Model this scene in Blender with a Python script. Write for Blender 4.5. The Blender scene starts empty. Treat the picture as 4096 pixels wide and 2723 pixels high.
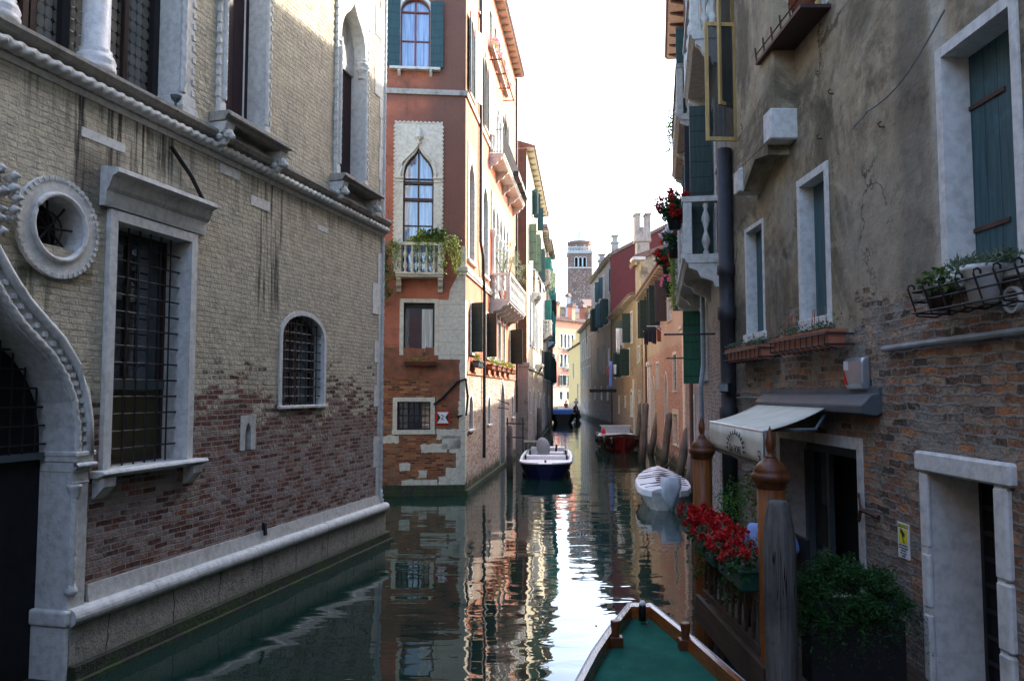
import bpy, bmesh, math, random
from mathutils import Vector, Matrix
R = math.radians
random.seed(7)
C = bpy.context.scene.collection
# ------------------------------------------------------------------ camera, world, sun, exposure
FPX, CXP, CYP, HC = 3137.6, 2048.0, 1361.5, 3.4
TH = math.atan(0.0652)
cd = bpy.data.cameras.new('camera'); cam = bpy.data.objects.new('camera', cd); C.objects.link(cam)
cam.location = (0, 0, HC); cam.rotation_euler = (math.pi/2 + TH, 0, 0)
cd.sensor_width = 36; cd.lens = FPX/4096*36; cd.clip_start = 0.05; cd.clip_end = 3000
bpy.context.scene.camera = cam
SUN_AZ, SUN_EL = math.atan2(1.0, 0.75), R(34)          # azimuth from +Y towards +X
w = bpy.data.worlds.new('World'); bpy.context.scene.world = w; w.use_nodes = True
nt = w.node_tree; nt.nodes.clear()
sky = nt.nodes.new('ShaderNodeTexSky'); sky.sky_type = 'NISHITA'; sky.sun_disc = False
sky.sun_elevation = SUN_EL; sky.sun_rotation = SUN_AZ
sky.air_density = 1.0; sky.dust_density = 2.5; sky.ozone_density = 1.0
bg = nt.nodes.new('ShaderNodeBackground'); bg.inputs[1].default_value = 0.15
ow = nt.nodes.new('ShaderNodeOutputWorld')
nt.links.new(sky.outputs[0], bg.inputs[0]); nt.links.new(bg.outputs[0], ow.inputs[0])
sd = bpy.data.lights.new('sun', 'SUN'); sd.energy = 2.0; sd.angle = R(0.5); sd.color = (1.0, 0.93, 0.8)
so = bpy.data.objects.new('sun', sd); C.objects.link(so)
sv = Vector((math.sin(SUN_AZ)*math.cos(SUN_EL), math.cos(SUN_AZ)*math.cos(SUN_EL), math.sin(SUN_EL)))
so.rotation_euler = sv.to_track_quat('Z', 'Y').to_euler(); so.location = (20, 20, 40)
sc = bpy.context.scene
sc.view_settings.view_transform = 'Standard'; sc.view_settings.look = 'None'
sc.view_settings.exposure = 2.85; sc.view_settings.gamma = 1
sc.render.engine = 'CYCLES'
sc.cycles.max_bounces = 6; sc.cycles.diffuse_bounces = 3; sc.cycles.glossy_bounces = 3
sc.cycles.transparent_max_bounces = 6; sc.cycles.caustics_reflective = False; sc.cycles.caustics_refractive = False
sc.cycles.use_denoising = True; sc.cycles.sample_clamp_indirect = 6

# ------------------------------------------------------------------ nodes
class NT:
    def __init__(s, name):
        s.m = bpy.data.materials.new(name); s.m.use_nodes = True
        s.t = s.m.node_tree; s.t.nodes.clear()
        s.out = s.n('ShaderNodeOutputMaterial')
        s.bs = s.n('ShaderNodeBsdfPrincipled'); s.l(s.bs.outputs[0], s.out.inputs[0])
        s._pos = None; s._uv = None
    def n(s, t): return s.t.nodes.new(t)
    def l(s, a, b): s.t.links.new(a, b)
    def set(s, sock, v):
        if hasattr(v, 'is_output'): s.l(v, sock)
        elif isinstance(v, (tuple, list)): sock.default_value = tuple(v) + ((1,) if len(v) == 3 and len(sock.default_value) == 4 else ())
        else: sock.default_value = v
    def pos(s):
        if s._pos is None: s._pos = s.n('ShaderNodeNewGeometry').outputs['Position']
        return s._pos
    def uv(s):
        if s._uv is None: s._uv = s.n('ShaderNodeTexCoord').outputs['UV']
        return s._uv
    def map(s, v, sc=(1,1,1), loc=(0,0,0), rot=(0,0,0)):
        m = s.n('ShaderNodeMapping'); s.l(v, m.inputs[0]); m.inputs[1].default_value = loc; m.inputs[2].default_value = rot; m.inputs[3].default_value = sc
        return m.outputs[0]
    def noise(s, scale, detail=4, rough=.55, vec=None, dist=0):
        m = s.n('ShaderNodeTexNoise'); s.l(vec if vec is not None else s.pos(), m.inputs['Vector'])
        m.inputs['Scale'].default_value = scale; m.inputs['Detail'].default_value = detail
        m.inputs['Roughness'].default_value = rough; m.inputs['Distortion'].default_value = dist
        return m.outputs['Fac']
    def voro(s, scale, vec=None, feat='F1', out='Distance'):
        m = s.n('ShaderNodeTexVoronoi'); m.feature = feat; s.l(vec if vec is not None else s.pos(), m.inputs['Vector']); m.inputs['Scale'].default_value = scale
        return m.outputs[out]
    def ma(s, op, a, b=0.0, c=0.0, clamp=False):
        m = s.n('ShaderNodeMath'); m.operation = op; m.use_clamp = clamp
        s.set(m.inputs[0], a); s.set(m.inputs[1], b)
        if op in ('MULTIPLY_ADD', 'SMOOTH_MIN'): s.set(m.inputs[2], c)
        return m.outputs[0]
    def step(s, v, lo, hi):
        m = s.n('ShaderNodeMapRange'); m.interpolation_type = 'SMOOTHSTEP'; s.set(m.inputs[0], v)
        m.inputs[1].default_value = lo; m.inputs[2].default_value = hi
        return m.outputs[0]
    def ramp(s, fac, stops, const=False):
        m = s.n('ShaderNodeValToRGB'); cr = m.color_ramp
        if const: cr.interpolation = 'CONSTANT'
        while len(cr.elements) < len(stops): cr.elements.new(.5)
        for e, (p, c) in zip(cr.elements, stops): e.position = p; e.color = tuple(c) + (1,)
        s.l(fac, m.inputs[0]); return m.outputs[0]
    def mix(s, fac, a, b, mode='MIX'):
        m = s.n('ShaderNodeMix'); m.data_type = 'RGBA'; m.blend_type = mode; m.clamp_factor = True
        s.set(m.inputs[0], fac); s.set(m.inputs[6], a); s.set(m.inputs[7], b)
        return m.outputs[2]
    def z(s, v=None):
        m = s.n('ShaderNodeSeparateXYZ'); s.l(v if v is not None else s.pos(), m.inputs[0]); return m.outputs
    def xyz(s, x, y, z):
        m = s.n('ShaderNodeCombineXYZ'); s.set(m.inputs[0], x); s.set(m.inputs[1], y); s.set(m.inputs[2], z); return m.outputs[0]
    def bump(s, h, strength=.5, dist=.02):
        b = s.n('ShaderNodeBump'); b.inputs['Strength'].default_value = strength; b.inputs['Distance'].default_value = dist
        s.l(h, b.inputs['Height']); s.l(b.outputs[0], s.bs.inputs['Normal']); return b
    def fin(s, col, rough=.8, spec=.3, metal=0.0):
        s.set(s.bs.inputs['Base Color'], col); s.set(s.bs.inputs['Roughness'], rough)
        s.set(s.bs.inputs['Specular IOR Level'], spec); s.set(s.bs.inputs['Metallic'], metal)
        return s.m
def mul(c, k): return tuple(x*k for x in c)

def m_simple(name, c, rough=.6, var=.25, scale=6, spec=.3, metal=0.0, bump=.0, c2=None):
    t = NT(name); f = t.noise(scale, 5)
    col = t.ramp(f, [(.3, c2 if c2 else mul(c, 1-var)), (.7, mul(c, 1+var*.6))])
    if bump: t.bump(t.noise(scale*5, 4), bump, .01)
    return t.fin(col, rough, spec, metal)

def m_wall(name, pl, br, mortar, thr, A=1.2, B=.8, soft=.06, lime=.5, eff=None, effc=(.42,.39,.42), streak=.5, stain=(.12,.10,.08),
           blotch=None, moss=.5, bw=.27, bh=.078, patch=None, thru=0.0, grime=.0, zones=(), cracks=0.0, mline=0.0, smooth=0.0, wob=.10, rough_=.016, chips=0.0, jag=.018):
    """plaster or limewash over brick; thr = height below which brick shows; A noise, B per brick raggedness"""
    t = NT(name); uv = t.uv(); p = t.pos(); zz = t.z(p)[2]
    wobn = t.noise(1.6, 3, .5); wob2 = t.noise(9, 2, .5)
    us = t.z(uv)
    vv = t.ma('ADD', us[1], t.ma('MULTIPLY', t.ma('SUBTRACT', wobn, .5), wob))
    vv = t.ma('ADD', vv, t.ma('MULTIPLY', t.ma('SUBTRACT', wob2, .5), jag))
    uu = t.ma('ADD', us[0], t.ma('MULTIPLY', t.ma('SUBTRACT', t.noise(13, 2), .5), jag*2))
    bv = t.xyz(uu, vv, 0.0)
    b = t.n('ShaderNodeTexBrick'); t.l(bv, b.inputs['Vector'])
    for k, v in (('Scale', 1.0), ('Mortar Size', .011), ('Mortar Smooth', .35), ('Bias', 0.0), ('Brick Width', bw), ('Row Height', bh)): b.inputs[k].default_value = v
    b.inputs['Color1'].default_value = (0,0,0,1); b.inputs['Color2'].default_value = (1,1,1,1); b.inputs['Mortar'].default_value = (.5,.5,.5,1)
    bval = b.outputs['Color']; mo = b.outputs['Fac']
    n1 = t.noise(.75, 5, .6); n2 = t.noise(3.1, 6, .65); n3 = t.noise(14, 5, .6)
    # brick colour
    bf = t.ma('ADD', t.ma('MULTIPLY', bval, .75), t.ma('MULTIPLY', t.ma('SUBTRACT', n3, .35), .5))
    k = len(br); bc = t.ramp(bf, [(i/(k-1)*.9+.05, c) for i, c in enumerate(br)])
    mo2 = t.ma('MULTIPLY', mo, t.step(n2, .2, .45), clamp=True)
    bc = t.mix(mo2, bc, mortar)
    if eff:
        e = t.ma('MULTIPLY', t.ma('SUBTRACT', 1.0, t.step(zz, eff[0], eff[1])), t.step(t.ma('ADD', n2, t.ma('MULTIPLY', t.ma('SUBTRACT', bval, .5), .35)), .36, .62))
        bc = t.mix(t.ma('MULTIPLY', e, .75), bc, effc)
    # plaster colour
    pc = t.mix(t.step(n1, .32, .68), pl[0], pl[1])
    pc = t.mix(t.ma('MULTIPLY', t.step(n2, .45, .75), .6), pc, pl[2] if len(pl) > 2 else mul(pl[0], .7))
    pc = t.mix(t.ma('MULTIPLY', t.step(n3, .5, .8), .25), pc, mul(pl[1], .55))
    if smooth:
        lf = t.noise(.5, 8, .72, dist=.8); pc = t.mix(t.ma('MULTIPLY', t.step(lf, .45, .58), .8), pc, mul(pl[1], .36)); pc = t.mix(t.ma('MULTIPLY', t.step(t.noise(1.1, 7, .75, dist=1.2), .54, .64), .5), pc, mul(pl[0], 1.35))
    if blotch:
        bl = t.step(t.noise(.42, 5, .7, dist=.6), blotch[1], blotch[1]+.12)
        pc = t.mix(t.ma('MULTIPLY', bl, blotch[2]), pc, blotch[0])
    # soft edged stains with their own place on the wall
    def zone(c_, u0, u1, z0, z1, sf, cc, k, streaky=False):
        jj = t.ma('MULTIPLY', t.ma('SUBTRACT', t.noise(1.1, 5, .65), .5), sf*3.2); a_ = t.ma('ADD', us[0], jj); b_ = t.ma('ADD', zz, jj)
        f = t.ma('MULTIPLY', t.step(a_, u0-sf, u0+sf), t.ma('SUBTRACT', 1.0, t.step(a_, u1-sf, u1+sf)))
        f = t.ma('MULTIPLY', f, t.ma('MULTIPLY', t.step(b_, z0-sf*(3 if streaky else 1), z0+sf*(5 if streaky else 1)), t.ma('SUBTRACT', 1.0, t.step(b_, z1-.05 if streaky else z1-sf, z1+.05 if streaky else z1+sf))))
        if streaky:
            f = t.ma('MULTIPLY', f, t.step(t.noise(1.0, 4, .6, vec=t.xyz(t.ma('MULTIPLY', us[0], 11.0), 0.0, t.ma('MULTIPLY', zz, .5))), .46, .62))
        return t.mix(t.ma('MULTIPLY', f, k), c_, cc)
    if mline:
        pc = t.mix(t.ma('MULTIPLY', t.ma('MULTIPLY', mo, t.step(n2, .35, .6)), mline), pc, mul(pl[0], .38))
        pc = t.mix(t.ma('MULTIPLY', t.ma('ABSOLUTE', t.ma('SUBTRACT', bval, .5)), mline*.9), pc, (.25,.19,.13))
    for zn in zones:
        if not (len(zn) > 7 and zn[7]): pc = zone(pc, *zn)
    # mask
    base = t.ma('SUBTRACT', zz, thr)
    mk = t.ma('ADD', base, t.ma('MULTIPLY', t.ma('SUBTRACT', t.noise(.9, 6, .62), .5), A*2))
    mk = t.ma('ADD', mk, t.ma('MULTIPLY', t.ma('SUBTRACT', bval, .5), B)); mk = t.ma('ADD', mk, t.ma('MULTIPLY', t.ma('SUBTRACT', n3, .5), B*.9))
    if thru:
        mk = t.ma('SUBTRACT', mk, t.ma('MULTIPLY', t.step(t.noise(1.3, 6, .7), .60, .70), thru))
    mask = t.step(mk, -soft, soft)
    col = t.mix(mask, bc, pc)
    # vertical streaks
    sv_ = t.xyz(t.ma('MULTIPLY', us[0], 5.5), 0.0, t.ma('MULTIPLY', zz, .33))
    st = t.ma('MULTIPLY', t.step(t.noise(1.0, 4, .7, vec=sv_), .56, .74), t.step(t.noise(.5, 3), .35, .6))
    col = t.mix(t.ma('MULTIPLY', st, streak), col, stain)
    for zn in zones:
        if len(zn) > 7 and zn[7]: col = zone(col, *zn)
    if chips:
        ch = t.ma('MULTIPLY', t.step(t.ma('ADD', t.ma('MULTIPLY', t.noise(2.6, 8, .75), .6), t.ma('MULTIPLY', t.noise(.8, 3), .4)), .50, .545), t.ma('SUBTRACT', 1.0, mask)); col = t.mix(t.ma('MULTIPLY', ch, chips), col, mortar)
    if cracks:
        vd = t.voro(.55, vec=t.mix(.35, p, t.map(p, (1,1,1))) if False else t.xyz(t.ma('ADD', us[0], t.ma('MULTIPLY', n2, 1.1)), 0.0, t.ma('ADD', zz, t.ma('MULTIPLY', n1, 1.5))), feat='DISTANCE_TO_EDGE')
        ck = t.ma('MULTIPLY', t.ma('SUBTRACT', 1.0, t.step(vd, .004, .014)), t.ma('MULTIPLY', mask, t.step(t.noise(.6, 2), .52, .6)))
        col = t.mix(t.ma('MULTIPLY', ck, cracks), col, (.02,.018,.015))
    if grime:
        g = t.step(t.noise(5.5, 8, .72), .42, .68)
        col = t.mix(t.ma('MULTIPLY', g, grime), col, (.075,.065,.055))
    if moss:
        ms = t.ma('SUBTRACT', 1.0, t.step(t.ma('ADD', zz, t.ma('MULTIPLY', t.ma('SUBTRACT', n2, .5), .9)), moss*.4, moss))
        col = t.mix(t.ma('MULTIPLY', ms, .9), col, (.035,.045,.02))
    hb = t.ma('MULTIPLY', t.ma('SUBTRACT', 1.0, mo), t.ma('ADD', t.ma('MULTIPLY', t.ma('SUBTRACT', 1.0, mask), 1-lime), lime))
    h = t.ma('ADD', hb, t.ma('MULTIPLY', mask, .9))
    h = t.ma('ADD', h, t.ma('MULTIPLY', n3, t.ma('SUBTRACT', 1.1, t.ma('MULTIPLY', mask, smooth)))); h = t.ma('ADD', h, t.ma('MULTIPLY', n2, t.ma('SUBTRACT', 1.2, t.ma('MULTIPLY', mask, smooth*.7))))
    t.bump(h, .85, rough_)
    return t.fin(col, .93, .15)

def m_stone(name, c=(.60,.58,.54), dark=(.10,.10,.095), amt=.55, joints=0, moss=0.0, rough=.75, ujoint=0, pit=.012):
    t = NT(name); n1 = t.noise(1.7, 7, .68); n2 = t.noise(11, 5, .6); zz = t.z()[2]
    col = t.mix(t.step(n2, .35, .75), c, mul(c, .72))
    vs = t.map(t.pos(), (3.2, 3.2, .5))
    f = t.step(t.ma('ADD', t.ma('MULTIPLY', n1, .6), t.ma('MULTIPLY', t.noise(1.5, 6, .7, vec=vs), .4)), .50, .68)
    col = t.mix(t.ma('MULTIPLY', f, amt), col, dark)
    if moss:
        ms = t.ma('SUBTRACT', 1.0, t.step(t.ma('ADD', zz, t.ma('MULTIPLY', n1, .5)), .1, moss))
        col = t.mix(t.ma('MULTIPLY', ms, .9), col, (.03,.04,.018))
    if joints:
        u = t.z(t.uv())
        q = t.ma('ABSOLUTE', t.ma('SUBTRACT', t.ma('FRACT', t.ma('DIVIDE', u[1], joints)), .5))
        col = t.mix(t.step(q, .485, .495), col, mul(c, .25))
    if ujoint:
        u = t.z(t.uv()); q = t.ma('ABSOLUTE', t.ma('SUBTRACT', t.ma('FRACT', t.ma('ADD', t.ma('DIVIDE', u[0], ujoint), t.ma('MULTIPLY', t.noise(.9, 3), .35))), .5))
        col = t.mix(t.step(q, .488, .495), col, mul(c, .15))
    t.bump(t.ma('ADD', t.ma('ADD', n2, t.ma('MULTIPLY', n1, 1.5)), t.ma('MULTIPLY', t.noise(30, 3), .8)), .5 if pit < .02 else .9, pit)
    return t.fin(col, rough, .3)

def m_wood(name, c1, c2, rough=.6, spec=.3, axis='Z', scale=1.0, moss=0.0, plank=0, split=0):
    t = NT(name)
    sc_ = {'Z': (14, 14, .8), 'Y': (14, .8, 14), 'X': (.8, 14, 14)}[axis]
    g = t.noise(1.5*scale, 6, .65, vec=t.map(t.pos(), sc_)); n = t.noise(2.2, 4)
    col = t.ramp(g, [(.3, c1), (.62, c2), (.75, mul(c1, .6))])
    col = t.mix(t.ma('MULTIPLY', t.step(n, .45, .7), .5), col, mul(c1, .55))
    if moss:
        zz = t.z()[2]; ms = t.ma('SUBTRACT', 1.0, t.step(t.ma('ADD', zz, t.ma('MULTIPLY', n, .5)), .1, moss))
        col = t.mix(ms, col, (.025,.03,.018))
    h = g
    if plank:
        u = t.z(t.uv()); q = t.ma('ABSOLUTE', t.ma('SUBTRACT', t.ma('FRACT', t.ma('DIVIDE', u[0], plank)), .5))
        s_ = t.step(q, .455, .49); col = t.mix(s_, col, mul(c1, .2)); h = t.ma('SUBTRACT', g, t.ma('MULTIPLY', s_, 2.0))
    if split:
        sp = t.noise(1.0, 2, .5, vec=t.map(t.pos(), (16, 16, .28))); ln = t.ma('SUBTRACT', 1.0, t.step(t.ma('ABSOLUTE', t.ma('SUBTRACT', sp, .5)), .002, .008)); ln = t.ma('MULTIPLY', ln, t.step(t.noise(1.4, 3), .42, .55))
        col = t.mix(ln, col, (.012,.008,.006)); h = t.ma('SUBTRACT', h, t.ma('MULTIPLY', ln, 2.5)); wr = t.step(t.noise(4, 8, .75), .56, .66); col = t.mix(t.ma('MULTIPLY', wr, .35), col, mul(c1, .45))
    t.bump(h, .4, .01)
    return t.fin(col, rough, spec)

def m_paint(name, c, rough=.5, hplank=0, vplank=0, wear=.3):
    t = NT(name); n = t.noise(5, 6, .65); vs = t.map(t.pos(), (18, 18, 1.2)); g = t.noise(1.5, 5, .6, vec=vs)
    col = t.mix(t.step(g, .35, .7), c, mul(c, .62)); col = t.mix(t.ma('MULTIPLY', t.step(n, .55, .75), wear), col, mul(c, 1.8))
    u = t.z(t.uv()); h = n
    for pl_, k in ((hplank, 1), (vplank, 0)):
        if pl_:
            q = t.ma('ABSOLUTE', t.ma('SUBTRACT', t.ma('FRACT', t.ma('DIVIDE', u[k], pl_)), .5)); s_ = t.step(q, .46, .49)
            col = t.mix(s_, col, mul(c, .25)); h = t.ma('SUBTRACT', h, t.ma('MULTIPLY', s_, 2.0))
    t.bump(h, .35, .01)
    return t.fin(col, rough, .35)

def m_glass(name, c=(.02,.03,.04), c2=None, ior=1.9, rough=.03):
    t = NT(name); n = t.noise(2.2, 3)
    vs = t.map(t.pos(), (9, 9, .5)); fold = t.noise(1.6, 3, .5, vec=vs)
    col = t.mix(t.step(fold, .35, .7), c, c2) if c2 else t.mix(n, c, mul(c, 1.8))
    b = t.n('ShaderNodeBump'); b.inputs['Strength'].default_value = .08; b.inputs['Distance'].default_value = .02
    t.l(n, b.inputs['Height']); t.l(b.outputs[0], t.bs.inputs['Normal'])
    t.bs.inputs['IOR'].default_value = ior
    return t.fin(col, rough, .5)

def m_leaf(name, c1, c2, scale=7, trans=.25):
    t = NT(name); n = t.noise(scale, 3); r = t.n('ShaderNodeNewGeometry').outputs['Random Per Island']
    col = t.mix(t.ma('ADD', t.ma('MULTIPLY', r, .7), t.ma('MULTIPLY', t.ma('SUBTRACT', n, .35), .6)), c1, c2)
    m = t.fin(col, .55, .3)
    tr = t.n('ShaderNodeBsdfTranslucent'); t.set(tr.inputs[0], col)
    mx = t.n('ShaderNodeMixShader'); mx.inputs[0].default_value = trans
    t.l(t.bs.outputs[0], mx.inputs[1]); t.l(tr.outputs[0], mx.inputs[2]); t.l(mx.outputs[0], t.out.inputs[0])
    return m

# ------------------------------------------------------------------ palette
M = {}
K_ = (.05,.048,.042)
M['lime'] = m_wall('limewashed_brick', [(.62,.55,.41),(.55,.49,.38),(.43,.39,.32)], [(.09,.045,.04),(.17,.065,.05),(.24,.09,.055),(.19,.14,.12),(.32,.14,.075)], (.34,.30,.25),
                   thr=3.35, A=1.9, B=1.0, soft=.3, lime=.95, eff=(1.9, 3.6), effc=(.36,.31,.29), grime=.3, mline=.38, streak=.35, stain=(.13,.12,.10), moss=.45, rough_=.038, wob=.06,
                   zones=[(21.98,22.22,4.9,7.1,.05,K_,.95,True),(22.5,23.25,5.9,7.1,.08,K_,.95,True),(23.4,24.0,6.3,7.1,.08,K_,.8,True),(26.0,26.75,4.7,7.1,.09,K_,.95,True),(21,31.2,6.5,7.1,.1,K_,.5,True),(22.0,22.7,5.6,6.4,.15,(.13,.11,.085),.7),(24.4,25.2,1.2,2.4,.2,(.16,.13,.10),.5),(21.2,21.7,4.1,4.8,.08,(.09,.10,.06),.8,True)])
BR_ = (.135,.075,.06)
M['redpl'] = m_wall('stained_red_plaster', [(.42,.15,.095),(.33,.115,.07),(.22,.085,.055)], [(.09,.035,.022),(.23,.07,.032),(.35,.125,.05),(.42,.22,.10)], (.22,.155,.105),
                   thr=4.9, A=.12, B=.12, streak=.7, stain=(.06,.04,.035), blotch=((.11,.06,.048), .56, .6), moss=.45, lime=.05, chips=.35,
                   zones=[(5.75,7.2,8.3,17.5,.34,BR_,.84),(5.9,7.2,17,22,.3,BR_,.75),(3,4.15,8,14.5,.2,BR_,.6),(4.6,6.3,12.1,12.9,.3,BR_,.55),(3,7.2,13.2,13.7,.2,BR_,.6),(3.0,3.75,4.6,8,.25,(.13,.085,.03),.75),(3,4.3,5.0,5.5,.2,(.12,.09,.035),.6)])
M['redlow'] = m_simple('patched_red_plaster', (.24,.085,.05), .93, .45, scale=3, bump=.5, c2=(.11,.065,.035))
M['orange'] = m_wall('salmon_plaster', [(.48,.18,.11),(.53,.21,.135),(.43,.16,.105)], [(.26,.14,.10),(.38,.24,.18),(.46,.38,.33),(.34,.2,.15)], (.42,.37,.32),
                   thr=4.0, A=.25, B=.2, eff=(1.0, 4.2), effc=(.5,.45,.42), streak=.25, stain=(.30,.16,.12), moss=.6, lime=.05)
M['grey'] = m_wall('grey_render', [(.39,.31,.20),(.30,.245,.165),(.48,.41,.30)], [(.09,.07,.055),(.19,.12,.085),(.34,.16,.09),(.22,.18,.15),(.38,.29,.21),(.50,.20,.08),(.25,.18,.14)], (.29,.27,.235),
                   thr=4.15, A=1.1, B=.35, cracks=.75, eff=(.2, 2.6), effc=(.30,.28,.27), streak=.5, stain=(.075,.065,.055), moss=.4, lime=.008, bw=.25, bh=.075, thru=1.6, grime=.38, blotch=((.36,.33,.26), .56, .7), wob=.09, rough_=.06, chips=.9, smooth=.95, jag=.05, soft=.1,
                   zones=[(18.2,18.45,4.2,12,.06,(.50,.47,.40),.8),(18.5,19.0,3.5,9,.12,(.09,.08,.07),.6),(22.0,24.5,3.5,4.9,.3,(.10,.09,.075),.5),(17.8,20.3,4.3,5.6,.3,(.30,.27,.22),.5)])
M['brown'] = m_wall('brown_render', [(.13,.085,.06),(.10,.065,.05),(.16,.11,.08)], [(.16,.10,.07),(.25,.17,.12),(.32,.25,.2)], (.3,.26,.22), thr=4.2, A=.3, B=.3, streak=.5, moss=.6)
M['cream'] = m_wall('cream_plaster', [(.66,.58,.40),(.60,.52,.36),(.5,.44,.33)], [(.22,.14,.1),(.32,.24,.18),(.40,.36,.3)], (.36,.32,.27), thr=4.4, A=.5, B=.3, eff=(.5,4.5), streak=.4, moss=.6, lime=.05)
M['pinkbr'] = m_wall('pink_brick', [(.42,.345,.27),(.36,.295,.23),(.30,.25,.205)], [(.26,.14,.10),(.35,.20,.15),(.41,.27,.21),(.30,.175,.13)], (.40,.32,.26), thr=5.45, A=.22, B=.15, eff=(.3,1.4), streak=.35, stain=(.16,.12,.09), moss=.7, lime=.05)
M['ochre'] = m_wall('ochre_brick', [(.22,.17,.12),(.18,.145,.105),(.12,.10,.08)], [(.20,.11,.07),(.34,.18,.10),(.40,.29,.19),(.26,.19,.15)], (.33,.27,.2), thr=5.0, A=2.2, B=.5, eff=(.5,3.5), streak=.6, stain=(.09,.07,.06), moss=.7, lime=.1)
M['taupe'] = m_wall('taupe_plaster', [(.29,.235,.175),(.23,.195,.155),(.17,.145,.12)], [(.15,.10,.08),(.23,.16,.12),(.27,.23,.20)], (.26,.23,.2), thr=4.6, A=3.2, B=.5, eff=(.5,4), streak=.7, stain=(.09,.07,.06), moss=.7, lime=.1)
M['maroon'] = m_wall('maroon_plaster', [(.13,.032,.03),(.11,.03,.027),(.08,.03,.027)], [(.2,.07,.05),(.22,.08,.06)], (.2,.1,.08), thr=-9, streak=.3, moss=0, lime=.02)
M['farpink'] = m_wall('rose_plaster', [(.72,.30,.20),(.66,.27,.18),(.6,.26,.18)], [(.5,.3,.2),(.62,.42,.28),(.66,.52,.38)], (.6,.5,.4), thr=4.2, A=.9, B=.2, streak=.15, moss=.9, lime=.05)
M['yellow'] = m_wall('yellow_plaster', [(.85,.54,.22),(.80,.50,.20),(.7,.44,.2)], [(.5,.3,.2),(.6,.4,.3)], (.5,.4,.3), thr=1.5, streak=.2, moss=.9, lime=.05)
M['tower'] = m_wall('tower_brick', [(.3,.17,.13),(.3,.17,.13)], [(.17,.095,.075),(.25,.14,.105),(.30,.19,.15)], (.3,.22,.18), thr=999, streak=.15, moss=0, bw=.6, bh=.25)
M['stone'] = m_stone('istrian_stone')
M['stonec'] = m_stone('istrian_stone_clean', (.66,.65,.62), amt=.28)
M['stoned'] = m_stone('weathered_stone', (.36,.33,.29), (.07,.065,.055), .8)
M['quoin'] = m_stone('quoin_stone', (.60,.56,.47), amt=.25, joints=.42)
M['rough'] = m_stone('rough_plinth_stone', (.42,.385,.33), (.11,.10,.085), .75, moss=.62, rough=.95, ujoint=1.15, pit=.03)
def m_mossy():
    t = NT('algae_stone'); n = t.noise(3.5, 6, .7); n2 = t.noise(14, 4, .7); col = t.mix(t.step(n, .4, .62), (.035,.034,.028), (.035,.06,.014)); col = t.mix(t.step(n2, .55, .7), col, (.09,.085,.07)); t.bump(t.ma('ADD', n, n2), .9, .04); return t.fin(col, .8, .3)
M['mossy'] = m_mossy()
M['marble'] = m_stone('veined_marble', (.72,.70,.68), (.35,.35,.38), .35, rough=.4)
M['iron'] = m_simple('black_iron', (.018,.017,.018), .55, .3)
M['darkpipe'] = m_simple('dark_pipe', (.035,.033,.036), .55, .3)
M['greypipe'] = m_simple('grey_pipe', (.22,.25,.27), .5, .25)
M['rust'] = m_simple('rusty_steel', (.10,.05,.035), .7, .4)
M['teal'] = m_paint('teal_shutter_paint', (.018,.06,.066), .55, hplank=.28)
M['teald'] = m_paint('dark_teal_paint', (.055,.115,.13), .6, vplank=.17, wear=.45)
M['darkgreen'] = m_paint('dark_green_paint', (.016,.04,.034), .5, hplank=.3)
M['green'] = m_paint('green_paint', (.02,.11,.06), .55, hplank=.42)
M['olive'] = m_paint('olive_paint', (.10,.15,.105), .6, hplank=.6)
M['mint'] = m_paint('mint_paint', (.04,.24,.20), .6, vplank=.2)
M['oxblood'] = m_paint('oxblood_shutter', (.035,.014,.018), .6, vplank=.32, wear=.1)
M['edge'] = m_simple('worn_rail_edge', (.33,.33,.34), .5, .35)
M['redwood'] = m_paint('red_window_wood', (.22,.05,.03), .5)
M['brownwood'] = m_paint('brown_window_wood', (.055,.03,.025), .5)
M['tanwood'] = m_paint('tan_window_wood', (.50,.34,.13), .5)
M['white'] = m_simple('white_paint', (.72,.73,.74), .45, .1)
M['glass'] = m_glass('dark_glass')
M['blueg'] = m_glass('curtained_glass', (.05,.12,.27), (.22,.33,.50), 2.0)
M['leadg'] = None
M['curt'] = m_glass('lace_curtain_glass', (.35,.36,.35), (.62,.64,.62), 1.5, .1)
M['dark'] = m_simple('dark_interior', (.012,.012,.014), .9, .3)
M['tile'] = m_simple('terracotta_tiles', (.17,.105,.08), .85, .4, scale=3, bump=.4)
M['terra'] = m_simple('terracotta_pot', (.36,.13,.075), .8, .3, scale=8)
M['gpole'] = m_wood('dark_grey_pole_wood', (.065,.06,.056), (.15,.14,.13), .9, .1, moss=1.0, split=1)
M['wood'] = m_wood('grey_weathered_wood', (.085,.075,.065), (.19,.17,.15), .9, .1, moss=1.1)
M['varn'] = m_wood('varnished_post_wood', (.10,.028,.006), (.24,.075,.012), .5, .35, moss=.9, split=1)
M['mahog'] = m_wood('varnished_mahogany', (.055,.018,.008), (.17,.05,.013), .42, .4, axis='Y')
M['deckw'] = m_wood('dark_deck_wood', (.045,.03,.022), (.09,.062,.045), .8, .2, axis='Y')
M['felt'] = m_simple('green_deck_felt', (.014,.105,.07), .95, .25, scale=9, bump=.5)
M['hullblue'] = m_simple('navy_hull_paint', (.004,.008,.04), .5, .3, spec=.15)
M['hullred'] = m_simple('red_hull_paint', (.085,.005,.007), .35, .3)
M['hullblack'] = m_simple('black_hull_paint', (.012,.012,.013), .3, .3)
M['hullwhite'] = m_simple('faded_white_hull', (.42,.42,.40), .6, .3)
M['tarp'] = m_simple('white_tarpaulin', (.62,.64,.67), .6, .12, scale=1.5, bump=.12)
M['tarpg'] = m_simple('blue_grey_tarpaulin', (.38,.43,.48), .6, .15, scale=4, bump=.35)
M['awn'] = m_simple('beige_canvas', (.62,.58,.47), .9, .12, scale=4)
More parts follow.
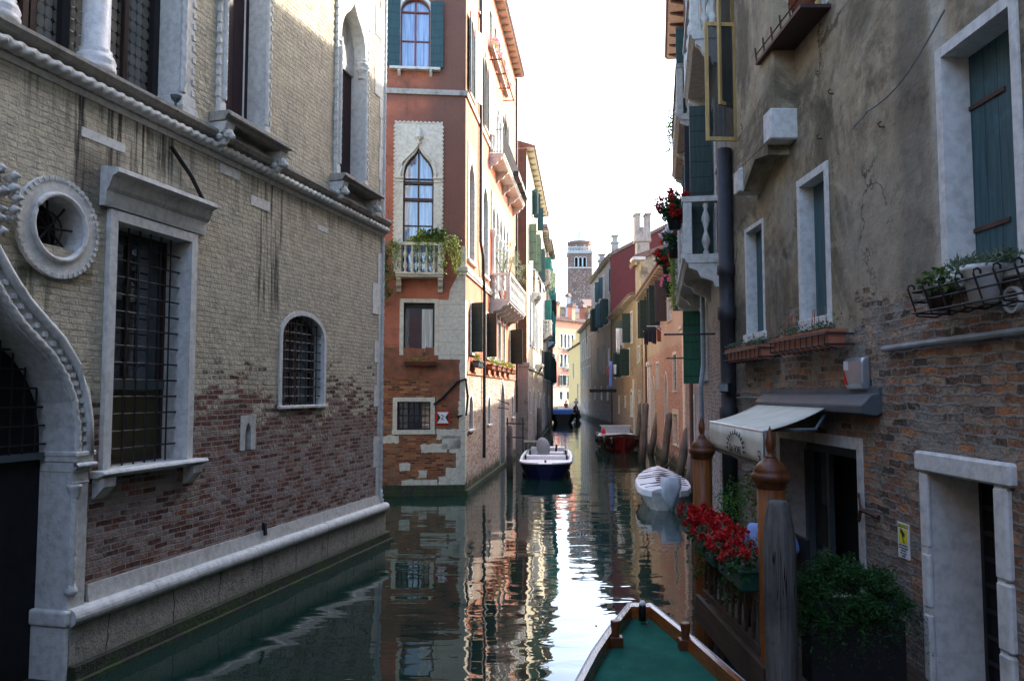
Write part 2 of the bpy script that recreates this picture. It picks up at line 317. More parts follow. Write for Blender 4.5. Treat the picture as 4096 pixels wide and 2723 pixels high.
M['ink'] = m_simple('dark_print', (.035,.035,.03), .8, .2)
M['red'] = m_simple('red_paint', (.5,.015,.02), .5, .1)
M['yel'] = m_simple('yellow_print', (.75,.65,.03), .6, .1)
M['plastic'] = m_simple('dark_green_plastic', (.02,.07,.055), .45, .2)
M['steel'] = m_simple('brushed_steel', (.42,.46,.50), .35, .1, metal=.7)
M['greymetal'] = m_simple('grey_painted_metal', (.09,.11,.12), .5, .15)
M['leaf'] = m_leaf('garden_leaves', (.03,.075,.018), (.16,.22,.05))
M['leafy'] = m_leaf('yellow_green_ivy', (.09,.18,.025), (.42,.46,.09))
M['leafd'] = m_leaf('dark_geranium_leaves', (.012,.05,.016), (.03,.10,.03))
M['fern'] = m_leaf('fern_leaves', (.006,.032,.006), (.025,.10,.014), trans=.1)
M['shrub'] = m_leaf('bright_shrub_leaves', (.03,.13,.02), (.12,.32,.05))
M['olivel'] = m_leaf('olive_tree_leaves', (.12,.16,.09), (.32,.36,.22))
M['rosem'] = m_leaf('dusty_herb_leaves', (.07,.11,.065), (.17,.21,.13))
M['fred'] = m_leaf('red_petals', (.24,.003,.005), (.62,.014,.016), trans=.15)
M['fpink'] = m_leaf('pink_petals', (.75,.08,.25), (.9,.30,.45))
M['fwhite'] = m_leaf('white_petals', (.7,.68,.7), (.85,.83,.85))
M['bark'] = m_simple('bark', (.16,.13,.10), .9, .3)
M['skin'] = m_simple('skin', (.45,.24,.17), .6, .1)
M['hair'] = m_simple('dark_hair', (.03,.02,.015), .7, .2)
M['shirtp'] = m_simple('pink_cloth', (.62,.20,.20), .9, .15)
M['shirtb'] = m_simple('pale_blue_cloth', (.26,.36,.66), .9, .15)
M['shirtl'] = m_simple('lilac_cloth', (.38,.18,.33), .9, .15)
M['trous'] = m_simple('dark_cloth', (.025,.025,.035), .9, .2)
M['clothw'] = m_simple('white_cloth', (.70,.68,.72), .9, .1)
M['clothb'] = m_simple('blue_cloth', (.16,.28,.72), .9, .1)
M['clothr'] = m_simple('rust_cloth', (.25,.07,.04), .9, .1)
M['lead'] = m_simple('pale_lead_roof', (.50,.58,.62), .6, .15)

M['quoin2'] = m_stone('pale_gothic_stone', (.62,.58,.48), (.16,.14,.11), .45)
def m_leadglass():
    t = NT('leaded_roundel_glass'); u = t.z(t.uv())
    a = t.ma('DIVIDE', u[0], .12); b = t.ma('DIVIDE', u[1], .16)
    fa = t.ma('SUBTRACT', t.ma('FRACT', a), .5); fb = t.ma('SUBTRACT', t.ma('FRACT', b), .5)
    d = t.ma('ADD', t.ma('POWER', t.ma('ABSOLUTE', fa), 2.6), t.ma('POWER', t.ma('ABSOLUTE', fb), 2.6))
    e = t.step(d, .135, .155)
    n = t.noise(4, 3); col = t.mix(n, (.05,.07,.08), (.24,.22,.17)); col = t.mix(e, col, (.035,.015,.012))
    t.bump(t.ma('MULTIPLY', e, 1.0), .3, .01)
    t.bs.inputs['IOR'].default_value = 1.7
    return t.fin(col, .12, .5)
M['leadg'] = m_leadglass()
def m_clear():
    t = NT('clear_window_glass'); m = t.fin((.02,.03,.035), .02, .5); t.bs.inputs['IOR'].default_value = 1.9
    tr = t.n('ShaderNodeBsdfTransparent'); mx = t.n('ShaderNodeMixShader'); mx.inputs[0].default_value = .45
    t.l(t.bs.outputs[0], mx.inputs[1]); t.l(tr.outputs[0], mx.inputs[2]); t.l(mx.outputs[0], t.out.inputs[0]); return m
M['clear'] = m_clear()
def m_felt():
    t = NT('worn_green_deck_felt'); n = t.noise(2.5, 6, .7); sp = t.voro(9); v = t.noise(60, 2)
    col = t.mix(t.step(n, .35, .7), (.010,.075,.052), (.016,.11,.078)); col = t.mix(t.ma('MULTIPLY', t.step(t.noise(6, 6, .8), .62, .72), .5), col, (.05,.09,.06))
    col = t.mix(t.ma('SUBTRACT', 1.0, t.step(sp, .02, .035)), col, (.35,.35,.28)); t.bump(v, .5, .004)
    return t.fin(col, .95, .1)
M['felt'] = m_felt()
def m_water():
    t = NT('canal_water'); p = t.pos(); yy = t.z(p)[1]
    v1 = t.map(p, (.42, .95, 1)); v2 = t.map(p, (1.3, 3.0, 1), rot=(0,0,.2)); v3 = t.map(p, (4.5, 9, 1), rot=(0,0,-.25))
    far = t.step(yy, 10, 40); patch = t.step(t.noise(.16, 2), .35, .62)
    h = t.ma('MULTIPLY', t.noise(1.0, 2, .4, vec=v1, dist=.4), .9)
    h = t.ma('ADD', h, t.ma('MULTIPLY', t.noise(1.0, 2, .45, vec=v2, dist=.5), t.ma('ADD', .13, t.ma('MULTIPLY', patch, .16))))
    h = t.ma('ADD', h, t.ma('MULTIPLY', t.noise(1.0, 2, .5, vec=v3), t.ma('ADD', .004, t.ma('MULTIPLY', far, .02))))
    t.bump(h, .30, .075)
    col = t.mix(t.noise(.4, 3), (.005,.021,.016), (.009,.030,.022))
    t.bs.inputs['IOR'].default_value = 1.52
    return t.fin(col, .012, .5)
M['water'] = m_water()
# ------------------------------------------------------------------ pixels, frames, mesh builder
def ray(X, Y):
    a = (X-CXP)/FPX; b = (CYP-Y)/FPX; c, s = math.cos(TH), math.sin(TH)
    return Vector((a, c - b*s, s + b*c))
class Fr:
    """vertical wall frame: u along, o outwards, z up"""
    def __init__(s, p, q, side=1):
        s.p = Vector((p[0], p[1])); d = Vector((q[0]-p[0], q[1]-p[1])); s.L = d.length; s.d = d.normalized()
        s.n = Vector((s.d.y, -s.d.x))*side; s.side = side
    def w(s, u, o, z): return (s.p.x + u*s.d.x + o*s.n.x, s.p.y + u*s.d.y + o*s.n.y, z)
    def px(s, X, Y, o=0.0):
        r = ray(X, Y); r2 = Vector((r.x, r.y)); k = ((s.p.dot(s.n)) + o)/r2.dot(s.n)
        h = r2*k - s.p; return h.dot(s.d), HC + r.z*k
    def U(s, X, z, o=0.0):
        a = (X-CXP)/FPX; c, sn = math.cos(TH), math.sin(TH)
        bx, by = s.p.x + o*s.n.x, s.p.y + o*s.n.y
        return (a*(by*c + (z-HC)*sn) - bx)/(s.d.x - a*s.d.y*c)
    def rect(s, Xa, Yt, Yb, Xb, o=0.0):
        """Xa: reference edge with its top and bottom pixel rows, Xb: other edge"""
        z1 = s.px(Xa, Yt, o)[1]; z0 = s.px(Xa, Yb, o)[1]; zm = (z0+z1)/2
        ua, ub = s.U(Xa, zm, o), s.U(Xb, zm, o)
        return min(ua, ub), max(ua, ub), z0, z1
    def sub(s, u, o, ang):
        """frame hinged at (u,o), turned by ang from +u towards +n"""
        x, y, _ = s.w(u, o, 0); d = s.d*math.cos(ang) + s.n*math.sin(ang)
        return Fr((x, y), (x+d.x, y+d.y), s.side)
W0 = Fr((0, 0), (1, 0), -1)       # u = x, o = y
WL = {}
class MB:
    def __init__(s, F=W0): s.F = F; s.v = []; s.f = []; s.uvs = []; s.mi = []; s.cur = 0
    def V(s, u, o, z):
        s.v.append(s.F.w(u, o, z)); s.uvs.append((u+o, z)); return len(s.v)-1
    def W(s, p):
        s.v.append(tuple(p)); s.uvs.append((p[0]+p[1], p[2])); return len(s.v)-1
    def face(s, *i): s.f.append(i); s.mi.append(s.cur)
    def quad(s, a, b, c, d): s.face(*[s.V(*p) for p in (a, b, c, d)]); return s
    def box(s, u0, u1, o0, o1, z0, z1):
        i = [s.V(u, o, z) for z in (z0, z1) for o in (o0, o1) for u in (u0, u1)]
        for q in ((0,1,3,2), (4,6,7,5), (0,4,5,1), (2,3,7,6), (0,2,6,4), (1,5,7,3)): s.face(*[i[k] for k in q])
        return s
    def prism(s, pts, o0, o1):
        """polygon in (u,z) extruded over o"""
        a = [s.V(u, o0, z) for u, z in pts]; b = [s.V(u, o1, z) for u, z in pts]; n = len(pts)
        s.face(*a[::-1]); s.face(*b)
        for k in range(n): s.face(a[k], a[(k+1) % n], b[(k+1) % n], b[k])
        return s
    def prismu(s, pts, u0, u1):
        """profile in (o,z) extruded over u"""
        a = [s.V(u0, o, z) for o, z in pts]; b = [s.V(u1, o, z) for o, z in pts]; n = len(pts)
        s.face(*a); s.face(*b[::-1])
        for k in range(n): s.face(a[k], b[k], b[(k+1) % n], a[(k+1) % n])
        return s
    def ring(s, inner, outer, o0, o1, oin=None):
        """band between two open loops in (u,z): front at o1, outer skin o1..o0, inner reveal o1..oin"""
        if oin is None: oin = o0
        a = [s.V(u, o1, z) for u, z in inner]; b = [s.V(u, o1, z) for u, z in outer]
        c = [s.V(u, oin, z) for u, z in inner]; d = [s.V(u, o0, z) for u, z in outer]
        for k in range(len(inner)-1):
            s.face(a[k], a[k+1], b[k+1], b[k]); s.face(c[k], c[k+1], a[k+1], a[k]); s.face(b[k], b[k+1], d[k+1], d[k])
        return s
    def flatring(s, inner, outer, o):
        a = [s.V(u, o, z) for u, z in inner]; b = [s.V(u, o, z) for u, z in outer]
        for k in range(len(inner)-1): s.face(a[k], a[k+1], b[k+1], b[k])
        return s
    def lathe(s, c, prof, n=12, sx=1.0, sy=1.0, tilt=None):
        rs = []
        for r, z in prof:
            dx, dy = (tilt[0]*z, tilt[1]*z) if tilt else (0, 0)
            rs.append([s.W((c[0]+dx+r*sx*math.cos(2*math.pi*k/n), c[1]+dy+r*sy*math.sin(2*math.pi*k/n), c[2]+z)) for k in range(n)])
        for a, b in zip(rs, rs[1:]):
            for k in range(n): s.face(a[k], a[(k+1) % n], b[(k+1) % n], b[k])
        s.face(*rs[0][::-1]); s.face(*rs[-1]); return s
    def tube(s, pts, r, n=6, cap=True):
        pts = [Vector(p) for p in pts]; rs = []; rr = r if isinstance(r, (list, tuple)) else [r]*len(pts)
        for i, p in enumerate(pts):
            t = (pts[min(i+1, len(pts)-1)] - pts[max(i-1, 0)]).normalized()
            ref = Vector((0,0,1)) if abs(t.z) < .9 else Vector((1,0,0))
            a = t.cross(ref).normalized(); b = t.cross(a)
            rs.append([s.W(p + (a*math.cos(2*math.pi*k/n) + b*math.sin(2*math.pi*k/n))*rr[i]) for k in range(n)])
        for a, b in zip(rs, rs[1:]):
            for k in range(n): s.face(a[k], a[(k+1) % n], b[(k+1) % n], b[k])
        if cap: s.face(*rs[0][::-1]); s.face(*rs[-1])
        return s
    def rope(s, pts, r, pitch=.16, lobes=3, n=12, step=.02):
        """twisted rope moulding along a polyline"""
        pts = [Vector(p) for p in pts]; rs = []; dist = 0
        for a, b in zip(pts, pts[1:]):
            L = (b-a).length; t = (b-a)/L; ref = Vector((0,0,1)) if abs(t.z) < .9 else Vector((1,0,0))
            x = t.cross(ref).normalized(); y = t.cross(x); m = max(1, int(L/step))
            for i in range(m + (1 if b is pts[-1] else 0)):
                q = a + t*(L*i/m); ph = math.pi*(dist + L*i/m)/pitch
                rs.append([s.W(q + (x*math.cos(f) + y*math.sin(f))*r*(.60+.46*abs(math.cos(f*lobes/2 + ph))**.7)) for f in [2*math.pi*k/n for k in range(n)]])
            dist += L
        for a, b in zip(rs, rs[1:]):
            for k in range(n): s.face(a[k], a[(k+1) % n], b[(k+1) % n], b[k])
        return s
    def leaf(s, p, sz, asp=.6, up=0.0):
        d = Vector((random.gauss(0,1), random.gauss(0,1), random.gauss(0,1)+up)).normalized()
        e = d.cross(Vector((random.gauss(0,1), random.gauss(0,1), random.gauss(0,1)))).normalized()
        f = d.cross(e)*(.15*sz); d = d*sz; e = e*sz*asp*.5; p = Vector(p)
        i = [s.W(p), s.W(p+d*.5+e+f), s.W(p+d), s.W(p+d*.5-e+f)]
        s.face(*i)
    def build(s, name, mat, parent=None, smooth=False, recalc=True):
        me = bpy.data.meshes.new(name)
        if parent is not None: L = WL[parent.name]
        else:
            xs = [v[0] for v in s.v]; ys = [v[1] for v in s.v]; zs = [v[2] for v in s.v]
            L = ((min(xs)+max(xs))/2, (min(ys)+max(ys))/2, min(zs))
        me.from_pydata([(v[0]-L[0], v[1]-L[1], v[2]-L[2]) for v in s.v], [], s.f)
        uvl = me.uv_layers.new(name='UVMap')
        for li, lp in enumerate(me.loops): uvl.data[li].uv = s.uvs[lp.vertex_index]
        for m in (mat if isinstance(mat, (list, tuple)) else [mat]): me.materials.append(m)
        if any(s.mi):
            for p_, m_ in zip(me.polygons, s.mi): p_.material_index = m_
        if recalc:
            bm = bmesh.new(); bm.from_mesh(me)
            bmesh.ops.remove_doubles(bm, verts=bm.verts, dist=1e-5) if smooth else None
            bmesh.ops.recalc_face_normals(bm, faces=bm.faces); bm.to_mesh(me); bm.free()
        if smooth:
            for p_ in me.polygons: p_.use_smooth = True
        o = bpy.data.objects.new(name, me); C.objects.link(o)
        if parent is not None: o.parent = parent
        else: o.location = L
        WL[o.name] = L
        return o
def tag(o, label=None, cat=None, group=None, kind=None):
    if label: o['label'] = label
    if cat: o['category'] = cat
    if group: o['group'] = group
    if kind: o['kind'] = kind
    return o
def thing(name, label, cat, loc, group=None):
    o = bpy.data.objects.new(name, None); C.objects.link(o); o.location = loc; o.empty_display_size = .3
    WL[o.name] = tuple(loc); return tag(o, label, cat, group)
def bevel(o, wd=.01, seg=1):
    m = o.modifiers.new('bevel', 'BEVEL'); m.width = wd; m.segments = seg; m.limit_method = 'ANGLE'; return o

# ------------------------------------------------------------------ arches and windows
OG = [(-1,0),(-.985,.16),(-.93,.32),(-.82,.46),(-.66,.58),(-.48,.67),(-.31,.755),(-.17,.85),(-.07,.93),(0,1)]
def head(kind, w, r):
    if kind == 'ogee': h = OG
    elif kind == 'gothic': h = [(-math.cos(a)*2+1, math.sin(a)/math.sin(math.pi/3)) for a in [math.pi/3*k/7 for k in range(8)]]
    else: h = [(-math.cos(a), math.sin(a)) for a in [math.pi/2*k/8 for k in range(9)]]
    h = h + [(-x, z) for x, z in h[-2::-1]]
    return [(x*w, z*r) for x, z in h]
def loops(kind, u0, u1, z0, zs, rise, gw=0.0, gr=None):
    """open loop of an opening; zs springing height; grown by gw"""
    c = (u0+u1)/2; w = (u1-u0)/2 + gw; r = rise + (gw if gr is None else gr)
    hd = [(c+x, zs+z) for x, z in head(kind, w, r)]
    return [(c-w, z0), (c-w, zs), (c-w, zs)] + hd[1:-1] + [(c+w, zs), (c+w, zs), (c+w, z0)]
def rloop(kind, U0, U1, z0, zs, Zt):
    n = len(head(kind, 1, 1)); c = (U0+U1)/2; w = (U1-U0)/2
    return [(U0, z0), (U0, zs), (U0, Zt)] + [(c+x*w, Zt) for x, _ in head(kind, 1, 1)][1:-1] + [(U1, Zt), (U1, zs), (U1, z0)]
class Wall:
    """a building front with holes, plus its closed body"""
    def __init__(s, F, U0, U1, Z0, Z1): s.F = F; s.b = (U0, U1, Z0, Z1); s.h = []; s.mb = MB(F)
    def hole(s, u0, u1, z0, z1): s.h.append((u0, u1, z0, z1))
    def done(s, depth, mat, bld, body=True, name='wall'):
        U0, U1, Z0, Z1 = s.b
        us = sorted({U0, U1} | {min(max(x, U0), U1) for h in s.h for x in h[:2]}); zs = sorted({Z0, Z1} | {min(max(x, Z0), Z1) for h in s.h for x in h[2:]})
        # subdivide long spans is not needed; cells outside holes only
        for a, b in zip(us, us[1:]):
            for c, d in zip(zs, zs[1:]):
                mu, mz = (a+b)/2, (c+d)/2
                if b-a < 1e-6 or d-c < 1e-6 or any(h[0] < mu < h[1] and h[2] < mz < h[3] for h in s.h): continue
                s.mb.quad((a,0,c), (b,0,c), (b,0,d), (a,0,d))
        if body:
            q = s.mb.quad
            q((U0,0,Z0), (U0,-depth,Z0), (U0,-depth,Z1), (U0,0,Z1)); q((U1,0,Z0), (U1,-depth,Z0), (U1,-depth,Z1), (U1,0,Z1))
            q((U0,-depth,Z0), (U1,-depth,Z0), (U1,-depth,Z1), (U0,-depth,Z1)); q((U0,0,Z1), (U1,0,Z1), (U1,-depth,Z1), (U0,-depth,Z1))
        return s.mb.build(name, mat, bld, recalc=False)

def window(bld, wall, u0, u1, z0, z1, kind=None, rise=None, depth=.22, sw=.12, sp=.03, smat='stone', square=False, sill=(.06,.10,.07),
           fill='glass', fmat='brownwood', mull=(2,2), bars=None, shut=None, shmat='darkgreen', shang=(2.6,2.6), shlen=None, brackets=False,
           name='window', label=None, frame=True, grille_out=-.04, sstop=None):
    """one window: mesh = stone surround with reveals; sub-parts frame, pane, sill, shutters, grille"""
    F = wall.F; mb = MB(F); w = (u1-u0)/2
    if kind:
        rise = rise if rise else w; zs = z1 - rise
        inner = loops(kind, u0, u1, z0, zs, rise)
        if square:
            outer = rloop(kind, u0-sw, u1+sw, z0, zs, z1+square); wall.hole(u0-sw+.01, u1+sw-.01, z0, z1+square-.01)
        else:
            outer = loops(kind, u0, u1, z0, zs, rise, sw); hx, hz = u0-sw-.02, z1+sw+.02
            wall.hole(hx, u1+sw+.02, z0, hz); wall.mb.flatring(outer, rloop(kind, hx, u1+sw+.02, z0, zs, hz), 0)
        mb.ring(inner, outer, -.01, sp, -depth)
    else:
        inner = [(u0,z0),(u0,z1),(u1,z1),(u1,z0)]; outer = [(u0-sw,z0),(u0-sw,z1+sw),(u1+sw,z1+sw),(u1+sw,z0)]
        wall.hole(u0-sw+.01, u1+sw-.01, z0, z1+sw-.01); mb.ring(inner, outer, -.01, sp, -depth)
    o = mb.build(name, M[smat], bld)
    if label: o['label'] = label
    p = MB(F); p.quad((u0-.03,-depth+.005,z0), (u1+.03,-depth+.005,z0), (u1+.03,-depth+.005,z1+.01), (u0-.03,-depth+.005,z1+.01))
    p.build('pane' if fill in ('glass','blueg','leadg','curt','dark') else 'shutter', M[fill], o)
    if frame and fill in ('glass','blueg','leadg','curt'):
        f = MB(F); t = min(.05, w*.14); od, oe = -depth+.012, -depth+.06; zt = z1
        if kind:
            zt = z1-rise; f.ring(loops(kind, u0+t, u1-t, z0, zt, rise-t), loops(kind, u0-.004, u1+.004, z0, zt, rise), od, oe)
            f.box(u0+t, u1-t, od, oe-.005, zt-t/2, zt+t/2)
        else:
            f.ring([(u0+t,z0),(u0+t,z1-t),(u1-t,z1-t),(u1-t,z0)], [(u0-.004,z0),(u0-.004,z1+.004),(u1+.004,z1+.004),(u1+.004,z0)], od, oe)
        f.box(u0, u1, od, oe+.003, z0, z0+t)
        for i in range(1, mull[0]): x = u0 + (u1-u0)*i/mull[0]; f.box(x-t*.6, x+t*.6, od, oe-.01, z0+t, z1-(rise*.12 if kind else t))
        for j in range(1, mull[1]): zq = z0 + (zt-z0)*j/mull[1]; f.box(u0+t, u1-t, od, oe-.015, zq-t*.4, zq+t*.4)
        f.build('frame', M[fmat], o)
    if sill:
        e, pr, th = sill; s_ = MB(F); s_.box(u0-sw-e, u1+sw+e, -depth, pr, z0-th, z0)
        so_ = s_.build('sill', M[smat], o); bevel(so_, .008)
        if brackets:
            for uu in (u0-sw*.3, u1+sw*.3):
                MB(F).prismu([(0,z0-th-.18),(0,z0-th),(pr*.9,z0-th),(pr*.85,z0-th-.05),(.03,z0-th-.17)], uu-.05, uu+.05).build('bracket', M[smat], o)
    if bars:
        g = MB(F); nx, nz, r = bars; zt = z1
        for i in range(1, nx+1):
            x = u0 + (u1-u0)*i/(nx+1); zq = z1
            if kind: zq = z1-rise + rise*math.sqrt(max(0, 1-((x-(u0+u1)/2)/w)**2))
            g.tube([F.w(x, grille_out, z0), F.w(x, grille_out, zq)], r, 5)
        for j in range(1, nz+1):
            zq = z0 + (z1-z0)*j/(nz+1); g.tube([F.w(u0, grille_out-.008, zq), F.w(u1, grille_out-.008, zq)], r, 5)
        g.build('grille', M['iron'], o)
    if shut:
        a0, a1 = shang; L = shlen or w; zt = (z1 if not kind else z1 - (rise*.3)) if sstop is None else sstop
        if 'l' in shut: MB(F.sub(u0-.01, sp+.03, a0)).box(0, L, -.02, .02, z0+.02, zt).build('shutter', M[shmat], o)
        if 'r' in shut: MB(F.sub(u1+.01, sp+.03, math.pi-a1)).box(0, L, -.02, .02, z0+.02, zt).build('shutter', M[shmat], o)
    return o
BAL = [(.055,0),(.055,.05),(.03,.09),(.075,.22),(.08,.28),(.035,.42),(.03,.46),(.035,.5),(.08,.66),(.075,.72),(.03,.86),(.055,.92),(.055,1)]
def baluster(c, h, r=1.0): return MB().lathe(c, [(a*r, b*h) for a, b in BAL], 10)
def balcony(bld, F, u0, u1, z, proj, h=.9, nb=5, smat='stone', iron=False, ns=2, nbr=2, name='balcony'):
    """slab is the part, its rail, piers, balusters and brackets are sub-parts"""
    s = MB(F); s.prismu([(0,z-.16),(0,z),(proj,z),(proj,z-.06),(proj-.05,z-.09),(proj-.05,z-.13),(proj-.09,z-.16)], u0, u1)
    o = s.build(name, M[smat], bld)
    for i in range(nbr):
        uu = u0 + .1 + (u1-u0-.2)*i/max(1, nbr-1)
        MB(F).prismu([(0,z-.62),(0,z-.16),(proj-.1,z-.16),(proj-.12,z-.24),(proj*.6,z-.30),(proj*.5,z-.42),(.12,z-.5),(.08,z-.6)], uu-.08, uu+.08).build('bracket', M[smat], o)
    if iron:
        g = MB(F); n = int((u1-u0)/.13)
        for zz in (z+.08, z+h): g.tube([F.w(u0+.02,0,zz), F.w(u0+.02,proj-.04,zz), F.w(u1-.02,proj-.04,zz), F.w(u1-.02,0,zz)], .015, 5)
        for i in range(n+1): uu = u0+.02+(u1-u0-.04)*i/n; g.tube([F.w(uu,proj-.04,z), F.w(uu,proj-.04,z+h)], .009, 4)
        for i in range(1, 4): g.tube([F.w(u0+.02,proj*i/4,z), F.w(u0+.02,proj*i/4,z+h)], .009, 4)
        g.build('railing', M['iron'], o); return o
    MB(F).box(u0, u1, proj-.2, proj, z+h-.1, z+h).box(u0, u0+.2, .0, proj-.2, z+h-.1, z+h).box(u1-.2, u1, .0, proj-.2, z+h-.1, z+h).build('rail', M[smat], o)
    for uu in (u0+.1, u1-.1): bevel(MB(F).box(uu-.09, uu+.09, proj-.18, proj-.02, z, z+h-.1).build('pier', M[smat], o), .012)
    for i in range(nb):
        uu = u0 + .2 + (u1-u0-.4)*(i+.5)/nb; baluster(F.w(uu, proj-.1, z), h-.1).build('baluster', M[smat], o, True)
    for i in range(ns):
        oo = (proj-.2)*(i+.5)/ns
        for uu in (u0+.1, u1-.1): baluster(F.w(uu, oo, z), h-.1).build('baluster', M[smat], o, True)
    return o
def eave(bld, F, u0, u1, z, over=.45, depth=6, mat='tile', bmat='stoned', nb=0, slope=.35, th=.07, gut=None, ends=.1):
    s = MB(F); s.prismu([(over,z),(over,z+th),(-depth/2,z+th+slope*depth/2),(-depth,z+th+.05),(-depth,z)], u0-ends, u1+ends)
    r = s.build('roof', M[mat], bld)
    t = MB(F); n = int((u1-u0+2*ends)/.22)
    for i in range(n):
        uu = u0-ends+.11+(u1-u0+2*ends-.2)*i/max(1, n-1)
        t.tube([F.w(uu, over+.05, z+th+.0), F.w(uu, -depth*.45, z+th+slope*(depth*.45+over*.6))], .07, 6)
    t.build('tile_rows', M[mat], r)
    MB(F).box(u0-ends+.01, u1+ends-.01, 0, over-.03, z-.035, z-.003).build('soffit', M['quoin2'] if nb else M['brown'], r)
    for i in range(nb):
        uu = u0 + (u1-u0)*(i+.5)/nb
        MB(F).prismu([(0,z-.2),(0,z-.036),(over*.85,z-.036),(over*.8,z-.07),(.06,z-.19)], uu-.06, uu+.06).build('eave_bracket', M[bmat], r)
    if gut: MB(F).tube([F.w(u0-ends, over+.1, z+.04), F.w(u1+ends, over+.1, z+.04)], .06, 6).build('gutter', M[gut], r)
    return r
def bush(mb, c, r, n, sz, asp=.6, shell=.5, up=0.0):
    for _ in range(n):
        d = Vector((random.gauss(0,1), random.gauss(0,1), random.gauss(0,1))).normalized(); k = random.uniform(shell, 1)**.7
        mb.leaf((c[0]+d.x*r[0]*k, c[1]+d.y*r[1]*k, c[2]+d.z*r[2]*k), sz*random.uniform(.6, 1.3), asp, up)
def blooms(mb, c, r, n, fs, k=14):
    """round flower heads made of many petals"""
    for _ in range(n):
        d = Vector((random.gauss(0,1), random.gauss(0,1), random.gauss(0,.8)+.4)).normalized()
        p = Vector(c) + Vector((d.x*r[0], d.y*r[1], d.z*r[2]))*random.uniform(.75, 1.05)
        for _ in range(k):
            e = Vector((random.gauss(0,1), random.gauss(0,1), random.gauss(0,1))).normalized()
            mb.leaf(p + e*fs*.5, fs*.5, 1.0)
def post(c, h, r, tilt=(0,0), n=10, taper=.9):
    pr = [(r*1.05,-1.5),(r*1.02,0),(r,h*.35),(r*.97,h*.7),(r*taper,h-.1),(r*taper*.55,h-.01),(r*.05,h)]
    return MB().lathe(c, pr, n, tilt=tilt)
# ------------------------------------------------------------------ setting
def ground(X, Y, z=0.0):
    r = ray(X, Y); k = (z-HC)/r.z; return (r.x*k, r.y*k)
wm = MB(); wm.quad((-900,-900,0), (900,-900,0), (900,900,0), (-900,900,0)); tag(wm.build('water', M['water']), kind='structure')

# ================================================================== LEFT PALACE
F1 = Fr((-10.72, -12), (-3.03, 18.2)); L1 = F1.L
B1 = thing('brick_palace', 'pale limewashed brick palace with rope moulding, oculus and barred windows at the left', 'building', (-6.5, 10, 0))
w1 = Wall(F1, 0, L1, -1.2, 13.5)
S1 = M['stonec']
# water gate
ur = F1.U(262, 1.6); ul = ur - 2.4; zsp = 2.66; RI = 1.9
inn = loops('ogee', ul, ur, .9, zsp, RI); out = loops('ogee', ul, ur, .9, zsp, RI, .25, .46)
w1.hole(ul-.27, ur+.27, .9, 5.1); w1.hole(ul, ur, -1.2, .9); w1.mb.flatring(out, rloop('ogee', ul-.27, ur+.27, .9, zsp, 5.1), 0)
pm = MB(F1); pm.ring(inn, out, -.01, .06, -.43)
for a, b, dd in ((ul-.25, ul, -1), (ur, ur+.25, 1)): pm.box(a, b, -.43, .06, -1.2, .9)
portal = pm.build('water_gate', S1, B1); portal['label'] = 'carved ogee water gate of white stone with dark doorway'
def loopw(l, o): return [F1.w(u, o, z) for u, z in l]
il = loops('ogee', ul, ur, zsp, zsp, RI, .05, .09)[2:-2]; MB(F1).rope(loopw(il, .075), .05, .13, 3, 10, .025).build('rope_moulding', S1, portal, True)
ol = loops('ogee', ul, ur, zsp, zsp, RI, .22, .42)[2:-2]; MB(F1).tube(loopw(ol, .09), .055, 8).build('roll_moulding', S1, portal, True)
dn = MB(F1); dl = loops('ogee', ul, ur, zsp, zsp, RI, .145, .25)[2:-2]
for (a, b), (c, d) in zip(dl, dl[1:]):
    k = max(1, int(math.hypot(c-a, d-b)/.11))
    for i in range(k): x, z = a+(c-a)*(i+.5)/k, b+(d-b)*(i+.5)/k; dn.box(x-.025, x+.025, .05, .105, z-.028, z+.028)
dn.build('dentils', S1, portal)
for sgn, ue in ((1, ur), (-1, ul)):
    a, b = (ue-.02, ue+.29) if sgn > 0 else (ue-.29, ue+.02)
    cp = MB(F1); cp.box(a, b, -.41, .10, zsp-.10, zsp).box(a-.01, b+.01, -.42, .13, zsp-.03, zsp+.03).box(a+.01, b-.01, -.41, .085, zsp-.22, zsp-.1).box(a+.03, b-.02, -.41, .07, zsp-.36, zsp-.33)
    co = cp.build('capital', S1, portal); bevel(co, .012)
    MB(F1).rope([F1.w(a-.0, .12, zsp-.14), F1.w(b, .12, zsp-.14)], .04, .09, 3, 8, .02).build('capital_rope', S1, co, True)
    xc = ue + sgn*.05
    MB(F1).rope([F1.w(xc, .05, 1.12), F1.w(xc, .05, 2.15)], .052, .14, 3, 10, .02).lathe(F1.w(xc, .05, 1.0), [(.05,0),(.075,.03),(.075,.07),(.05,.1),(.05,.13)], 10).lathe(F1.w(xc, .05, 2.13), [(.05,0),(.055,.03),(.07,.1),(.085,.14),(.085,.17)], 10).build('colonnette', S1, portal, True)
# finial knot over the arch
fm = MB(F1); cx = (ul+ur)/2
rnd = random.Random(3)
for i in range(46):
    dz = rnd.uniform(0, .75); wx = .24*math.sin(min(1, dz/.32)*1.57)*(1-max(0, dz-.32)/.75); du = rnd.uniform(-1, 1)*wx; r = rnd.uniform(.035, .075)
    c_ = Vector(F1.w(cx+du, .10+rnd.uniform(-.03,.05), zsp+2.42+dz-r)); fm.tube([c_, c_+Vector(F1.w(du*.15, .03, .05))-Vector(F1.w(0,0,0)), c_+Vector(F1.w(du*.3, .08, .03))-Vector(F1.w(0,0,0))], [r, r*.8, r*.3], 7)
fm.build('finial', S1, portal, True)
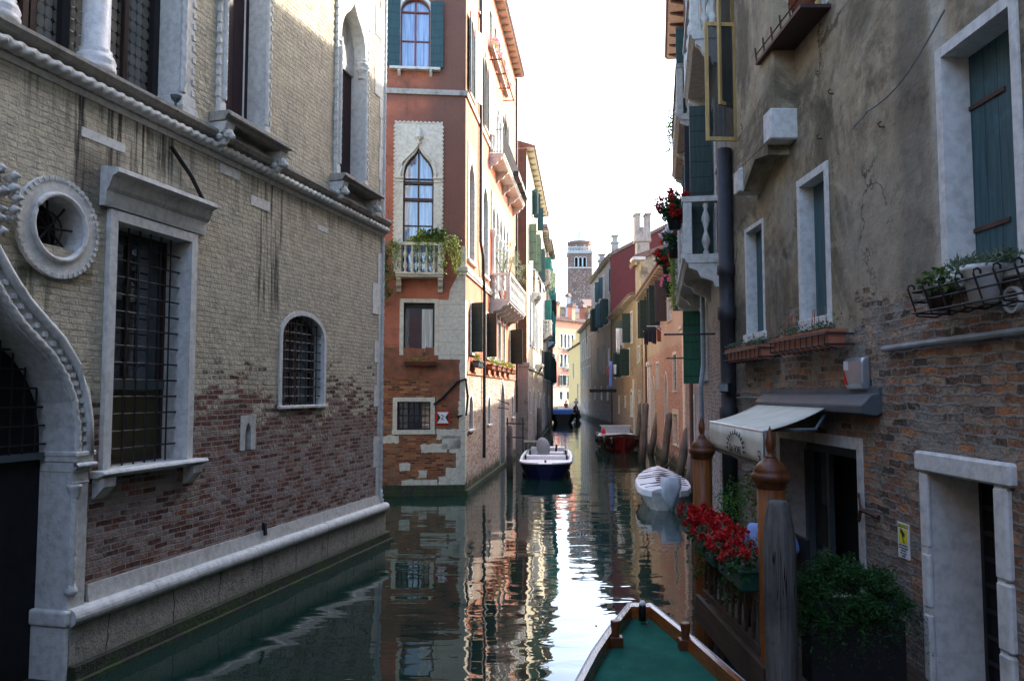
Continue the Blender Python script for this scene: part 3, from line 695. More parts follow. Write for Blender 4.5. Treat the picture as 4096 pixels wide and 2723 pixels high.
# doorway filling
MB(F1).box(ul, ur, -.47, -.41, -1.2, zsp).build('door', M['dark'], portal)
MB(F1).box(ul-.02, ur+.02, -.40, -.32, zsp-.06, zsp+.02).build('transom', M['greymetal'], portal)
MB(F1).box(ul, ur, -.47, -.43, zsp+.02, 5).build('tympanum', M['dark'], portal)
g = MB(F1)
def ogz(x):
    k = abs(x-(ul+ur)/2)/1.2
    for (xa, za_), (xb, zb_) in zip(OG, OG[1:]):
        if -xb <= k <= -xa: return RI*(za_ + (zb_-za_)*(k+xa)/(xa-xb)) if xa != xb else RI*zb_
    return 0
for i in range(1, 14): x = ul+2.4*i/14; g.tube([F1.w(x, -.33, zsp), F1.w(x, -.33, zsp+ogz(x))], .012, 5)
for j in range(7):
    zz = .12+j*.22; hw0 = max([abs(k*.02) for k in range(60) if ogz((ul+ur)/2+k*.02) > zz] or [0]); g.tube([F1.w((ul+ur)/2-hw0, -.325, zsp+zz), F1.w((ul+ur)/2+hw0, -.325, zsp+zz)], .012, 5)
g.build('grille', M['iron'], portal)
# plinth, roll, step
for a, b, nm in ((0, ul, 0), (ur, L1, 1)):
    pl = MB(F1); pl.box(a, b+(.10 if nm else 0), -.5, .10, -1.2, .66).build('plinth', M['rough'], B1)
    MB(F1).prismu([(-.3,.84),(-.3,1.06),(.02,1.06),(.05,.84)], a+(.34 if nm else 0), b+(.03 if nm else -.34)).build('plinth_band', M['stone'], B1)
    rl = MB(F1); x = a; end = b+(.14 if nm else 0)
    while x < end-.3:
        q = min(end, x+random.uniform(.8, 1.9)); q = end if end-q < .4 else q; jj = random.uniform(-.006, .006)
        rl.prismu([(-.4,.64+jj)]+[(.10+.085*math.cos(t_), .755+jj+.10*math.sin(t_)) for t_ in [(-math.pi/2)+math.pi*k/8 for k in range(9)]]+[(-.4,.86+jj)], x+.006, q); x = q
    rl.build('roll_moulding', S1, B1, False)
if 1:
    rr = MB(F1); rr.box(ur-.09, ur+.01, -.42, .12, .66, .85).box(ur-.06, ur+.01, -.42, .1, -1.2, .66); bevel(rr.build('plinth_return', S1, B1), .04, 3)
MB(F1).box(0, ul, -.4, .22, -1.2, .2).box(ur, L1+.16, -.4, .2, -1.2, .2).box(ur-.2, L1+.2, -.4, .27, -1.2, .05).box(ul, ur, -.6, .1, -1.2, .03).build('step', M['mossy'], B1)
# string course with rope
zr = 7.17
MB(F1).prismu([(-.2,zr+.10),(.05,zr+.10),(.13,zr+.13),(.17,zr+.19),(.17,zr+.235),(-.2,zr+.26)], 0, L1+.16).build('ledge', M['stoned'], B1)
MB(F1).rope([F1.w(3, .07, zr), F1.w(L1+.07, .07, zr)], .085, .17, 3, 12, .022).build('rope_moulding', M['stone'], B1, True)
MB(F1).prismu([(-.1,zr-.16),(.02,zr-.16),(.05,zr-.09),(-.1,zr-.08)], 0, L1+.05).build('fillet', M['stone'], B1)
# corner quoins and corner rope
zq = 1.06; k = 0
while zq < 13.3:
    h = random.uniform(.45, .8); wd = random.choice([.22, .42, .55]) if k % 2 else random.choice([.2, .27])
    if not (zq < zr+.3 and zq+h > zr-.2): MB(F1).box(L1-wd, L1+.012, -.3, .014, zq+.006, min(zq+h, 13.4)-.006).build('quoin', M['stonec'], B1)
    zq += h; k += 1
for a, b in ((1.15, zr-.18), (zr+.28, 13.4)): MB(F1).rope([F1.w(L1+.0, .01, a), F1.w(L1+.0, .01, b)], .045, .16, 3, 8, .03).build('corner_rope', S1, B1, True)
MB(F1).lathe(F1.w(L1+.0, .01, .86), [(.08,0),(.08,.08),(.05,.12),(.075,.17),(.05,.22),(.05,.3)], 10).build('corner_base', S1, B1, True)
# loose stones let into the brick
for Xa, Yt, Yb, Xb in ((325,505,545,500), (1002,778,820,1078), (1267,897,918,1312), (880,650,690,960)):
    u0, u1, z0, z1 = F1.rect(Xa, Yt, Yb, Xb); bevel(MB(F1).box(u0, u1, -.05, .012, z0, z1).build('inset_stone', M['stonec'], B1), .006)
# oculus
uo, zo = F1.px(226, 912); Ro = .60
def circ(c, z, r, n=32, e=1.0): return [(c+r*math.sin(2*math.pi*k/n), z+r*e*math.cos(2*math.pi*k/n)) for k in range(n+1)]
def sqr(c, z, r, n=32):
    l = []
    for k in range(n+1):
        x, y = math.sin(2*math.pi*k/n), math.cos(2*math.pi*k/n); m = r/max(abs(x), abs(y)); l.append((c+x*m, z+y*m))
    return l
w1.hole(uo-.62, uo+.62, zo-.62, zo+.62); w1.mb.flatring(circ(uo,zo,.57), sqr(uo,zo,.62), 0)
oc = MB(F1).ring(circ(uo,zo,.36), circ(uo,zo,.60), -.01, .05, -.38).build('oculus', S1, B1); oc['label'] = 'round stone window frame with toothed rim'
MB(F1).tube([F1.w(a,.055,b) for a, b in circ(uo,zo,.385)], .035, 8, False).build('roll_moulding', S1, oc, True)
tb = MB(F1)
for k in range(44):
    a = 2*math.pi*k/44; s_ = .0357*math.pi*2*.575/2*.55
    q_ = [(uo+r_*math.sin(a+e_), zo+r_*math.cos(a+e_)) for r_, e_ in ((.55,-.035),(.597,-.035),(.597,.035),(.55,.035))]; tb.prism(q_, -.01, .066)
tb.build('toothed_rim', S1, oc)
MB(F1).flatring(circ(uo,zo,.001), circ(uo,zo,.37), -.37).build('pane', M['dark'], oc)
g = MB(F1)
for k in range(4): a = math.pi*k/4+.1; g.tube([F1.w(uo-.36*math.cos(a), -.12, zo-.36*math.sin(a)), F1.w(uo+.36*math.cos(a), -.12, zo+.36*math.sin(a))], .014, 5)
g.tube([F1.w(a,-.12,b) for a, b in circ(uo,zo,.2)], .01, 5, False); g.build('grille', M['iron'], oc)
# tall barred window
u0 = F1.U(440, 4); u1 = F1.U(742, 4); z0 = F1.px(440, 1872)[1]; z1 = F1.px(440, 880)[1]
bw_ = window(B1, w1, u0, u1, z0, z1, depth=.42, sw=.13, sp=.07, smat='stonec', sill=None, fill='glass', mull=(2,1), bars=(6,13,.013), grille_out=-.13, label='tall barred window under a heavy stone cornice')
MB(F1).box(u0, u1, -.40, -.34, z0+1.0, z0+1.12).build('transom', M['greymetal'], bw_)
MB(F1).box(u0+.02, u1-.02, -.405, -.39, z0+.05, z0+.98).build('lower_panel', m_simple('dull_yellow_panel', (.06,.05,.022), .7), bw_)
bevel(MB(F1).prismu([(-.45,z0-.09),(-.45,z0+.0),(.2,z0-.005),(.22,z0-.05),(.1,z0-.10)], u0-.27, u1+.32).build('sill', S1, bw_), .01)
for uu in (u0-.12, u1+.12): MB(F1).prismu([(0,z0-.36),(0,z0-.09),(.18,z0-.09),(.17,z0-.2),(.05,z0-.33)], uu-.1, uu+.1).build('bracket', M['stone'], bw_)
zc = z1+.17; MB(F1).prismu([(0,zc-.02),(0,zc+.48),(.06,zc+.48),(.27,zc+.45),(.28,zc+.39),(.19,zc+.35),(.14,zc+.22),(.10,zc+.17),(.09,zc+.03),(.08,zc-.02)], u0-.26, u1+.3).build('cornice', M['stone'], bw_)
# small arched window
u0 = F1.U(1126, 4); u1 = F1.U(1293, 4); z0 = F1.px(1126, 1622)[1]; z1 = F1.px(1209, 1262)[1]
window(B1, w1, u0, u1, z0, z1, 'seg', .42, depth=.26, sw=.09, sp=.025, smat='stonec', sill=(.02,.06,.06), fill='glass', mull=(2,2), bars=(7,9,.012), grille_out=-.05, label='arched barred window with thin stone frame')
# niche
u0, u1, z0, z1 = F1.rect(978, 1690, 1800, 1002)
window(B1, w1, u0, u1, z0, z1, 'gothic', .2, depth=.12, sw=.13, sp=.015, smat='stone', square=.12, sill=None, fill='brownwood', frame=False, name='niche')
# upper windows
S8 = F1.px(700, 420)[1]; zw = zr+.26
uR = F1.U(722, 8.5); uA = uR-6.2
w1.hole(uA, uR, zw, 12.2)
lg = MB(F1); lg.ring([(uA,zw),(uA,12.0),(uR,12.0),(uR,zw)], [(uA-.2,zw),(uA-.2,12.2),(uR+.27,12.2),(uR+.27,zw)], -.01, .04, -.5)
lo = lg.build('loggia', S1, B1); lo['label'] = 'row of leaded glass bays between marble columns'
MB(F1).quad((uA,-.45,zw),(uR,-.45,zw),(uR,-.45,12),(uA,-.45,12)).build('leaded_pane', M['leadg'], lo)
MB(F1).rope([F1.w(uR+.02,.045,zw+.3), F1.w(uR+.02,.045,12)], .05, .17, 3, 10, .03).build('rope_moulding', S1, lo, True)
bevel(MB(F1).box(uR-.05, uR+.31, -.5, .1, zw, zw+.12).box(uR-.03, uR+.29, -.5, .075, zw+.12, zw+.27).build('pilaster_base', S1, lo), .015)
tb = MB(F1)
for k in range(28): tb.box(uR+.22, uR+.285, 0, .055, zw+.32+k*.17, zw+.40+k*.17)
tb.build('toothed_edge', S1, lo)
cp_ = F1.U(404, 8.8, -.12)
for i in range(4):
    uu = cp_ - 1.45*i
    MB(F1).lathe(F1.w(uu, -.16, zw), [(.25,0),(.25,.10),(.235,.12),(.25,.17),(.22,.24),(.19,.27),(.20,.31),(.168,.34),(.165,1.5),(.15,3.9),(.2,4.1)], 20).build('column', M['marble'], lo, True)
for k, X in enumerate((110, 140, 505, 620)):
    uu = F1.U(X, 8.8, -.4); MB(F1).box(uu-.04, uu+.04, -.44, -.38, zw, 12).build('mullion', M['brownwood'], lo)
for uu in (uR-.06, cp_+.28, cp_-.28): MB(F1).box(uu-.06, uu+.06, -.445, -.36, zw, 12).build('window_frame', M['iron'], lo)
def carved_window(Xl, Xr, kind, zt, rise, Xs0, Xs1, split=None):
    a, b = F1.U(Xl, 8.5), F1.U(Xr, 8.5); zb = F1.px(Xl, {893:478, 1352:712}[Xl])[1]
    o = window(B1, w1, a, b, zb, zt, kind, rise, depth=.30, sw=.17, sp=.05, smat='stonec', square=(.5 if kind else False), sill=None, fill='oxblood', frame=False, label='tall window with rope jambs and a lion bracket sill')
    for uu in (a-.03, b+.03): MB(F1).rope([F1.w(uu,.055,zb+.28), F1.w(uu,.055,zt-rise if kind else zt)], .042, .15, 3, 8, .03).build('rope_moulding', S1, o, True)
    for uu in (a-.08, b+.08): bevel(MB(F1).box(uu-.1, uu+.1, -.28, .09, zb, zb+.10).box(uu-.085, uu+.085, -.28, .07, zb+.10, zb+.24).build('pilaster_base', S1, o), .012)
    tb = MB(F1); n = int((zt-zb-.3)/.17)
    for k in range(n):
        for uu in (a-.165, b+.165): tb.box(uu-.022, uu+.022, 0, .07, zb+.3+k*.17, zb+.39+k*.17)
    tb.build('toothed_edge', S1, o)
    if kind:
        zs = zt-rise
        for uu in (a-.03, b+.03): bevel(MB(F1).lathe(F1.w(uu, -.05, zs-.42), [(.08,0),(.10,.02),(.08,.04),(.09,.12),(.14,.2),(.12,.26),(.15,.34),(.13,.38),(.15,.42)], 8).build('capital', S1, o), .01)
        MB(F1).box(a, b, -.29, -.24, zs-.35, zt).build('lunette', M['stone'], o)
    pr = .36; zt_ = zb
    sh = MB(F1).prismu([(0,zt_-.16),(0,zt_),(pr,zt_),(pr,zt_-.05),(pr-.05,zt_-.08),(pr-.08,zt_-.15)], a-.34, b+.38).build('sill_shelf', M['stoned'], o); bevel(sh, .01)
    MB(F1).rope([F1.w(a-.34,pr-.02,zt_-.07), F1.w(b+.38,pr-.02,zt_-.07)], .035, .08, 2, 8, .02).build('sill_rope', M['stoned'], o, True)
    for uu in (a-.20, b+.24):
        lh = MB(F1); lh.prismu([(0,zt_-.5),(0,zt_-.16),(.30,zt_-.16),(.27,zt_-.27),(.10,zt_-.42)], uu-.11, uu+.11)
        for du, oo, zz, r in ((0,.26,zt_-.42,.085),(0,.33,zt_-.43,.05),(.07,.22,zt_-.34,.045),(-.07,.22,zt_-.34,.045),(.08,.16,zt_-.45,.06),(-.08,.16,zt_-.45,.06),(0,.16,zt_-.52,.08)):
            lh.lathe(F1.w(uu+du, oo, zz), [(.01,0),(r*.8,r*.35),(r,r),(r*.75,r*1.6),(.01,r*2)], 9)
        lh.build('lion_bracket', M['stone'], o)
    return o
cw = carved_window(893, 1050, None, 12.0, 0, 866, 1150)
uu = F1.U(974, 8.5, -.28); MB(F1).box(uu-.008, uu+.008, -.295, -.27, F1.px(893,478)[1], 12).build('painted_light_slit', M['white'], cw)  # white bar painted in for the strip of light between the shutters
carved_window(1352, 1450, 'ogee', F1.px(1405, 6)[1], 1.05, 1331, 1527)
w1.done(8, M['lime'], B1)
MB(F1).box(0, L1, -8.2, .3, 13.5, 13.8).build('roof', M['tile'], B1)
u0, zt_ = F1.px(676, 588); u1, zb_ = F1.px(806, 812)
tag(MB(F1).tube([F1.w(u0,.04,zt_), F1.w((u0+u1)/2+.03,.07,(zt_+zb_)/2), F1.w(u1,.05,zb_)], .032, 6).build('iron_strap', M['iron']), 'dark iron strap leaning diagonally above the cornice of the tall barred window', 'strap')
u0, zt_ = F1.px(1052, 2110); tag(MB(F1).prismu([(0,zt_-.12),(0,zt_+.10),(.05,zt_+.08),(.07,zt_-.12)], u0-.03, u0+.03).build('wall_vent', M['iron']), 'small black metal vent on the purple brick just above the white plinth', 'vent')
u0, zt_ = F1.px(700, 445, .12); sp_ = MB(F1); sp_.lathe(F1.w(u0,.13,zt_-.02), [(.03,0),(.05,.02),(.03,.05),(.02,.14),(.07,.2),(.08,.24)], 10); tag(sp_.build('spotlight', M['greymetal']), 'small grey spotlight standing on the ledge below the leaded windows', 'lamp')
MB(F1)

# ================================================================== RED CORNER PALAZZO
cr = ground(1857, 1979)
d2 = Vector((1, .095)).normalized(); F2 = Fr((cr[0]-7*d2.x, cr[1]-7*d2.y), cr); L2 = F2.L
F3 = Fr(cr, (cr[0]+.112, cr[1]+1)); 
def y2u(y): return (y-cr[1])/F3.d.y
L3 = F3.U(2063, 12)
B2 = thing('red_palazzo', 'red plaster corner palazzo with gothic windows and a bright salmon canal side', 'building', (cr[0]-2, cr[1]+6, 0))
w2 = Wall(F2, 0, L2, -1.2, 20.9); w3 = Wall(F3, 0, L3, -1.2, 20.9)
def r2(*a, **k): return F2.rect(*a, **k)
# front: top window
u0, u1, z0, z1 = r2(1602, -12, 273, 1721)
window(B2, w2, u0, u1, z0, z1, 'round', (u1-u0)/2*.9, depth=.2, sw=.10, sp=.02, fill='blueg', fmat='redwood', mull=(2,2), sill=(.25,.20,.09), brackets=True, shut='lr', shmat='teal', shlen=.44, shang=(3.02,3.02), label='arched window with teal shutters and red frame')
# front: gothic window
u0, u1, z0, z1 = r2(1612, 588, 1090, 1734)
gw = window(B2, w2, u0, u1, z0+.02, z1, 'ogee', 1.05, depth=.22, sw=.30, sp=.03, smat='quoin', square=.86, sill=None, fill='blueg', fmat='brownwood', mull=(2,2), label='gothic ogee window in a pale stone panel')
gw.data.materials[0] = M['quoin2']
zs_ = z1-1.05
MB(F2).tube([F2.w(a,.04,b) for a, b in loops('ogee', u0, u1, zs_, zs_, 1.05, .09, .14)[2:-2]], .045, 6).build('arch_moulding', M['quoin2'], gw, True)
tb = MB(F2)
for k in range(34): zz = z0+.3+k*(z1+.8-z0-.3)/34; tb.box(u0-.33, u0-.27, -.01, .06, zz, zz+.07); tb.box(u1+.27, u1+.33, -.01, .06, zz, zz+.07)
for k in range(12): x = u0-.3+k*(u1-u0+.6)/11.5; tb.box(x, x+.07, -.01, .06, z1+.82, z1+.88)
tb.build('toothed_edge', M['quoin2'], gw)
MB(F2).lathe(F2.w((u0+u1)/2, .06, z1+.05), [(.04,0),(.10,.1),(.03,.16),(.14,.24),(.15,.32),(.08,.42),(.09,.5),(.03,.62),(.01,.68)], 9).build('finial', M['quoin2'], gw, True)
for uu in (u0-.14, u1+.14): bevel(MB(F2).box(uu-.16, uu+.16, -.2, .08, zs_-.04, zs_+.03).box(uu-.14, uu+.14, -.2, .06, zs_-.16, zs_-.11).build('capital', M['quoin2'], gw), .01)
for Y in (728, 795): zz = F2.px(1670, Y)[1]; MB(F2).box(u0, u1, -.2, -.13, zz-.05, zz+.05).build('transom', M['brownwood'], gw)
# front balcony
ub0, ub1, zb0, _ = r2(1577, 1000, 1088, 1778, o=.45)
bal = balcony(B2, F2, F2.U(1581, 7.5, .5), F2.U(1774, 7.5, .5), F2.px(1670, 1088, .5)[1], .5, h=F2.px(1670, 968, .5)[1]-F2.px(1670, 1088, .5)[1], nb=5, smat='quoin2', nbr=2, ns=2); bal['label'] = 'small stone balcony with five balusters on the red front'
UB0, UB1, ZB = F2.U(1581, 7.5, .5), F2.U(1774, 7.5, .5), F2.px(1670, 1088, .5)[1]
# front: square window, barred window
u0, u1, z0, z1 = r2(1614, 1210, 1420, 1738)
window(B2, w2, u0, u1, z0, z1, depth=.16, sw=.13, sp=.02, smat='quoin2', sill=None, fill='glass', fmat='iron', mull=(1,1), label='large single-pane window with dark frame')
MB(F2).box(u0+.02, u1-.02, -.15, -.13, z1-.16, z1-.03).build('roller_box', M['iron'], B2)
MB(F2).box(u1-.42, u1-.06, -.156, -.148, z0+.1, z1-.2).build('curtain', M['curt'], B2)
u0, u1, z0, z1 = r2(1588, 1606, 1720, 1722)
window(B2, w2, u0, u1, z0, z1, depth=.3, sw=.14, sp=.02, smat='quoin2', sill=(.02,.03,.14), fill='glass', mull=(3,2), bars=(5,3,.012), grille_out=-.08, label='low barred window with stone lintel beside the warning sign')
def ragged(F, a, b, c, d, o, jit=.028, o0=-.05):
    rn = random.Random(int(a*977+c*131)); pts = []
    for (x0, z0), (x1, z1) in zip(((a,c),(b,c),(b,d),(a,d)), ((b,c),(b,d),(a,d),(a,c))):
        n = max(2, int(math.hypot(x1-x0, z1-z0)/.09))
        for k in range(n): pts.append((x0+(x1-x0)*k/n+rn.uniform(-jit,jit), z0+(z1-z0)*k/n+rn.uniform(-jit,jit)))
    return MB(F).prism(pts, o0, o)
# ledges and stones
zl = F2.px(1750, 372)[1]
MB(F2).box(0, L2+.07, -.1, .07, zl-.09, zl+.09).build('string_course', M['stoned'], B2); MB(F3).box(-.05, L3, -.1, .065, zl-.088, zl+.088).build('string_course', M['quoin2'], B2)
uq = F2.U(1752, 5.5); zq0, zq1 = F2.px(1800, 1437)[1], F2.px(1800, 1200)[1]
MB(F2).box(uq+.02, L2+.015, -.3, .02, zq0, zq1).build('corner_slab', M['quoin'], B2)
MB(F2).prism([(L2-.55,zq1+.002),(L2+.015,zq1+.002),(L2+.015,8.28),(L2-.12,8.28),(L2-.14,7.7),(L2-.3,7.2),(L2-.5,6.8)], -.3, .022).build('corner_flare', M['quoin'], B2)
zcap = F2.px(1830, 1078)[1]
bevel(MB(F2).box(L2-.30, L2+.07, -.3, .10, zcap-.08, zcap+.10).box(L2-.24, L2+.04, -.28, .07, zcap-.2, zcap-.08).build('capital', M['quoin2'], B2), .015)
MB(F3).box(.07, L3, -.1, .09, zcap-.06, zcap+.10).box(.07, L3, -.1, .06, zcap-.14, zcap-.06).build('cornice_band', M['quoin2'], B2)
for z0, z1, wa, wb in ((1.95,2.55,.18,.3),(2.55,3.1,.2,.2),(3.1,zq0,.17,.22),(.9,1.5,.28,.42),(1.5,1.95,.75,.2),(.35,.9,.6,.25)):
    ragged(F2, L2-wa, L2+.0, z0+.004, z1-.004, .012+.002*(int(z0*10) % 5), .018).build('quoin', M['quoin2'], B2); MB(F2).box(L2-.12, L2+.02, -wb, .0235, z0+.006, z1-.006).build('quoin', M['quoin'], B2)
for X0, Y0, X1, Y1 in ((1528,1742,1598,1772),(1682,1775,1790,1808),(1748,1716,1838,1756),(1597,1853,1641,1883),(1674,1881,1707,1912),(1605,1918,1750,1944),(1755,1905,1850,1944),(1800,1757,1850,1810)):
    a, b, c, d = r2(X0, Y0, Y1, X1); ragged(F2, a, b, c, d, .012).build('inset_stone', M['quoin2'], B2)
MB(F2).box(0, L2+.10, -.3, .10, -1.2, .16).box(0, L2+.03, -.3, .03, .16, .34).build('footing', M['mossy'], B2); MB(F3).box(-.0, L3, -.3, .12, -1.2, .13).build('footing', M['mossy'], B2)
# canal side windows
for i, (a, b) in enumerate(((26.9,27.8), (30.3,31.3), (37.0,38.2))):
    window(B2, w3, y2u(a), y2u(b), 13.85, 16.7, 'round', .45, depth=.18, sw=.09, sp=.02, smat='quoin2', fill='glass', sill=(.05,.08,.08), shut='lr', shmat='teal', shlen=.46, shang=(3.0,2.7), label='tall canal side window with teal shutters')
lm = None
for i in range(4):
    a = 31.9+i*.98; window(B2, w3, y2u(a+.10), y2u(a+.90), 13.3, 16.3, 'ogee', .8, depth=.3, sw=.075, sp=.05, smat='stonec', square=.12, sill=None, fill='glass', mull=(2,1), name='loggia_window')
    MB().lathe(F3.w(y2u(a), .07, 13.3), [(.12,0),(.12,.1),(.08,.16),(.075,1.9),(.1,1.95),(.14,2.1),(.14,2.2)], 10).build('column', M['stonec'], B2, True)
o_ = balcony(B2, F3, y2u(31.8), y2u(40.8), 13.2, .62, h=1.0, iron=True, nbr=5, smat='stone'); o_['label'] = 'long iron railed balcony on the salmon side'
for i in range(3): MB(F3).box(y2u(35.5+i*1.6), y2u(36.8+i*1.6), .62, .84, 13.25, 13.5).build('trough', M['iron'], B2)
for i, (a, b) in enumerate(((28.9,29.8),(31.7,32.5),(33.2,34.0),(34.6,35.4),(36.6,37.4))):
    window(B2, w3, y2u(a), y2u(b), 17.75, 19.4, depth=.2, sw=.07, sp=.02, smat='quoin2', fill='glass', sill=(.06,.08,.07), mull=(2,1))
for i, (a, b) in enumerate(((26.75,27.95), (30.0,31.3))):
    o = window(B2, w3, y2u(a), y2u(b), 7.95, 11.6, 'ogee', .9, depth=.25, sw=.16, sp=.04, smat='stonec', square=.45, fill='glass', mull=(2,2), sill=(.06,.1,.1), label='ogee window in a white stone panel on the canal side')
for i in range(5):
    a = 32.4+i*1.2; window(B2, w3, y2u(a+.12), y2u(a+1.08), 7.3, 11.5, 'ogee', .85, depth=.3, sw=.115, sp=.05, smat='stonec', square=.35, sill=None, fill='glass', mull=(2,2), name='loggia_window')
    MB().lathe(F3.w(y2u(a), .08, 7.3), [(.15,0),(.15,.1),(.1,.18),(.095,2.5),(.12,2.55),(.17,2.75),(.17,2.85)], 10).build('column', M['stonec'], B2, True)
BZ = 7.22; BU0, BU1 = y2u(32.2), y2u(38.8)
o_ = balcony(B2, F3, BU0, BU1, BZ, .85, h=1.08, nb=12, smat='stonec', nbr=6, ns=2); o_['label'] = 'broad white stone balcony with balusters over the canal'
window(B2, w3, y2u(41.2), y2u(42.0), 8.0, 11.2, 'round', .4, depth=.2, sw=.08, smat='quoin2', fill='glass')
for i, (a, b) in enumerate(((27.3,28.3), (31.0,32.1), (32.8,33.8), (34.6,35.6), (36.4,37.2), (39.2,40.3))):
    window(B2, w3, y2u(a), y2u(b), 4.75, 6.5, depth=.2, sw=.09, sp=.02, smat='stonec', fill='glass', sill=(.05,.08,.08), mull=(2,2), shut={0:'l', 1:'l', 5:'l'}.get(i), shmat='darkgreen', shlen=.40 if i < 2 else .62, shang=(1.75,1.75))
MB(F3).box(.3, L3, -.05, .05, 4.0, 4.09).build('string_course', M['orange'], B2)
for i, (a, b, zt) in enumerate(((27.0,27.8,3.25), (31.5,32.2,3.2), (40.0,40.7,3.2))):
    window(B2, w3, y2u(a), y2u(b), 2.1, zt, 'round', .36, depth=.28, sw=.14, sp=.02, smat='stonec', fill='glass', mull=(1,1), bars=(3,4,.012), grille_out=-.06, label='round headed ground floor window with stone edge')
window(B2, w3, y2u(35.4), y2u(37.0), .15, 3.9, 'gothic', 1.35, depth=.45, sw=.14, sp=.03, smat='stone', fill='dark', sill=None, frame=False, name='water_door')
MB(F3).box(-.001, .22, -.1, .022, .4, zq0).box(-.001, .5, -.1, .018, zq0, zq1).build('corner_stone', M['quoin'], B2)
for zz in (1.1, 1.75, 2.45, 3.0): MB(F3).box(.2, .42, -.1, .02, zz, zz+.3).build('quoin', M['quoin'], B2)
MB(F3).tube([F3.w(y2u(29.0),.09,20.5), F3.w(y2u(29.0),.09,9.0), F3.w(y2u(29.1),.16,8.5), F3.w(y2u(29.6),.12,7.6), F3.w(y2u(30.0),.09,7.2), F3.w(y2u(30.0),.09,.9)], .06, 8).build('downpipe', M['darkpipe'], B2)
MB(F3).tube([F3.w(L3-.35,.09,20.4), F3.w(L3-.35,.09,2.3)], .06, 8).build('downpipe', M['darkpipe'], B2)
rd = MB(F3).tube([F3.w(y2u(31.8),.5,17.2), F3.w(y2u(36.6),.5,17.2)], .035, 6)
for y_ in (31.9, 33.4, 35.0, 36.5): rd.tube([F3.w(y2u(y_),0,17.2), F3.w(y2u(y_),.5,17.2)], .03, 5)
rd.build('awning_rod', M['rust'], B2)
w2.done(2.2, M['redpl'], B2); w3.done(7, M['orange'], B2)
eave(B2, F3, 0, L3, 20.65, .45, 7, nb=22, bmat='stoned'); eave(B2, F2, 0, L2-.3, 20.9, .5, 3, nb=0)
a, _z = F2.px(1700, 1500); _poly = lambda P_: MB(F2).prism([(P_[i][0]+(P_[(i+1)%len(P_)][0]-P_[i][0])*k/8+random.uniform(-.035,.035), P_[i][1]+(P_[(i+1)%len(P_)][1]-P_[i][1])*k/8+random.uniform(-.035,.035)) for i in range(len(P_)) for k in range(8)], -.05, .011)
_poly([(a-.15,3.72),(a+.0,4.88),(a+.9,4.88),(L2-.17,4.88),(L2-.17,2.6),(L2-.5,2.55),(L2-.62,3.1),(a+.35,3.35),(a+.1,3.75)]).build('plaster_patch', M['redlow'], B2)
_poly([(4.1,4.2),(4.15,4.86),(a-.02,4.86),(a-.2,3.75),(4.9,3.8),(4.5,3.9)]).build('plaster_patch', M['redlow'], B2)
a, zt_ = F2.px(1734, 1618); b, zb_ = F2.px(1852, 1514)
MB().tube([F2.w(a,.06,zt_), F2.w(a+.3,.05,zt_+.25), F2.w(b-.2,.05,zb_-.1), F2.w(L2+.03,.05,zb_), F3.w(.3,.06,zb_-.6), F3.w(.05,.05,zb_-1.2), F2.w(L2-.25,.05,zb_-1.25)], .04, 6).build('bent_pipe', M['iron'], B2)
# sign 2 m
u0, u1, z0, z1 = r2(1744, 1642, 1697, 1799)
sg = thing('width_sign', 'square white sign with red border, black side triangles and a figure 2', 'sign', F2.w((u0+u1)/2, .03, z0))
MB(F2).box(u0, u1, .02, .04, z0, z1).build('border', M['red'], sg)
e = (u1-u0)*.10; MB(F2).box(u0+e, u1-e, .04, .044, z0+e, z1-e).build('panel', M['white'], sg)
ww = u1-u0; zm = (z0+z1)/2
MB(F2).prism([(u0+e,z0+e*1.3),(u0+ww*.33,zm),(u0+e,z1-e*1.3)], .044, .048).build('triangle', M['ink'], sg); MB(F2).prism([(u1-e,z0+e*1.3),(u1-ww*.33,zm),(u1-e,z1-e*1.3)], .044, .048).build('triangle', M['ink'], sg)
def text(body, F, u, o, z, size, mat, parent, name='lettering', flip=1, sh=0):
    cu = bpy.data.curves.new(name, 'FONT'); cu.body = body; cu.size = size; cu.align_x = 'CENTER'; cu.align_y = 'CENTER'; cu.extrude = .0015; cu.materials.append(M[mat]); cu.shear = sh
    tmp = bpy.data.objects.new('tmp', cu); C.objects.link(tmp); me = bpy.data.meshes.new_from_object(tmp.evaluated_get(bpy.context.evaluated_depsgraph_get())); bpy.data.objects.remove(tmp)
    ob = bpy.data.objects.new(name, me); C.objects.link(ob); x = Vector((F.d.x, F.d.y, 0))*flip; n = Vector((F.n.x, F.n.y, 0)); y = Vector((0,0,1))
    p = Vector(F.w(u, o, z)) - Vector(WL[parent.name])
    ob.parent = parent; ob.matrix_local = Matrix(((x.x,y.x,n.x,p.x),(x.y,y.y,n.y,p.y),(x.z,y.z,n.z,p.z),(0,0,0,1))); return ob
text('2', F2, (u0+u1)/2-.02, .047, zm, ww*.52, 'ink', sg); text('m', F2, (u0+u1)/2+ww*.12, .047, zm+ww*.1, ww*.13, 'ink', sg)
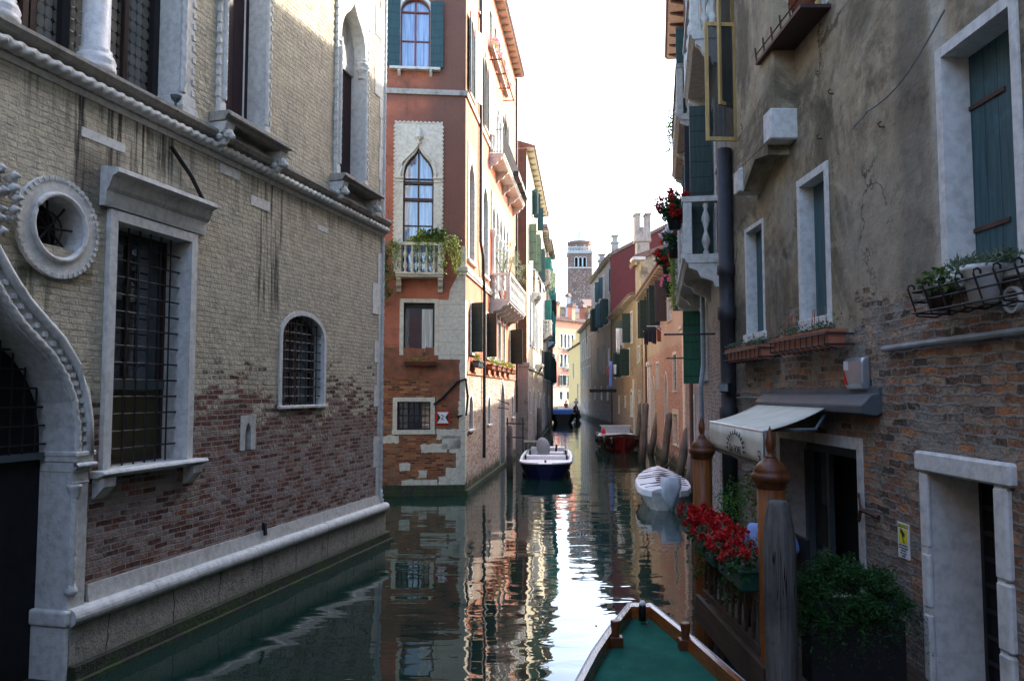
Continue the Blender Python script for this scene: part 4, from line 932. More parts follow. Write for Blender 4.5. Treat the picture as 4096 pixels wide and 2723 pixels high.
# planter under the square window, ivy and flower boxes
def trough(name, label, F, u0, u1, z0, z1, o0, o1, mat, plants, group=None, cat='planter', rails=True, pn=90, ps=.06):
    t = thing(name, label, cat, F.w((u0+u1)/2, (o0+o1)/2, z0), group)
    b = MB(F); b.prismu([(o0+.03,z0),(o0,z1),(o1,z1),(o1-.03,z0)], u0, u1); b.box(u0-.01, u1+.01, o0-.01, o1+.01, z1-.03, z1); b.build('box', M[mat], t)
    if rails:
        g = MB(F); n = max(2, int((u1-u0)/.16))
        for zz in (z0+.03, z1-.05): g.tube([F.w(u0-.03,0,zz), F.w(u0-.03,o1+.02,zz), F.w(u1+.03,o1+.02,zz), F.w(u1+.03,0,zz)], .010, 4)
        for i in range(n+1): uu = u0+(u1-u0)*i/n; g.tube([F.w(uu,o1+.02,z1-.04), F.w(uu,o1+.025,z0+.02), F.w(uu,(o0+o1)/2,z0-.015)], .008, 4)
        g.build('holder', M['iron'], t)
    for pm_, k, hgt, kind in plants:
        q = MB(); 
        for _ in range(max(1, int((u1-u0)*5))):
            c = F.w(random.uniform(u0+.05, u1-.05), (o0+o1)/2+random.uniform(-.03,.05), z1+hgt*random.uniform(.3,.7))
            if kind == 'leaf': bush(q, c, (.12,.10,hgt*.55), int(pn*k), ps, up=.5)
            else: blooms(q, (c[0],c[1],c[2]+hgt*.3), (.12,.08,hgt*.3), max(1, int(4*k)), .05, 9)
        q.build('flowers' if kind == 'bloom' else 'leaves', M[pm_], t, recalc=False)
    return t
u0, u1, z0, z1 = r2(1622, 1444, 1462, 1742)
trough('window_box', 'narrow red window box under the big window of the red front', F2, u0, u1, z0, z1, .04, .22, 'clothr', [('leafy', .25, .12, 'leaf')])
for i, (a, b, fl) in enumerate(((27.4,28.4,'fpink'), (30.9,31.8,None), (32.6,33.6,'fwhite'), (34.2,35.2,None), (36.0,37.0,'fred'), (38.0,39.0,None))):
    trough('window_box', ['grey window box with pink blooms nearest the corner of the palazzo','dark window box of yellow-green leaves right of the first shutter','window box with white blooms on the salmon canal side','leafy window box on the salmon side between white and red blooms','window box with red blooms on the salmon side','farthest leafy window box on the salmon canal side'][i],
           F3, y2u(a), y2u(b), 4.25, 4.5, .06, .3, 'greymetal' if i == 0 else 'terra', [('leafy', .5, .22, 'leaf')] + ([(fl, 1, .2, 'bloom')] if fl else []), 'window boxes along the salmon canal side')
iv = thing('balcony_plant', 'yellow-green climber trailing over the small balcony of the red front', 'plant', F2.w((UB0+UB1)/2, .4, ZB+.9))
q = MB(); q2 = MB(); st = MB()
def tend(mb, p, n, sz, drop, dx, spread=.07):
    p = Vector(p); pts = [p.copy()]
    for i in range(n):
        p = p + Vector((dx*random.uniform(.2,1.2), random.uniform(-.02,.02), -drop*random.uniform(.4,1.3))); pts.append(p.copy())
        for _ in range(4): mb.leaf(p+Vector((random.gauss(0,spread), random.gauss(0,spread*.7), random.gauss(0,spread*.7))), sz*random.uniform(.7,1.3), .8)
    return pts
for k in range(16):
    uu = UB0 + (UB1-UB0)*random.random(); bush(q if k % 2 else q2, F2.w(uu, .38, ZB+1.05+random.uniform(-.05,.3)), (.24,.16,.17), 130, .075, .8)
for k in range(13): st.tube(tend(q, F2.w(random.uniform(UB0-.05, UB1+.05), .52, ZB+1.0), random.randint(5,12), .07, .09, 0), .006, 3)
for k in range(7): st.tube(tend(q, F2.w(UB1+random.uniform(-.1,.35), .45, ZB+1.25), random.randint(7,15), .07, .09, .03), .006, 3)
for k in range(14): bush(q2, F2.w(UB0-.25+random.uniform(-.2,.2), .4, ZB+.9-k*.13), (.16,.14,.13), 70, .07, .8)
q.build('bright_leaves', M['leafy'], iv, recalc=False); q2.build('dark_leaves', M['leaf'], iv, recalc=False); st.build('stems', M['bark'], iv)
for i in range(3):
    t = thing('potted_olive', ['round silvery olive bush at the near end of the white balcony','taller yellow-tipped olive bush in the middle of the white balcony','low silvery bush at the far end of the white balcony'][i], 'plant', F3.w(BU0+.9+i*2.2, .45, BZ), 'potted bushes on the white balcony')
    MB().lathe(F3.w(BU0+.9+i*2.2, .45, BZ), [(.16,0),(.22,.4),(.24,.42),(.2,.42)], 12).build('pot', M['terra'], t, True)
    c = F3.w(BU0+.9+i*2.2, .45, BZ+1.75+[0,.25,-.1][i]); MB().tube([F3.w(BU0+.9+i*2.2,.45,BZ+.4), (c[0]-.05,c[1],c[2]-.6), (c[0]+.1,c[1],c[2])], .03, 6).tube([(c[0]-.05,c[1],c[2]-.6),(c[0]-.3,c[1],c[2]+.1)], .02, 5).build('trunk', M['bark'], t)
    q = MB()
    for k in range(16): bush(q, (c[0]+random.gauss(0,.26), c[1]+random.gauss(0,.3), c[2]+random.gauss(0,.32)), (.2,.2,.2), 55, .075, .32, .1)
    q.build('crown', M['olivel'], t, recalc=False)
t = thing('flower_row', 'long row of bright pink flowers below the top floor windows', 'flowers', F3.w(y2u(33.5), .2, 17.6)); q = MB(); q2 = MB()
MB(F3).box(y2u(31.5), y2u(37), .05, .22, 17.55, 17.66).build('box', M['stoned'], t)
for k in range(26):
    c = F3.w(y2u(31.5+5.4*k/25), .2, 17.9+random.uniform(-.1,.3)); bush(q, c, (.16,.2,.18), 30, .07); blooms(q2, c, (.2,.2,.22), 7, .09, 8)
q.build('leaves', M['leafy'], t, recalc=False); q2.build('blooms', M['fpink'], t, recalc=False)
# ================================================================== LEFT BANK BEYOND
def seg(name, label, p, q, H, mat, depth, side, wins, cat='house', eav=.45, nb=8, emat='tile', gable=None, chim=()):
    F = Fr(p, q, side); b = thing(name, label, cat, (p[0], p[1], 0)); w = Wall(F, 0, F.L, -1.2, H)
    Y = lambda y: (y-p[1])/F.d.y
    for wd in wins:
        (ya, yb, z0, z1), k = wd[0], dict(wd[1]) if len(wd) > 1 else {}
        k.setdefault('fill', 'glass'); k.setdefault('frame', False); k.setdefault('sw', .1); k.setdefault('sill', (.04,.07,.07))
        window(b, w, Y(ya), Y(yb), z0, z1, **k)
    w.done(depth, M[mat], b)
    if eav: eave(b, F, 0, F.L, H-.02, eav, depth, nb=nb, mat=emat, ends=.05)
    MB(F).box(0, F.L, -.2, .10, -1.2, .12).build('footing', M['mossy'], b)
    for (y, oo, h, wd) in chim:
        c = MB(F); u = Y(y); c.box(u-wd/2, u+wd/2, oo-wd/2, oo+wd/2, H-.2, H+h); ch = c.build('chimney', M['terra'] if mat != 'taupe' else M['stoned'], b)
        MB(F).prism([(u-wd*.75,H+h),(u+wd*.75,H+h),(u+wd*.45,H+h+wd*.5),(u-wd*.45,H+h+wd*.5)], oo-wd*.7, oo+wd*.7).build('cap', M['tile'], ch)
    return b, F, Y
g_ = dict(kind='gothic', rise=.7, smat='stonec')
B4, F4, Y4 = seg('cream_house', 'tall cream house with a dark brown end wall past the red palazzo', (.80, 43.3), (2.38, 60.8), 17.1, 'cream', 6, 1, [
    ((44.9, 45.8, 10.9, 13.1), dict(shut='l', shmat='olive', shlen=.42, shang=(1.6,1.6))), ((49, 50, 11.1, 13.3), dict(shut='lr', shmat='olive', shlen=.42, shang=(1.5,1.6))),
    ((54, 55, 11.1, 13.3), dict(shut='lr', shmat='teal', shlen=.45, shang=(1.6,1.5))),
    ((48, 48.9, 14.3, 15.9), dict(shut='lr', shmat='teal', shlen=.42, shang=(2.2,1.7))), ((52, 52.9, 14.3, 15.9), dict(shut='r', shmat='teal', shlen=.42, shang=(2.2,1.6))),
    ((46, 47, 6.2, 9.4), g_), ((48.4, 49.4, 6.2, 9.4), g_), ((50, 51, 6.2, 9.4), g_), ((51.6, 52.6, 6.2, 9.4), g_), ((53.2, 54.2, 6.2, 9.4), g_), ((57, 58, 6.2, 9.4), g_),
    ((49, 50.2, .3, 3.6), dict(kind='gothic', rise=.8, sill=None, fill='dark')), ((45.4, 46.2, 2.2, 3.4), {}), ((54, 54.8, 2.2, 3.4), {}), ((57, 58.4, .3, 3.2), dict(kind='round', rise=.7, fill='dark', sill=None))], nb=14)
MB(F4).box(-.02, F4.L, -.1, .09, 4.7, 4.86).build('string_course', M['stoned'], B4)
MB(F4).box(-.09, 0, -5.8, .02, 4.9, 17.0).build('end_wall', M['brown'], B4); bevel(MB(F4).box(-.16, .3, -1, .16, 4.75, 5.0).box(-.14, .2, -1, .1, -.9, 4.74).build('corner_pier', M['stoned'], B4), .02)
balcony(B4, F4, Y4(47.8), Y4(50.6), 9.5, .5, h=.8, iron=True, nbr=2, smat='stone'); balcony(B4, F4, Y4(51.2), Y4(54), 5.2, .45, h=.95, iron=True, nbr=2, smat='stone')
aw = MB(F4); aw.prismu([(.05,11.35),(.62,10.25),(.64,10.0),(.62,10.0),(.58,10.22),(.02,11.3)], Y4(49.2), Y4(51.5)); tag(aw.build('window_awning', M['clothw']), 'white cloth awning hanging from the cream house wall', 'awning')
gd = dict(shut='lr', shmat='mint', shlen=.5, shang=(1.7,1.5)); gk = dict(shut='lr', shmat='darkgreen', shlen=.5, shang=(1.9,1.4))
B4b, F4b, Y4b = seg('grey_house', 'narrow grey house with stone balconies beyond the cream house', (2.36, 60.9), (3.1, 70), 16.0, 'taupe', 6, 1, [
    ((62, 63, 12.4, 14.6), {}), ((65, 66, 12.4, 14.6), gd), ((68, 69, 12.4, 14.6), gd), ((62, 63, 8.3, 11), g_), ((65, 66, 8.3, 11), gd), ((68, 69, 8.3, 11), gk),
    ((63, 64, 4.4, 6.6), gk), ((67, 68, 4.4, 6.6), gk), ((63, 64.4, .3, 3.2), dict(kind='round', rise=.7, fill='dark', sill=None))], chim=((62.5, -.5, 1.6, .8),))
balcony(B4b, F4b, .3, 3.4, 8.0, .7, h=1.0, nb=6, smat='stone'); balcony(B4b, F4b, .3, 3.0, 12.1, .6, h=.9, nb=5, smat='stoned')
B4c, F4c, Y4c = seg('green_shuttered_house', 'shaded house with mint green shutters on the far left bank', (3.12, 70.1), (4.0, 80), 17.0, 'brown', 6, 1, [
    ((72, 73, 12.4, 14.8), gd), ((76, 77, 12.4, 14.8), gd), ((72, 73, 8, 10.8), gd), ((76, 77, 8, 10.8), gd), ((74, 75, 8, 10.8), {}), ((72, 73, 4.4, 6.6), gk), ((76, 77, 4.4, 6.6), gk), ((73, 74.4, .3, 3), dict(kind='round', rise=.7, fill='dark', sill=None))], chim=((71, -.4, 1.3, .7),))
balcony(B4c, F4c, .5, 5, 7.9, .6, h=.9, iron=True)
B4d, F4d, Y4d = seg('lavender_house', 'last grey lavender house on the left bank with drainpipe', (4.02, 80.1), (5.0, 99), 15.4, 'taupe', 6, 1, [
    ((y, y+1, z, z+2.2), gk if (y+z) % 2 else {}) for y in (82, 86, 90, 94) for z in (4.4, 8, 11.6)])
MB(F4b).tube([F4b.w(F4b.L-.2,.08,15.8), F4b.w(F4b.L-.2,.08,1)], .06, 6).build('downpipe', M['greypipe'], B4b)
MB(F4c).tube([F4c.w(F4c.L-.2,.08,16.8), F4c.w(F4c.L-.2,.08,1)], .06, 6).build('downpipe', M['darkpipe'], B4c)
MB(F4d).tube([F4d.w(F4d.L-.2,.12,15.2), F4d.w(F4d.L-.2,.12,1)], .07, 6).build('downpipe', M['greypipe'], B4d)
hp = thing('hanging_plant', 'pale green plant spilling from a high grey balcony on the left bank', 'plant', F4b.w(2.6, .5, 12.9)); q = MB()
for k in range(16): bush(q, F4b.w(random.uniform(1.2, 7), .6, 13.1-random.random()*1.3), (.4,.4,.35), 40, .12, .7)
q.build('leaves', M['olivel'], hp, recalc=False)

# ================================================================== FAR END OF THE CANAL
pf = ground(2205, 1637.5); rf = (pf[0]+18*.62, pf[1]+18*.78)
FP = Fr((pf[0]-1.5*.62, pf[1]-1.5*.78), rf); BP = thing('rose_house', 'sunlit rose pink house with arched windows closing the canal', 'house', (pf[0], pf[1], 0))
wp = Wall(FP, 0, FP.L, -1.2, 17.3)
for zi, (z0, z1) in enumerate(((12.0, 14.7), (8.2, 10.7), (4.6, 6.6), (1.9, 3.4))):
    for xi, X in enumerate((2215, 2245, 2263, 2273, 2289, 2312)):
        u = FP.U(X, z0+1)
        if zi < 2: window(BP, wp, u-.55, u+.55, z0, z1, 'round', .5, depth=.25, sw=.18, smat='stonec', fill='glass', frame=False, sill=(.05,.1,.1))
        elif zi == 2 or xi in (1, 3, 4): window(BP, wp, u-.5, u+.5, z0, z1, depth=.25, sw=.14, smat='stonec', fill='glass' if zi == 2 else 'dark', frame=False, shut='lr' if zi == 2 and xi in (1, 4) else None, shlen=.55, sill=(.05,.1,.1))
for z in (11.8, 8.0): balcony(BP, FP, FP.U(2256, z), FP.U(2296, z), z, .9, h=.9, iron=(z > 10), nb=10, smat='stonec', nbr=3)
wp.done(10, M['farpink'], BP); eave(BP, FP, 0, FP.L, 17.25, .5, 8, nb=24, bmat='stonec')
for X, oo, h, wd in ((2260, -2, 3.2, .9), (2305, -1.2, 3.0, 1.1), (2240, -4, 2.2, 1.8)):
    u = FP.U(X, 18); ch = MB(FP).box(u-wd/2, u+wd/2, oo-wd/2, oo+wd/2, 17.2, 17.4+h).build('chimney', M['farpink'], BP)
    MB(FP).prism([(u-wd*.8,17.4+h),(u+wd*.8,17.4+h),(u+wd*.3,17.4+h+.7),(u-wd*.3,17.4+h+.7)], oo-wd*.7, oo+wd*.7).build('cap', M['tile'], ch)
FG = Fr((15, 176), (24, 178)); BG = thing('slate_blue_house', 'grey house with a boarded top floor standing below the bell tower', 'house', (19, 176, 0)); wg = Wall(FG, -5, 9.2, -1, 22.5)
for u in (-3, 0, 2.5, 5.5): window(BG, wg, u, u+1, 18.7, 20.6, fill='glass', frame=False)
wg.done(6, M['grey'], BG); MB(FG).prismu([(.5,22.4),(.5,22.7),(-3,24.6),(-6.4,22.7),(-6.4,22.4)], 1.6, 9.5).build('roof', M['tile'], BG)
for i, (x, y, h, wd, mt) in enumerate(((12.4, 172, 24.2, 1.0, 'stone'), (20.2, 170, 23.6, 1.7, 'terra'), (15.2, 168, 21.3, 1.3, 'terra'))):
    t = thing('rooftop_chimney', ['slim pale chimney rising behind the rose house roof','broad brick chimney at the right foot of the bell tower','stubby terracotta chimney with tiled cap before the grey house'][i], 'chimney', (x, y, 15), 'chimneys on the roofs at the far end')
    MB().box(x-wd/2, x+wd/2, y-wd/2, y+wd/2, 14, h).build('stack', M[mt], t); MB().lathe((x, y, h), [(wd*.9,0),(wd*.9,.15),(wd*.5,.7),(.05,.9)], 4).build('cap', M['tile'], t)
white = thing('white_gable', 'small white gabled roof house left of the bell tower', 'house', (13.6, 172, 0)); MB().box(12.9, 15.6, 171, 177, 0, 20.6).build('wall', M['cream'], white)
MB().prism([(12.7,20.6),(15.8,20.6),(14.2,22.2)], 170.7, 177.3).build('roof', M['stone'], white)

# bell tower
TX, TY = 24.3, 280.0
def tz(Y): return 3.4 + (1566-Y)/3138*TY
bt = thing('bell_tower', 'leaning brick bell tower with three arched openings and a pale green dome', 'tower', (TX, TY, 0))
hw = 4.15; FT = Fr((TX-hw, TY-hw), (TX+hw, TY-hw), 1); wt = Wall(FT, 0, 2*hw, 0, tz(1010))
za, zb = tz(1070), tz(1033)
for i in range(3):
    u = hw + (i-1)*1.48; o = window(bt, wt, u-.52, u+.52, za, zb, 'round', .52, depth=1.0, sw=.2, sp=.1, smat='stonec', fill='dark', frame=False, sill=None, name='belfry_opening')
for X, Y in ((1.9, 1125), (2.0, 1175), (2.1, 1222)): window(bt, wt, X-.15, X+.25, tz(Y)-.5, tz(Y)+.6, 'round', .2, depth=.4, sw=.15, fill='dark', frame=False, sill=None, name='slit_window')
window(bt, wt, hw-.1, hw+1.0, tz(1223), tz(1203), 'round', .5, depth=.3, sw=.25, smat='stonec', fill='curt', frame=False, sill=None, name='niche')
wt.done(2*hw, M['tower'], bt)
for Y, e in ((1010,.35), (1015,.2), (1075,.12), (1229,.15)):
    MB().box(TX-hw-e, TX+hw+e, TY-hw-e, TY+hw+e, tz(Y)-.22, tz(Y)+.22).build('string_course', M['stone'], bt)
sq = MB(FT)
for i in range(110):
    u = .5+2*(hw-.5)*random.random(); Y = random.uniform(1085, 1225); sq.box(u-.13, u+.13, 0, .06, tz(Y), tz(Y)+.2)
sq.build('putlog_stones', M['stone'], bt)
for sx in (.45, .95): MB(FT).box(hw*sx*1.0+(0 if sx < .9 else hw*.5), hw*sx+.25+(0 if sx < .9 else hw*.5), 0, .12, tz(1228), tz(1080)).build('lesene', M['tower'], bt)
rl = MB(); zz = tz(1008)
for sx in (-1, 1):
    rl.box(TX-hw-.3, TX+hw+.3, TY+sx*(hw+.2)-.1, TY+sx*(hw+.2)+.1, zz+1.2, zz+1.45); rl.box(TX+sx*(hw+.2)-.1, TX+sx*(hw+.2)+.1, TY-hw, TY+hw, zz+1.2, zz+1.45)
    for i in range(17): x = TX-hw-.2+(2*hw+.4)*i/16; rl.box(x-.09, x+.09, TY+sx*(hw+.2)-.09, TY+sx*(hw+.2)+.09, zz, zz+1.2)
rl.build('balustrade', M['stonec'], bt)
def octa(r): return r/math.cos(math.pi/8)
o = MB().lathe((TX, TY, zz-.3), [(octa(3.85),0),(octa(3.85),3.0),(octa(4.1),3.1),(octa(4.1),3.9),(octa(4.2),4.1)], 8).build('drum', M['tower'], bt)
for k in range(8):
    a = 2*math.pi*(k+.5)/8; x, y = TX+3.47*math.cos(a), TY+3.47*math.sin(a); MB().lathe((x, y, zz+.6), [(.5,0),(.5,1.6),(.35,2.0),(.05,2.2)], 10).build('round_window', M['stoned'], bt)
MB().lathe((TX, TY, zz+3.8), [(octa(4.3),0),(octa(3.0),.5),(octa(1.8),.95),(1.0,1.6),(.5,2.6),(.4,3.4),(.6,3.6),(.25,4.1),(.3,4.4),(.06,4.8),(.05,7)], 8).build('roof', M['lead'], bt)
MB().box(TX-.3, TX+.5, TY-.05, TY+.05, zz+10.6, zz+10.9).build('weathervane', M['iron'], bt)

# ================================================================== RIGHT BANK FAR
Bp, F8e, _ = seg('yellow_house', 'narrow sunlit yellow house at the far right bend', (9.75, 112), (9.5, 132), 10.3, 'yellow', 5, -1, [((115, 116.5, 2, 4.5), {}), ((122, 123.5, 5.5, 7.8), {})], nb=0, eav=.2)
for i, h in enumerate((12.6, 11.4)): MB(F8e).box(1+i*6, 6+i*6, -3, .05, 10.2, h).build('parapet', M['yellow'], Bp)
gw_ = dict(kind='gothic', rise=.8, smat='stoned'); ft = dict(smat='stone')
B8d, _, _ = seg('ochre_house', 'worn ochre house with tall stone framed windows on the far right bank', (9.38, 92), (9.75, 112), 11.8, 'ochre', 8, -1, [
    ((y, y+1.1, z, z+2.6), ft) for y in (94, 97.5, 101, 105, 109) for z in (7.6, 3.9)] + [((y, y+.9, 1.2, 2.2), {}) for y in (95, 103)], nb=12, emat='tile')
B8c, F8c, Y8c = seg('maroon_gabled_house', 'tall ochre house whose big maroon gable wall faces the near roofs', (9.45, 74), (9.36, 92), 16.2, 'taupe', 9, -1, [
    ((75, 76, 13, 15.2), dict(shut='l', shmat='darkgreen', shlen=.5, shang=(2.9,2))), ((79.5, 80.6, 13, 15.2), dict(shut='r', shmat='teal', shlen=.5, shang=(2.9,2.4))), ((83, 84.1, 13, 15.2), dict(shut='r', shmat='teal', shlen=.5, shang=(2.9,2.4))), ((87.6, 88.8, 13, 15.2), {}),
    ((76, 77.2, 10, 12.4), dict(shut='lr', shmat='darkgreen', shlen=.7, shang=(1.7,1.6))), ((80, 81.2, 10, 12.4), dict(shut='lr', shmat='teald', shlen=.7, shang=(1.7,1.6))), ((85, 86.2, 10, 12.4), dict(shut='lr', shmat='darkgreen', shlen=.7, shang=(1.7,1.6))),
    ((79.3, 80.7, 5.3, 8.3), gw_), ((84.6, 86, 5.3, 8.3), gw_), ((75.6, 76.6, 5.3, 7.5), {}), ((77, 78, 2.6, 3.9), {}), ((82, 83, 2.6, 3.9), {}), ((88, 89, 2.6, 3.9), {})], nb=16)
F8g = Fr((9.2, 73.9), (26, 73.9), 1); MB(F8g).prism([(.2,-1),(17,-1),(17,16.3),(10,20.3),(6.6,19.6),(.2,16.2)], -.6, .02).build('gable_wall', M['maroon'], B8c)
MB(F8g).prism([(.0,16.18),(6.6,19.62),(10,20.32),(10,20.6),(6.5,19.9),(-.1,16.45)], -9, .14).build('roof_edge', M['tile'], B8c)
def stack(b, x, y, z0, z1, wd, mat='stoned', fork=False):
    c = MB().box(x-wd/2, x+wd/2, y-wd/2, y+wd/2, z0, z1).build('chimney', M[mat], b)
    k = MB().box(x-wd*.65, x+wd*.65, y-wd*.65, y+wd*.65, z1, z1+.16)
    if fork:
        k.box(x-wd*.62, x+wd*.62, y-wd*.5, y+wd*.5, z1+.16, z1+1.0)
        for s_ in (-1, 1): k.box(x+s_*wd*.42-wd*.2, x+s_*wd*.42+wd*.2, y-wd*.5, y+wd*.5, z1+1.0, z1+1.8); k.box(x+s_*wd*.42-wd*.27, x+s_*wd*.42+wd*.27, y-wd*.57, y+wd*.57, z1+1.8, z1+1.92)
    else: k.box(x-wd*.4, x+wd*.4, y-wd*.4, y+wd*.4, z1+.16, z1+.7).box(x-wd*.6, x+wd*.6, y-wd*.6, y+wd*.6, z1+.7, z1+.8)
    k.build('cap', M['stoned'], c)
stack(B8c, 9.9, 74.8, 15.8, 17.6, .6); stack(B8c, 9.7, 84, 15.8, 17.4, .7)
B8b, F8b, Y8b = seg('ochre_brick_house', 'low ochre brick house with tiled eave between the maroon gable and the grey gable', (8.72, 55), (9.43, 73.8), 10.2, 'ochre', 8, -1, [
    ((57, 58, 7, 9.2), dict(shut='r', shmat='darkgreen', shlen=.6, shang=(2.9,1.6))), ((63, 64.1, 7, 9.2), dict(shut='r', shmat='darkgreen', shlen=.6, shang=(2.9,2))), ((68, 69.1, 7, 9.2), {}),
    ((59, 60.1, 4.6, 6.6), dict(shut='lr', shmat='darkgreen', shlen=.6, shang=(1.7,1.6))), ((64.5, 65.6, 4.6, 6.6), dict(shut='lr', shmat='darkgreen', shlen=.6, shang=(1.7,1.6))), ((70, 71, 4.6, 6.6), {}),
    ((57.5, 58.6, 1.6, 3.4), dict(smat='stonec', sw=.2, kind='round', rise=.3)), ((62, 62.8, 2.2, 3), {}), ((67, 67.8, 1.6, 3), {})], nb=20)
MB(F8b).box(1.0, 1.5, -.1, .1, -1, 4.3).build('brick_pier', M['stone'], B8b)
B8a, F8a, _ = seg('forked_chimney_house', 'pale plaster house with a grey gable and a tall forked chimney', (8.5, 51.2), (8.70, 54.9), 12.3, 'taupe', 6, -1, [((52.5, 53.3, 2, 3.4), {}), ((52.6, 53.4, 5.4, 6.4), {})], nb=2, eav=.35)
F8h = Fr((8.45, 51.1), (16, 51.1), 1); MB(F8h).prism([(.0,5),(8,5),(8,14.2),(4,14.0),(0,12.0)], -.5, .02).build('gable_wall', M['grey'], B8a)
MB(F8h).prism([(-.1,12.0),(4,14.0),(8,14.25),(8,14.45),(3.9,14.25),(-.2,12.25)], -3.8, .14).build('roof_edge', M['tile'], B8a); bevel(MB(F8h).box(-.55, .3, -1, .2, 12.0, 12.22).build('cornice', M['stone'], B8a), .03)
stack(B8a, 8.72, 52.0, 11.9, 13.35, .82, 'stoned', True)

# ================================================================== PINK BRICK HOUSE
B7, F7, Y7 = seg('pink_brick_house', 'pink brick house with plastered upper floor behind the leaning mooring poles', (7.05, 31.8), (8.53, 51.1), 9.35, 'pinkbr', 9, -1, [
    ((34.6, 35.7, 3.45, 5.05), dict(sw=.14, fill='dark', bars=(2,5,.012), smat='quoin')), ((41.7, 42.8, 3.5, 4.9), dict(sw=.12, fill='cream', sill=None, depth=.12)),
    ((34.4, 35.9, 1.05, 2.4), dict(sw=.22, fill='pinkbr', smat='quoin', depth=.12)), ((37.9, 39.2, .05, 4.3), dict(kind='gothic', rise=1.2, fill='pinkbr', sw=.13, smat='quoin', sill=None, depth=.15)), ((44, 45, .1, 4.2), dict(kind='gothic', rise=.9, fill='stone', smat='quoin', sill=None)),
    ((36.3, 37.5, 6.75, 8.75), dict(shut='r', shmat='brownwood', shlen=.55, shang=(1,1.6), smat='stone')), ((40.5, 41.6, 6.7, 8.9), dict(shut='lr', shmat='darkgreen', shlen=.56, shang=(1.7,1.55))), ((46.2, 47.3, 6.6, 8.8), dict(shut='lr', shmat='darkgreen', shlen=.56, shang=(1.7,1.55))),
    ((48.5, 49.3, 2.3, 3.4), {})], nb=22, eav=.55)
MB(F7).box(.1, .75, -.1, .05, .3, 5.8).build('corner_pilaster', M['quoin'], B7); bevel(MB(F7).box(.05, .82, -.1, .12, 5.8, 5.95).box(.0, .88, -.1, .18, 5.95, 6.1).build('capital', M['quoin'], B7), .02)
MB(F7).tube([F7.w(Y7(47.9),.1,9.2), F7.w(Y7(47.9),.1,1.6)], .07, 7).build('downpipe', M['rust'], B7)
for y in (45.6, 46.9): bevel(MB(F7).box(Y7(y)-.25, Y7(y)+.25, -.1, .12, .3, 4.9).box(Y7(y)-.32, Y7(y)+.32, -.1, .18, 4.9, 5.15).build('pilaster', M['stone'], B7), .02)
def cloth(name, label, top, bot, F, wd, dp, mat, grp='laundry hung over the canal'):
    """hanging cloth with folds, from top z to bot z; F.w(u,o) is its middle"""
    u, o = F; m = MB(); n = 9; rows = 6
    g = [[(u + wd*(i/(n-1)-.5)*(1-.15*j/rows), o + dp*math.sin(i*2.1+j*.3)*(.3+j/rows), top+(bot-top)*(j/rows)*(1-.06*math.sin(i*1.7))) for i in range(n)] for j in range(rows+1)]
    ids = [[m.W(p) for p in r] for r in g]
    for j in range(rows):
        for i in range(n-1): m.face(ids[j][i], ids[j][i+1], ids[j+1][i+1], ids[j+1][i])
    ob = m.build(name, M[mat], None, True, False); s_ = ob.modifiers.new('thick', 'SOLIDIFY'); s_.thickness = .012
    return tag(ob, label, 'laundry', grp)
for (y, z) in ((37.6, 6.55), (39.6, 6.45)):
    MB(F7).tube([F7.w(Y7(y),0,z), F7.w(Y7(y),1.0,z)], .018, 5).tube([F7.w(Y7(y),0,z-.5), F7.w(Y7(y),.6,z)], .014, 5).build('clothes_rod', M['white'], B7)
for i, (o, m_) in enumerate(((.35,'clothr'), (.55,'trous'), (.72,'trous'), (.9,'trous'))):
    a = F7.w(Y7(38.3+i*.25), o, 0); cloth('hung_clothes', ['rust coloured garment on the rod by the brown shutter','short black garment on the rod beside the rust coloured one','black garment third along the rod by the brown shutter','outermost black garment on the rod by the brown shutter'][i], 6.5, 5.85-.1*(i % 2), a[:2], .22, .03, m_)
cloth('hung_sheet', 'long white sheet hanging in front of the ochre brick house', 8.25, 6.35, (8.12, 60), .30, .04, 'clothw'); cloth('hung_sheet', 'shorter white towel beside the long white sheet', 8.25, 6.9, (8.45, 60.2), .22, .04, 'clothw')
cloth('hung_towel', 'long bright blue towel hanging low over the right bank', 5.85, 3.7, (7.98, 63.5), .26, .04, 'clothb'); cloth('hung_towel', 'small rust towel left of the bright blue towel', 5.5, 4.6, (7.72, 63.2), .2, .03, 'clothr'); cloth('hung_towel', 'small white towel right of the bright blue towel', 5.6, 4.8, (8.35, 63.7), .24, .04, 'clothw')
tag(MB().box(6.9, 9.3, 69.8, 70.1, 3.35, 3.62).build('signboard', M['iron']), 'long black board jutting from the right bank wall over the canal', 'sign')

# ================================================================== BALCONY HOUSE (right middle)
F6 = Fr((3.452, 12.36), (7.03, 31.75), -1)
def Y6(y): return (y-12.36)/F6.d.y
B6 = thing('balcony_house', 'tall shaded house with flower laden stone balconies beside the black drainpipe', 'building', (5, 20, 0)); w6 = Wall(F6, 0, F6.L, -1.2, 17.3)
dk = dict(fill='dark', smat='stone', sw=.12, frame=False)
window(B6, w6, .25, 1.15, 7.3, 10.3, fill='glass', smat='stoned', sw=.1, mull=(2,2), fmat='tanwood')
window(B6, w6, Y6(14.8), Y6(16.2), 6.0, 8.9, shut='lr', shmat='darkgreen', shlen=.42, shang=(1.6,1.6), **dk); window(B6, w6, Y6(17.6), Y6(18.9), 6.0, 8.9, shut='lr', shmat='darkgreen', shlen=.42, shang=(1.6,1.6), **dk); window(B6, w6, Y6(20.4), Y6(21.6), 6.0, 8.9, **dk)
window(B6, w6, Y6(18.9), Y6(20.1), 10.2, 13, shut='r', shmat='darkgreen', shlen=.5, shang=(1.6,1.5), **dk); window(B6, w6, Y6(22.4), Y6(23.4), 10.2, 13, kind='round', **dk); window(B6, w6, Y6(15), Y6(16), 10.1, 13, kind='round', **dk)
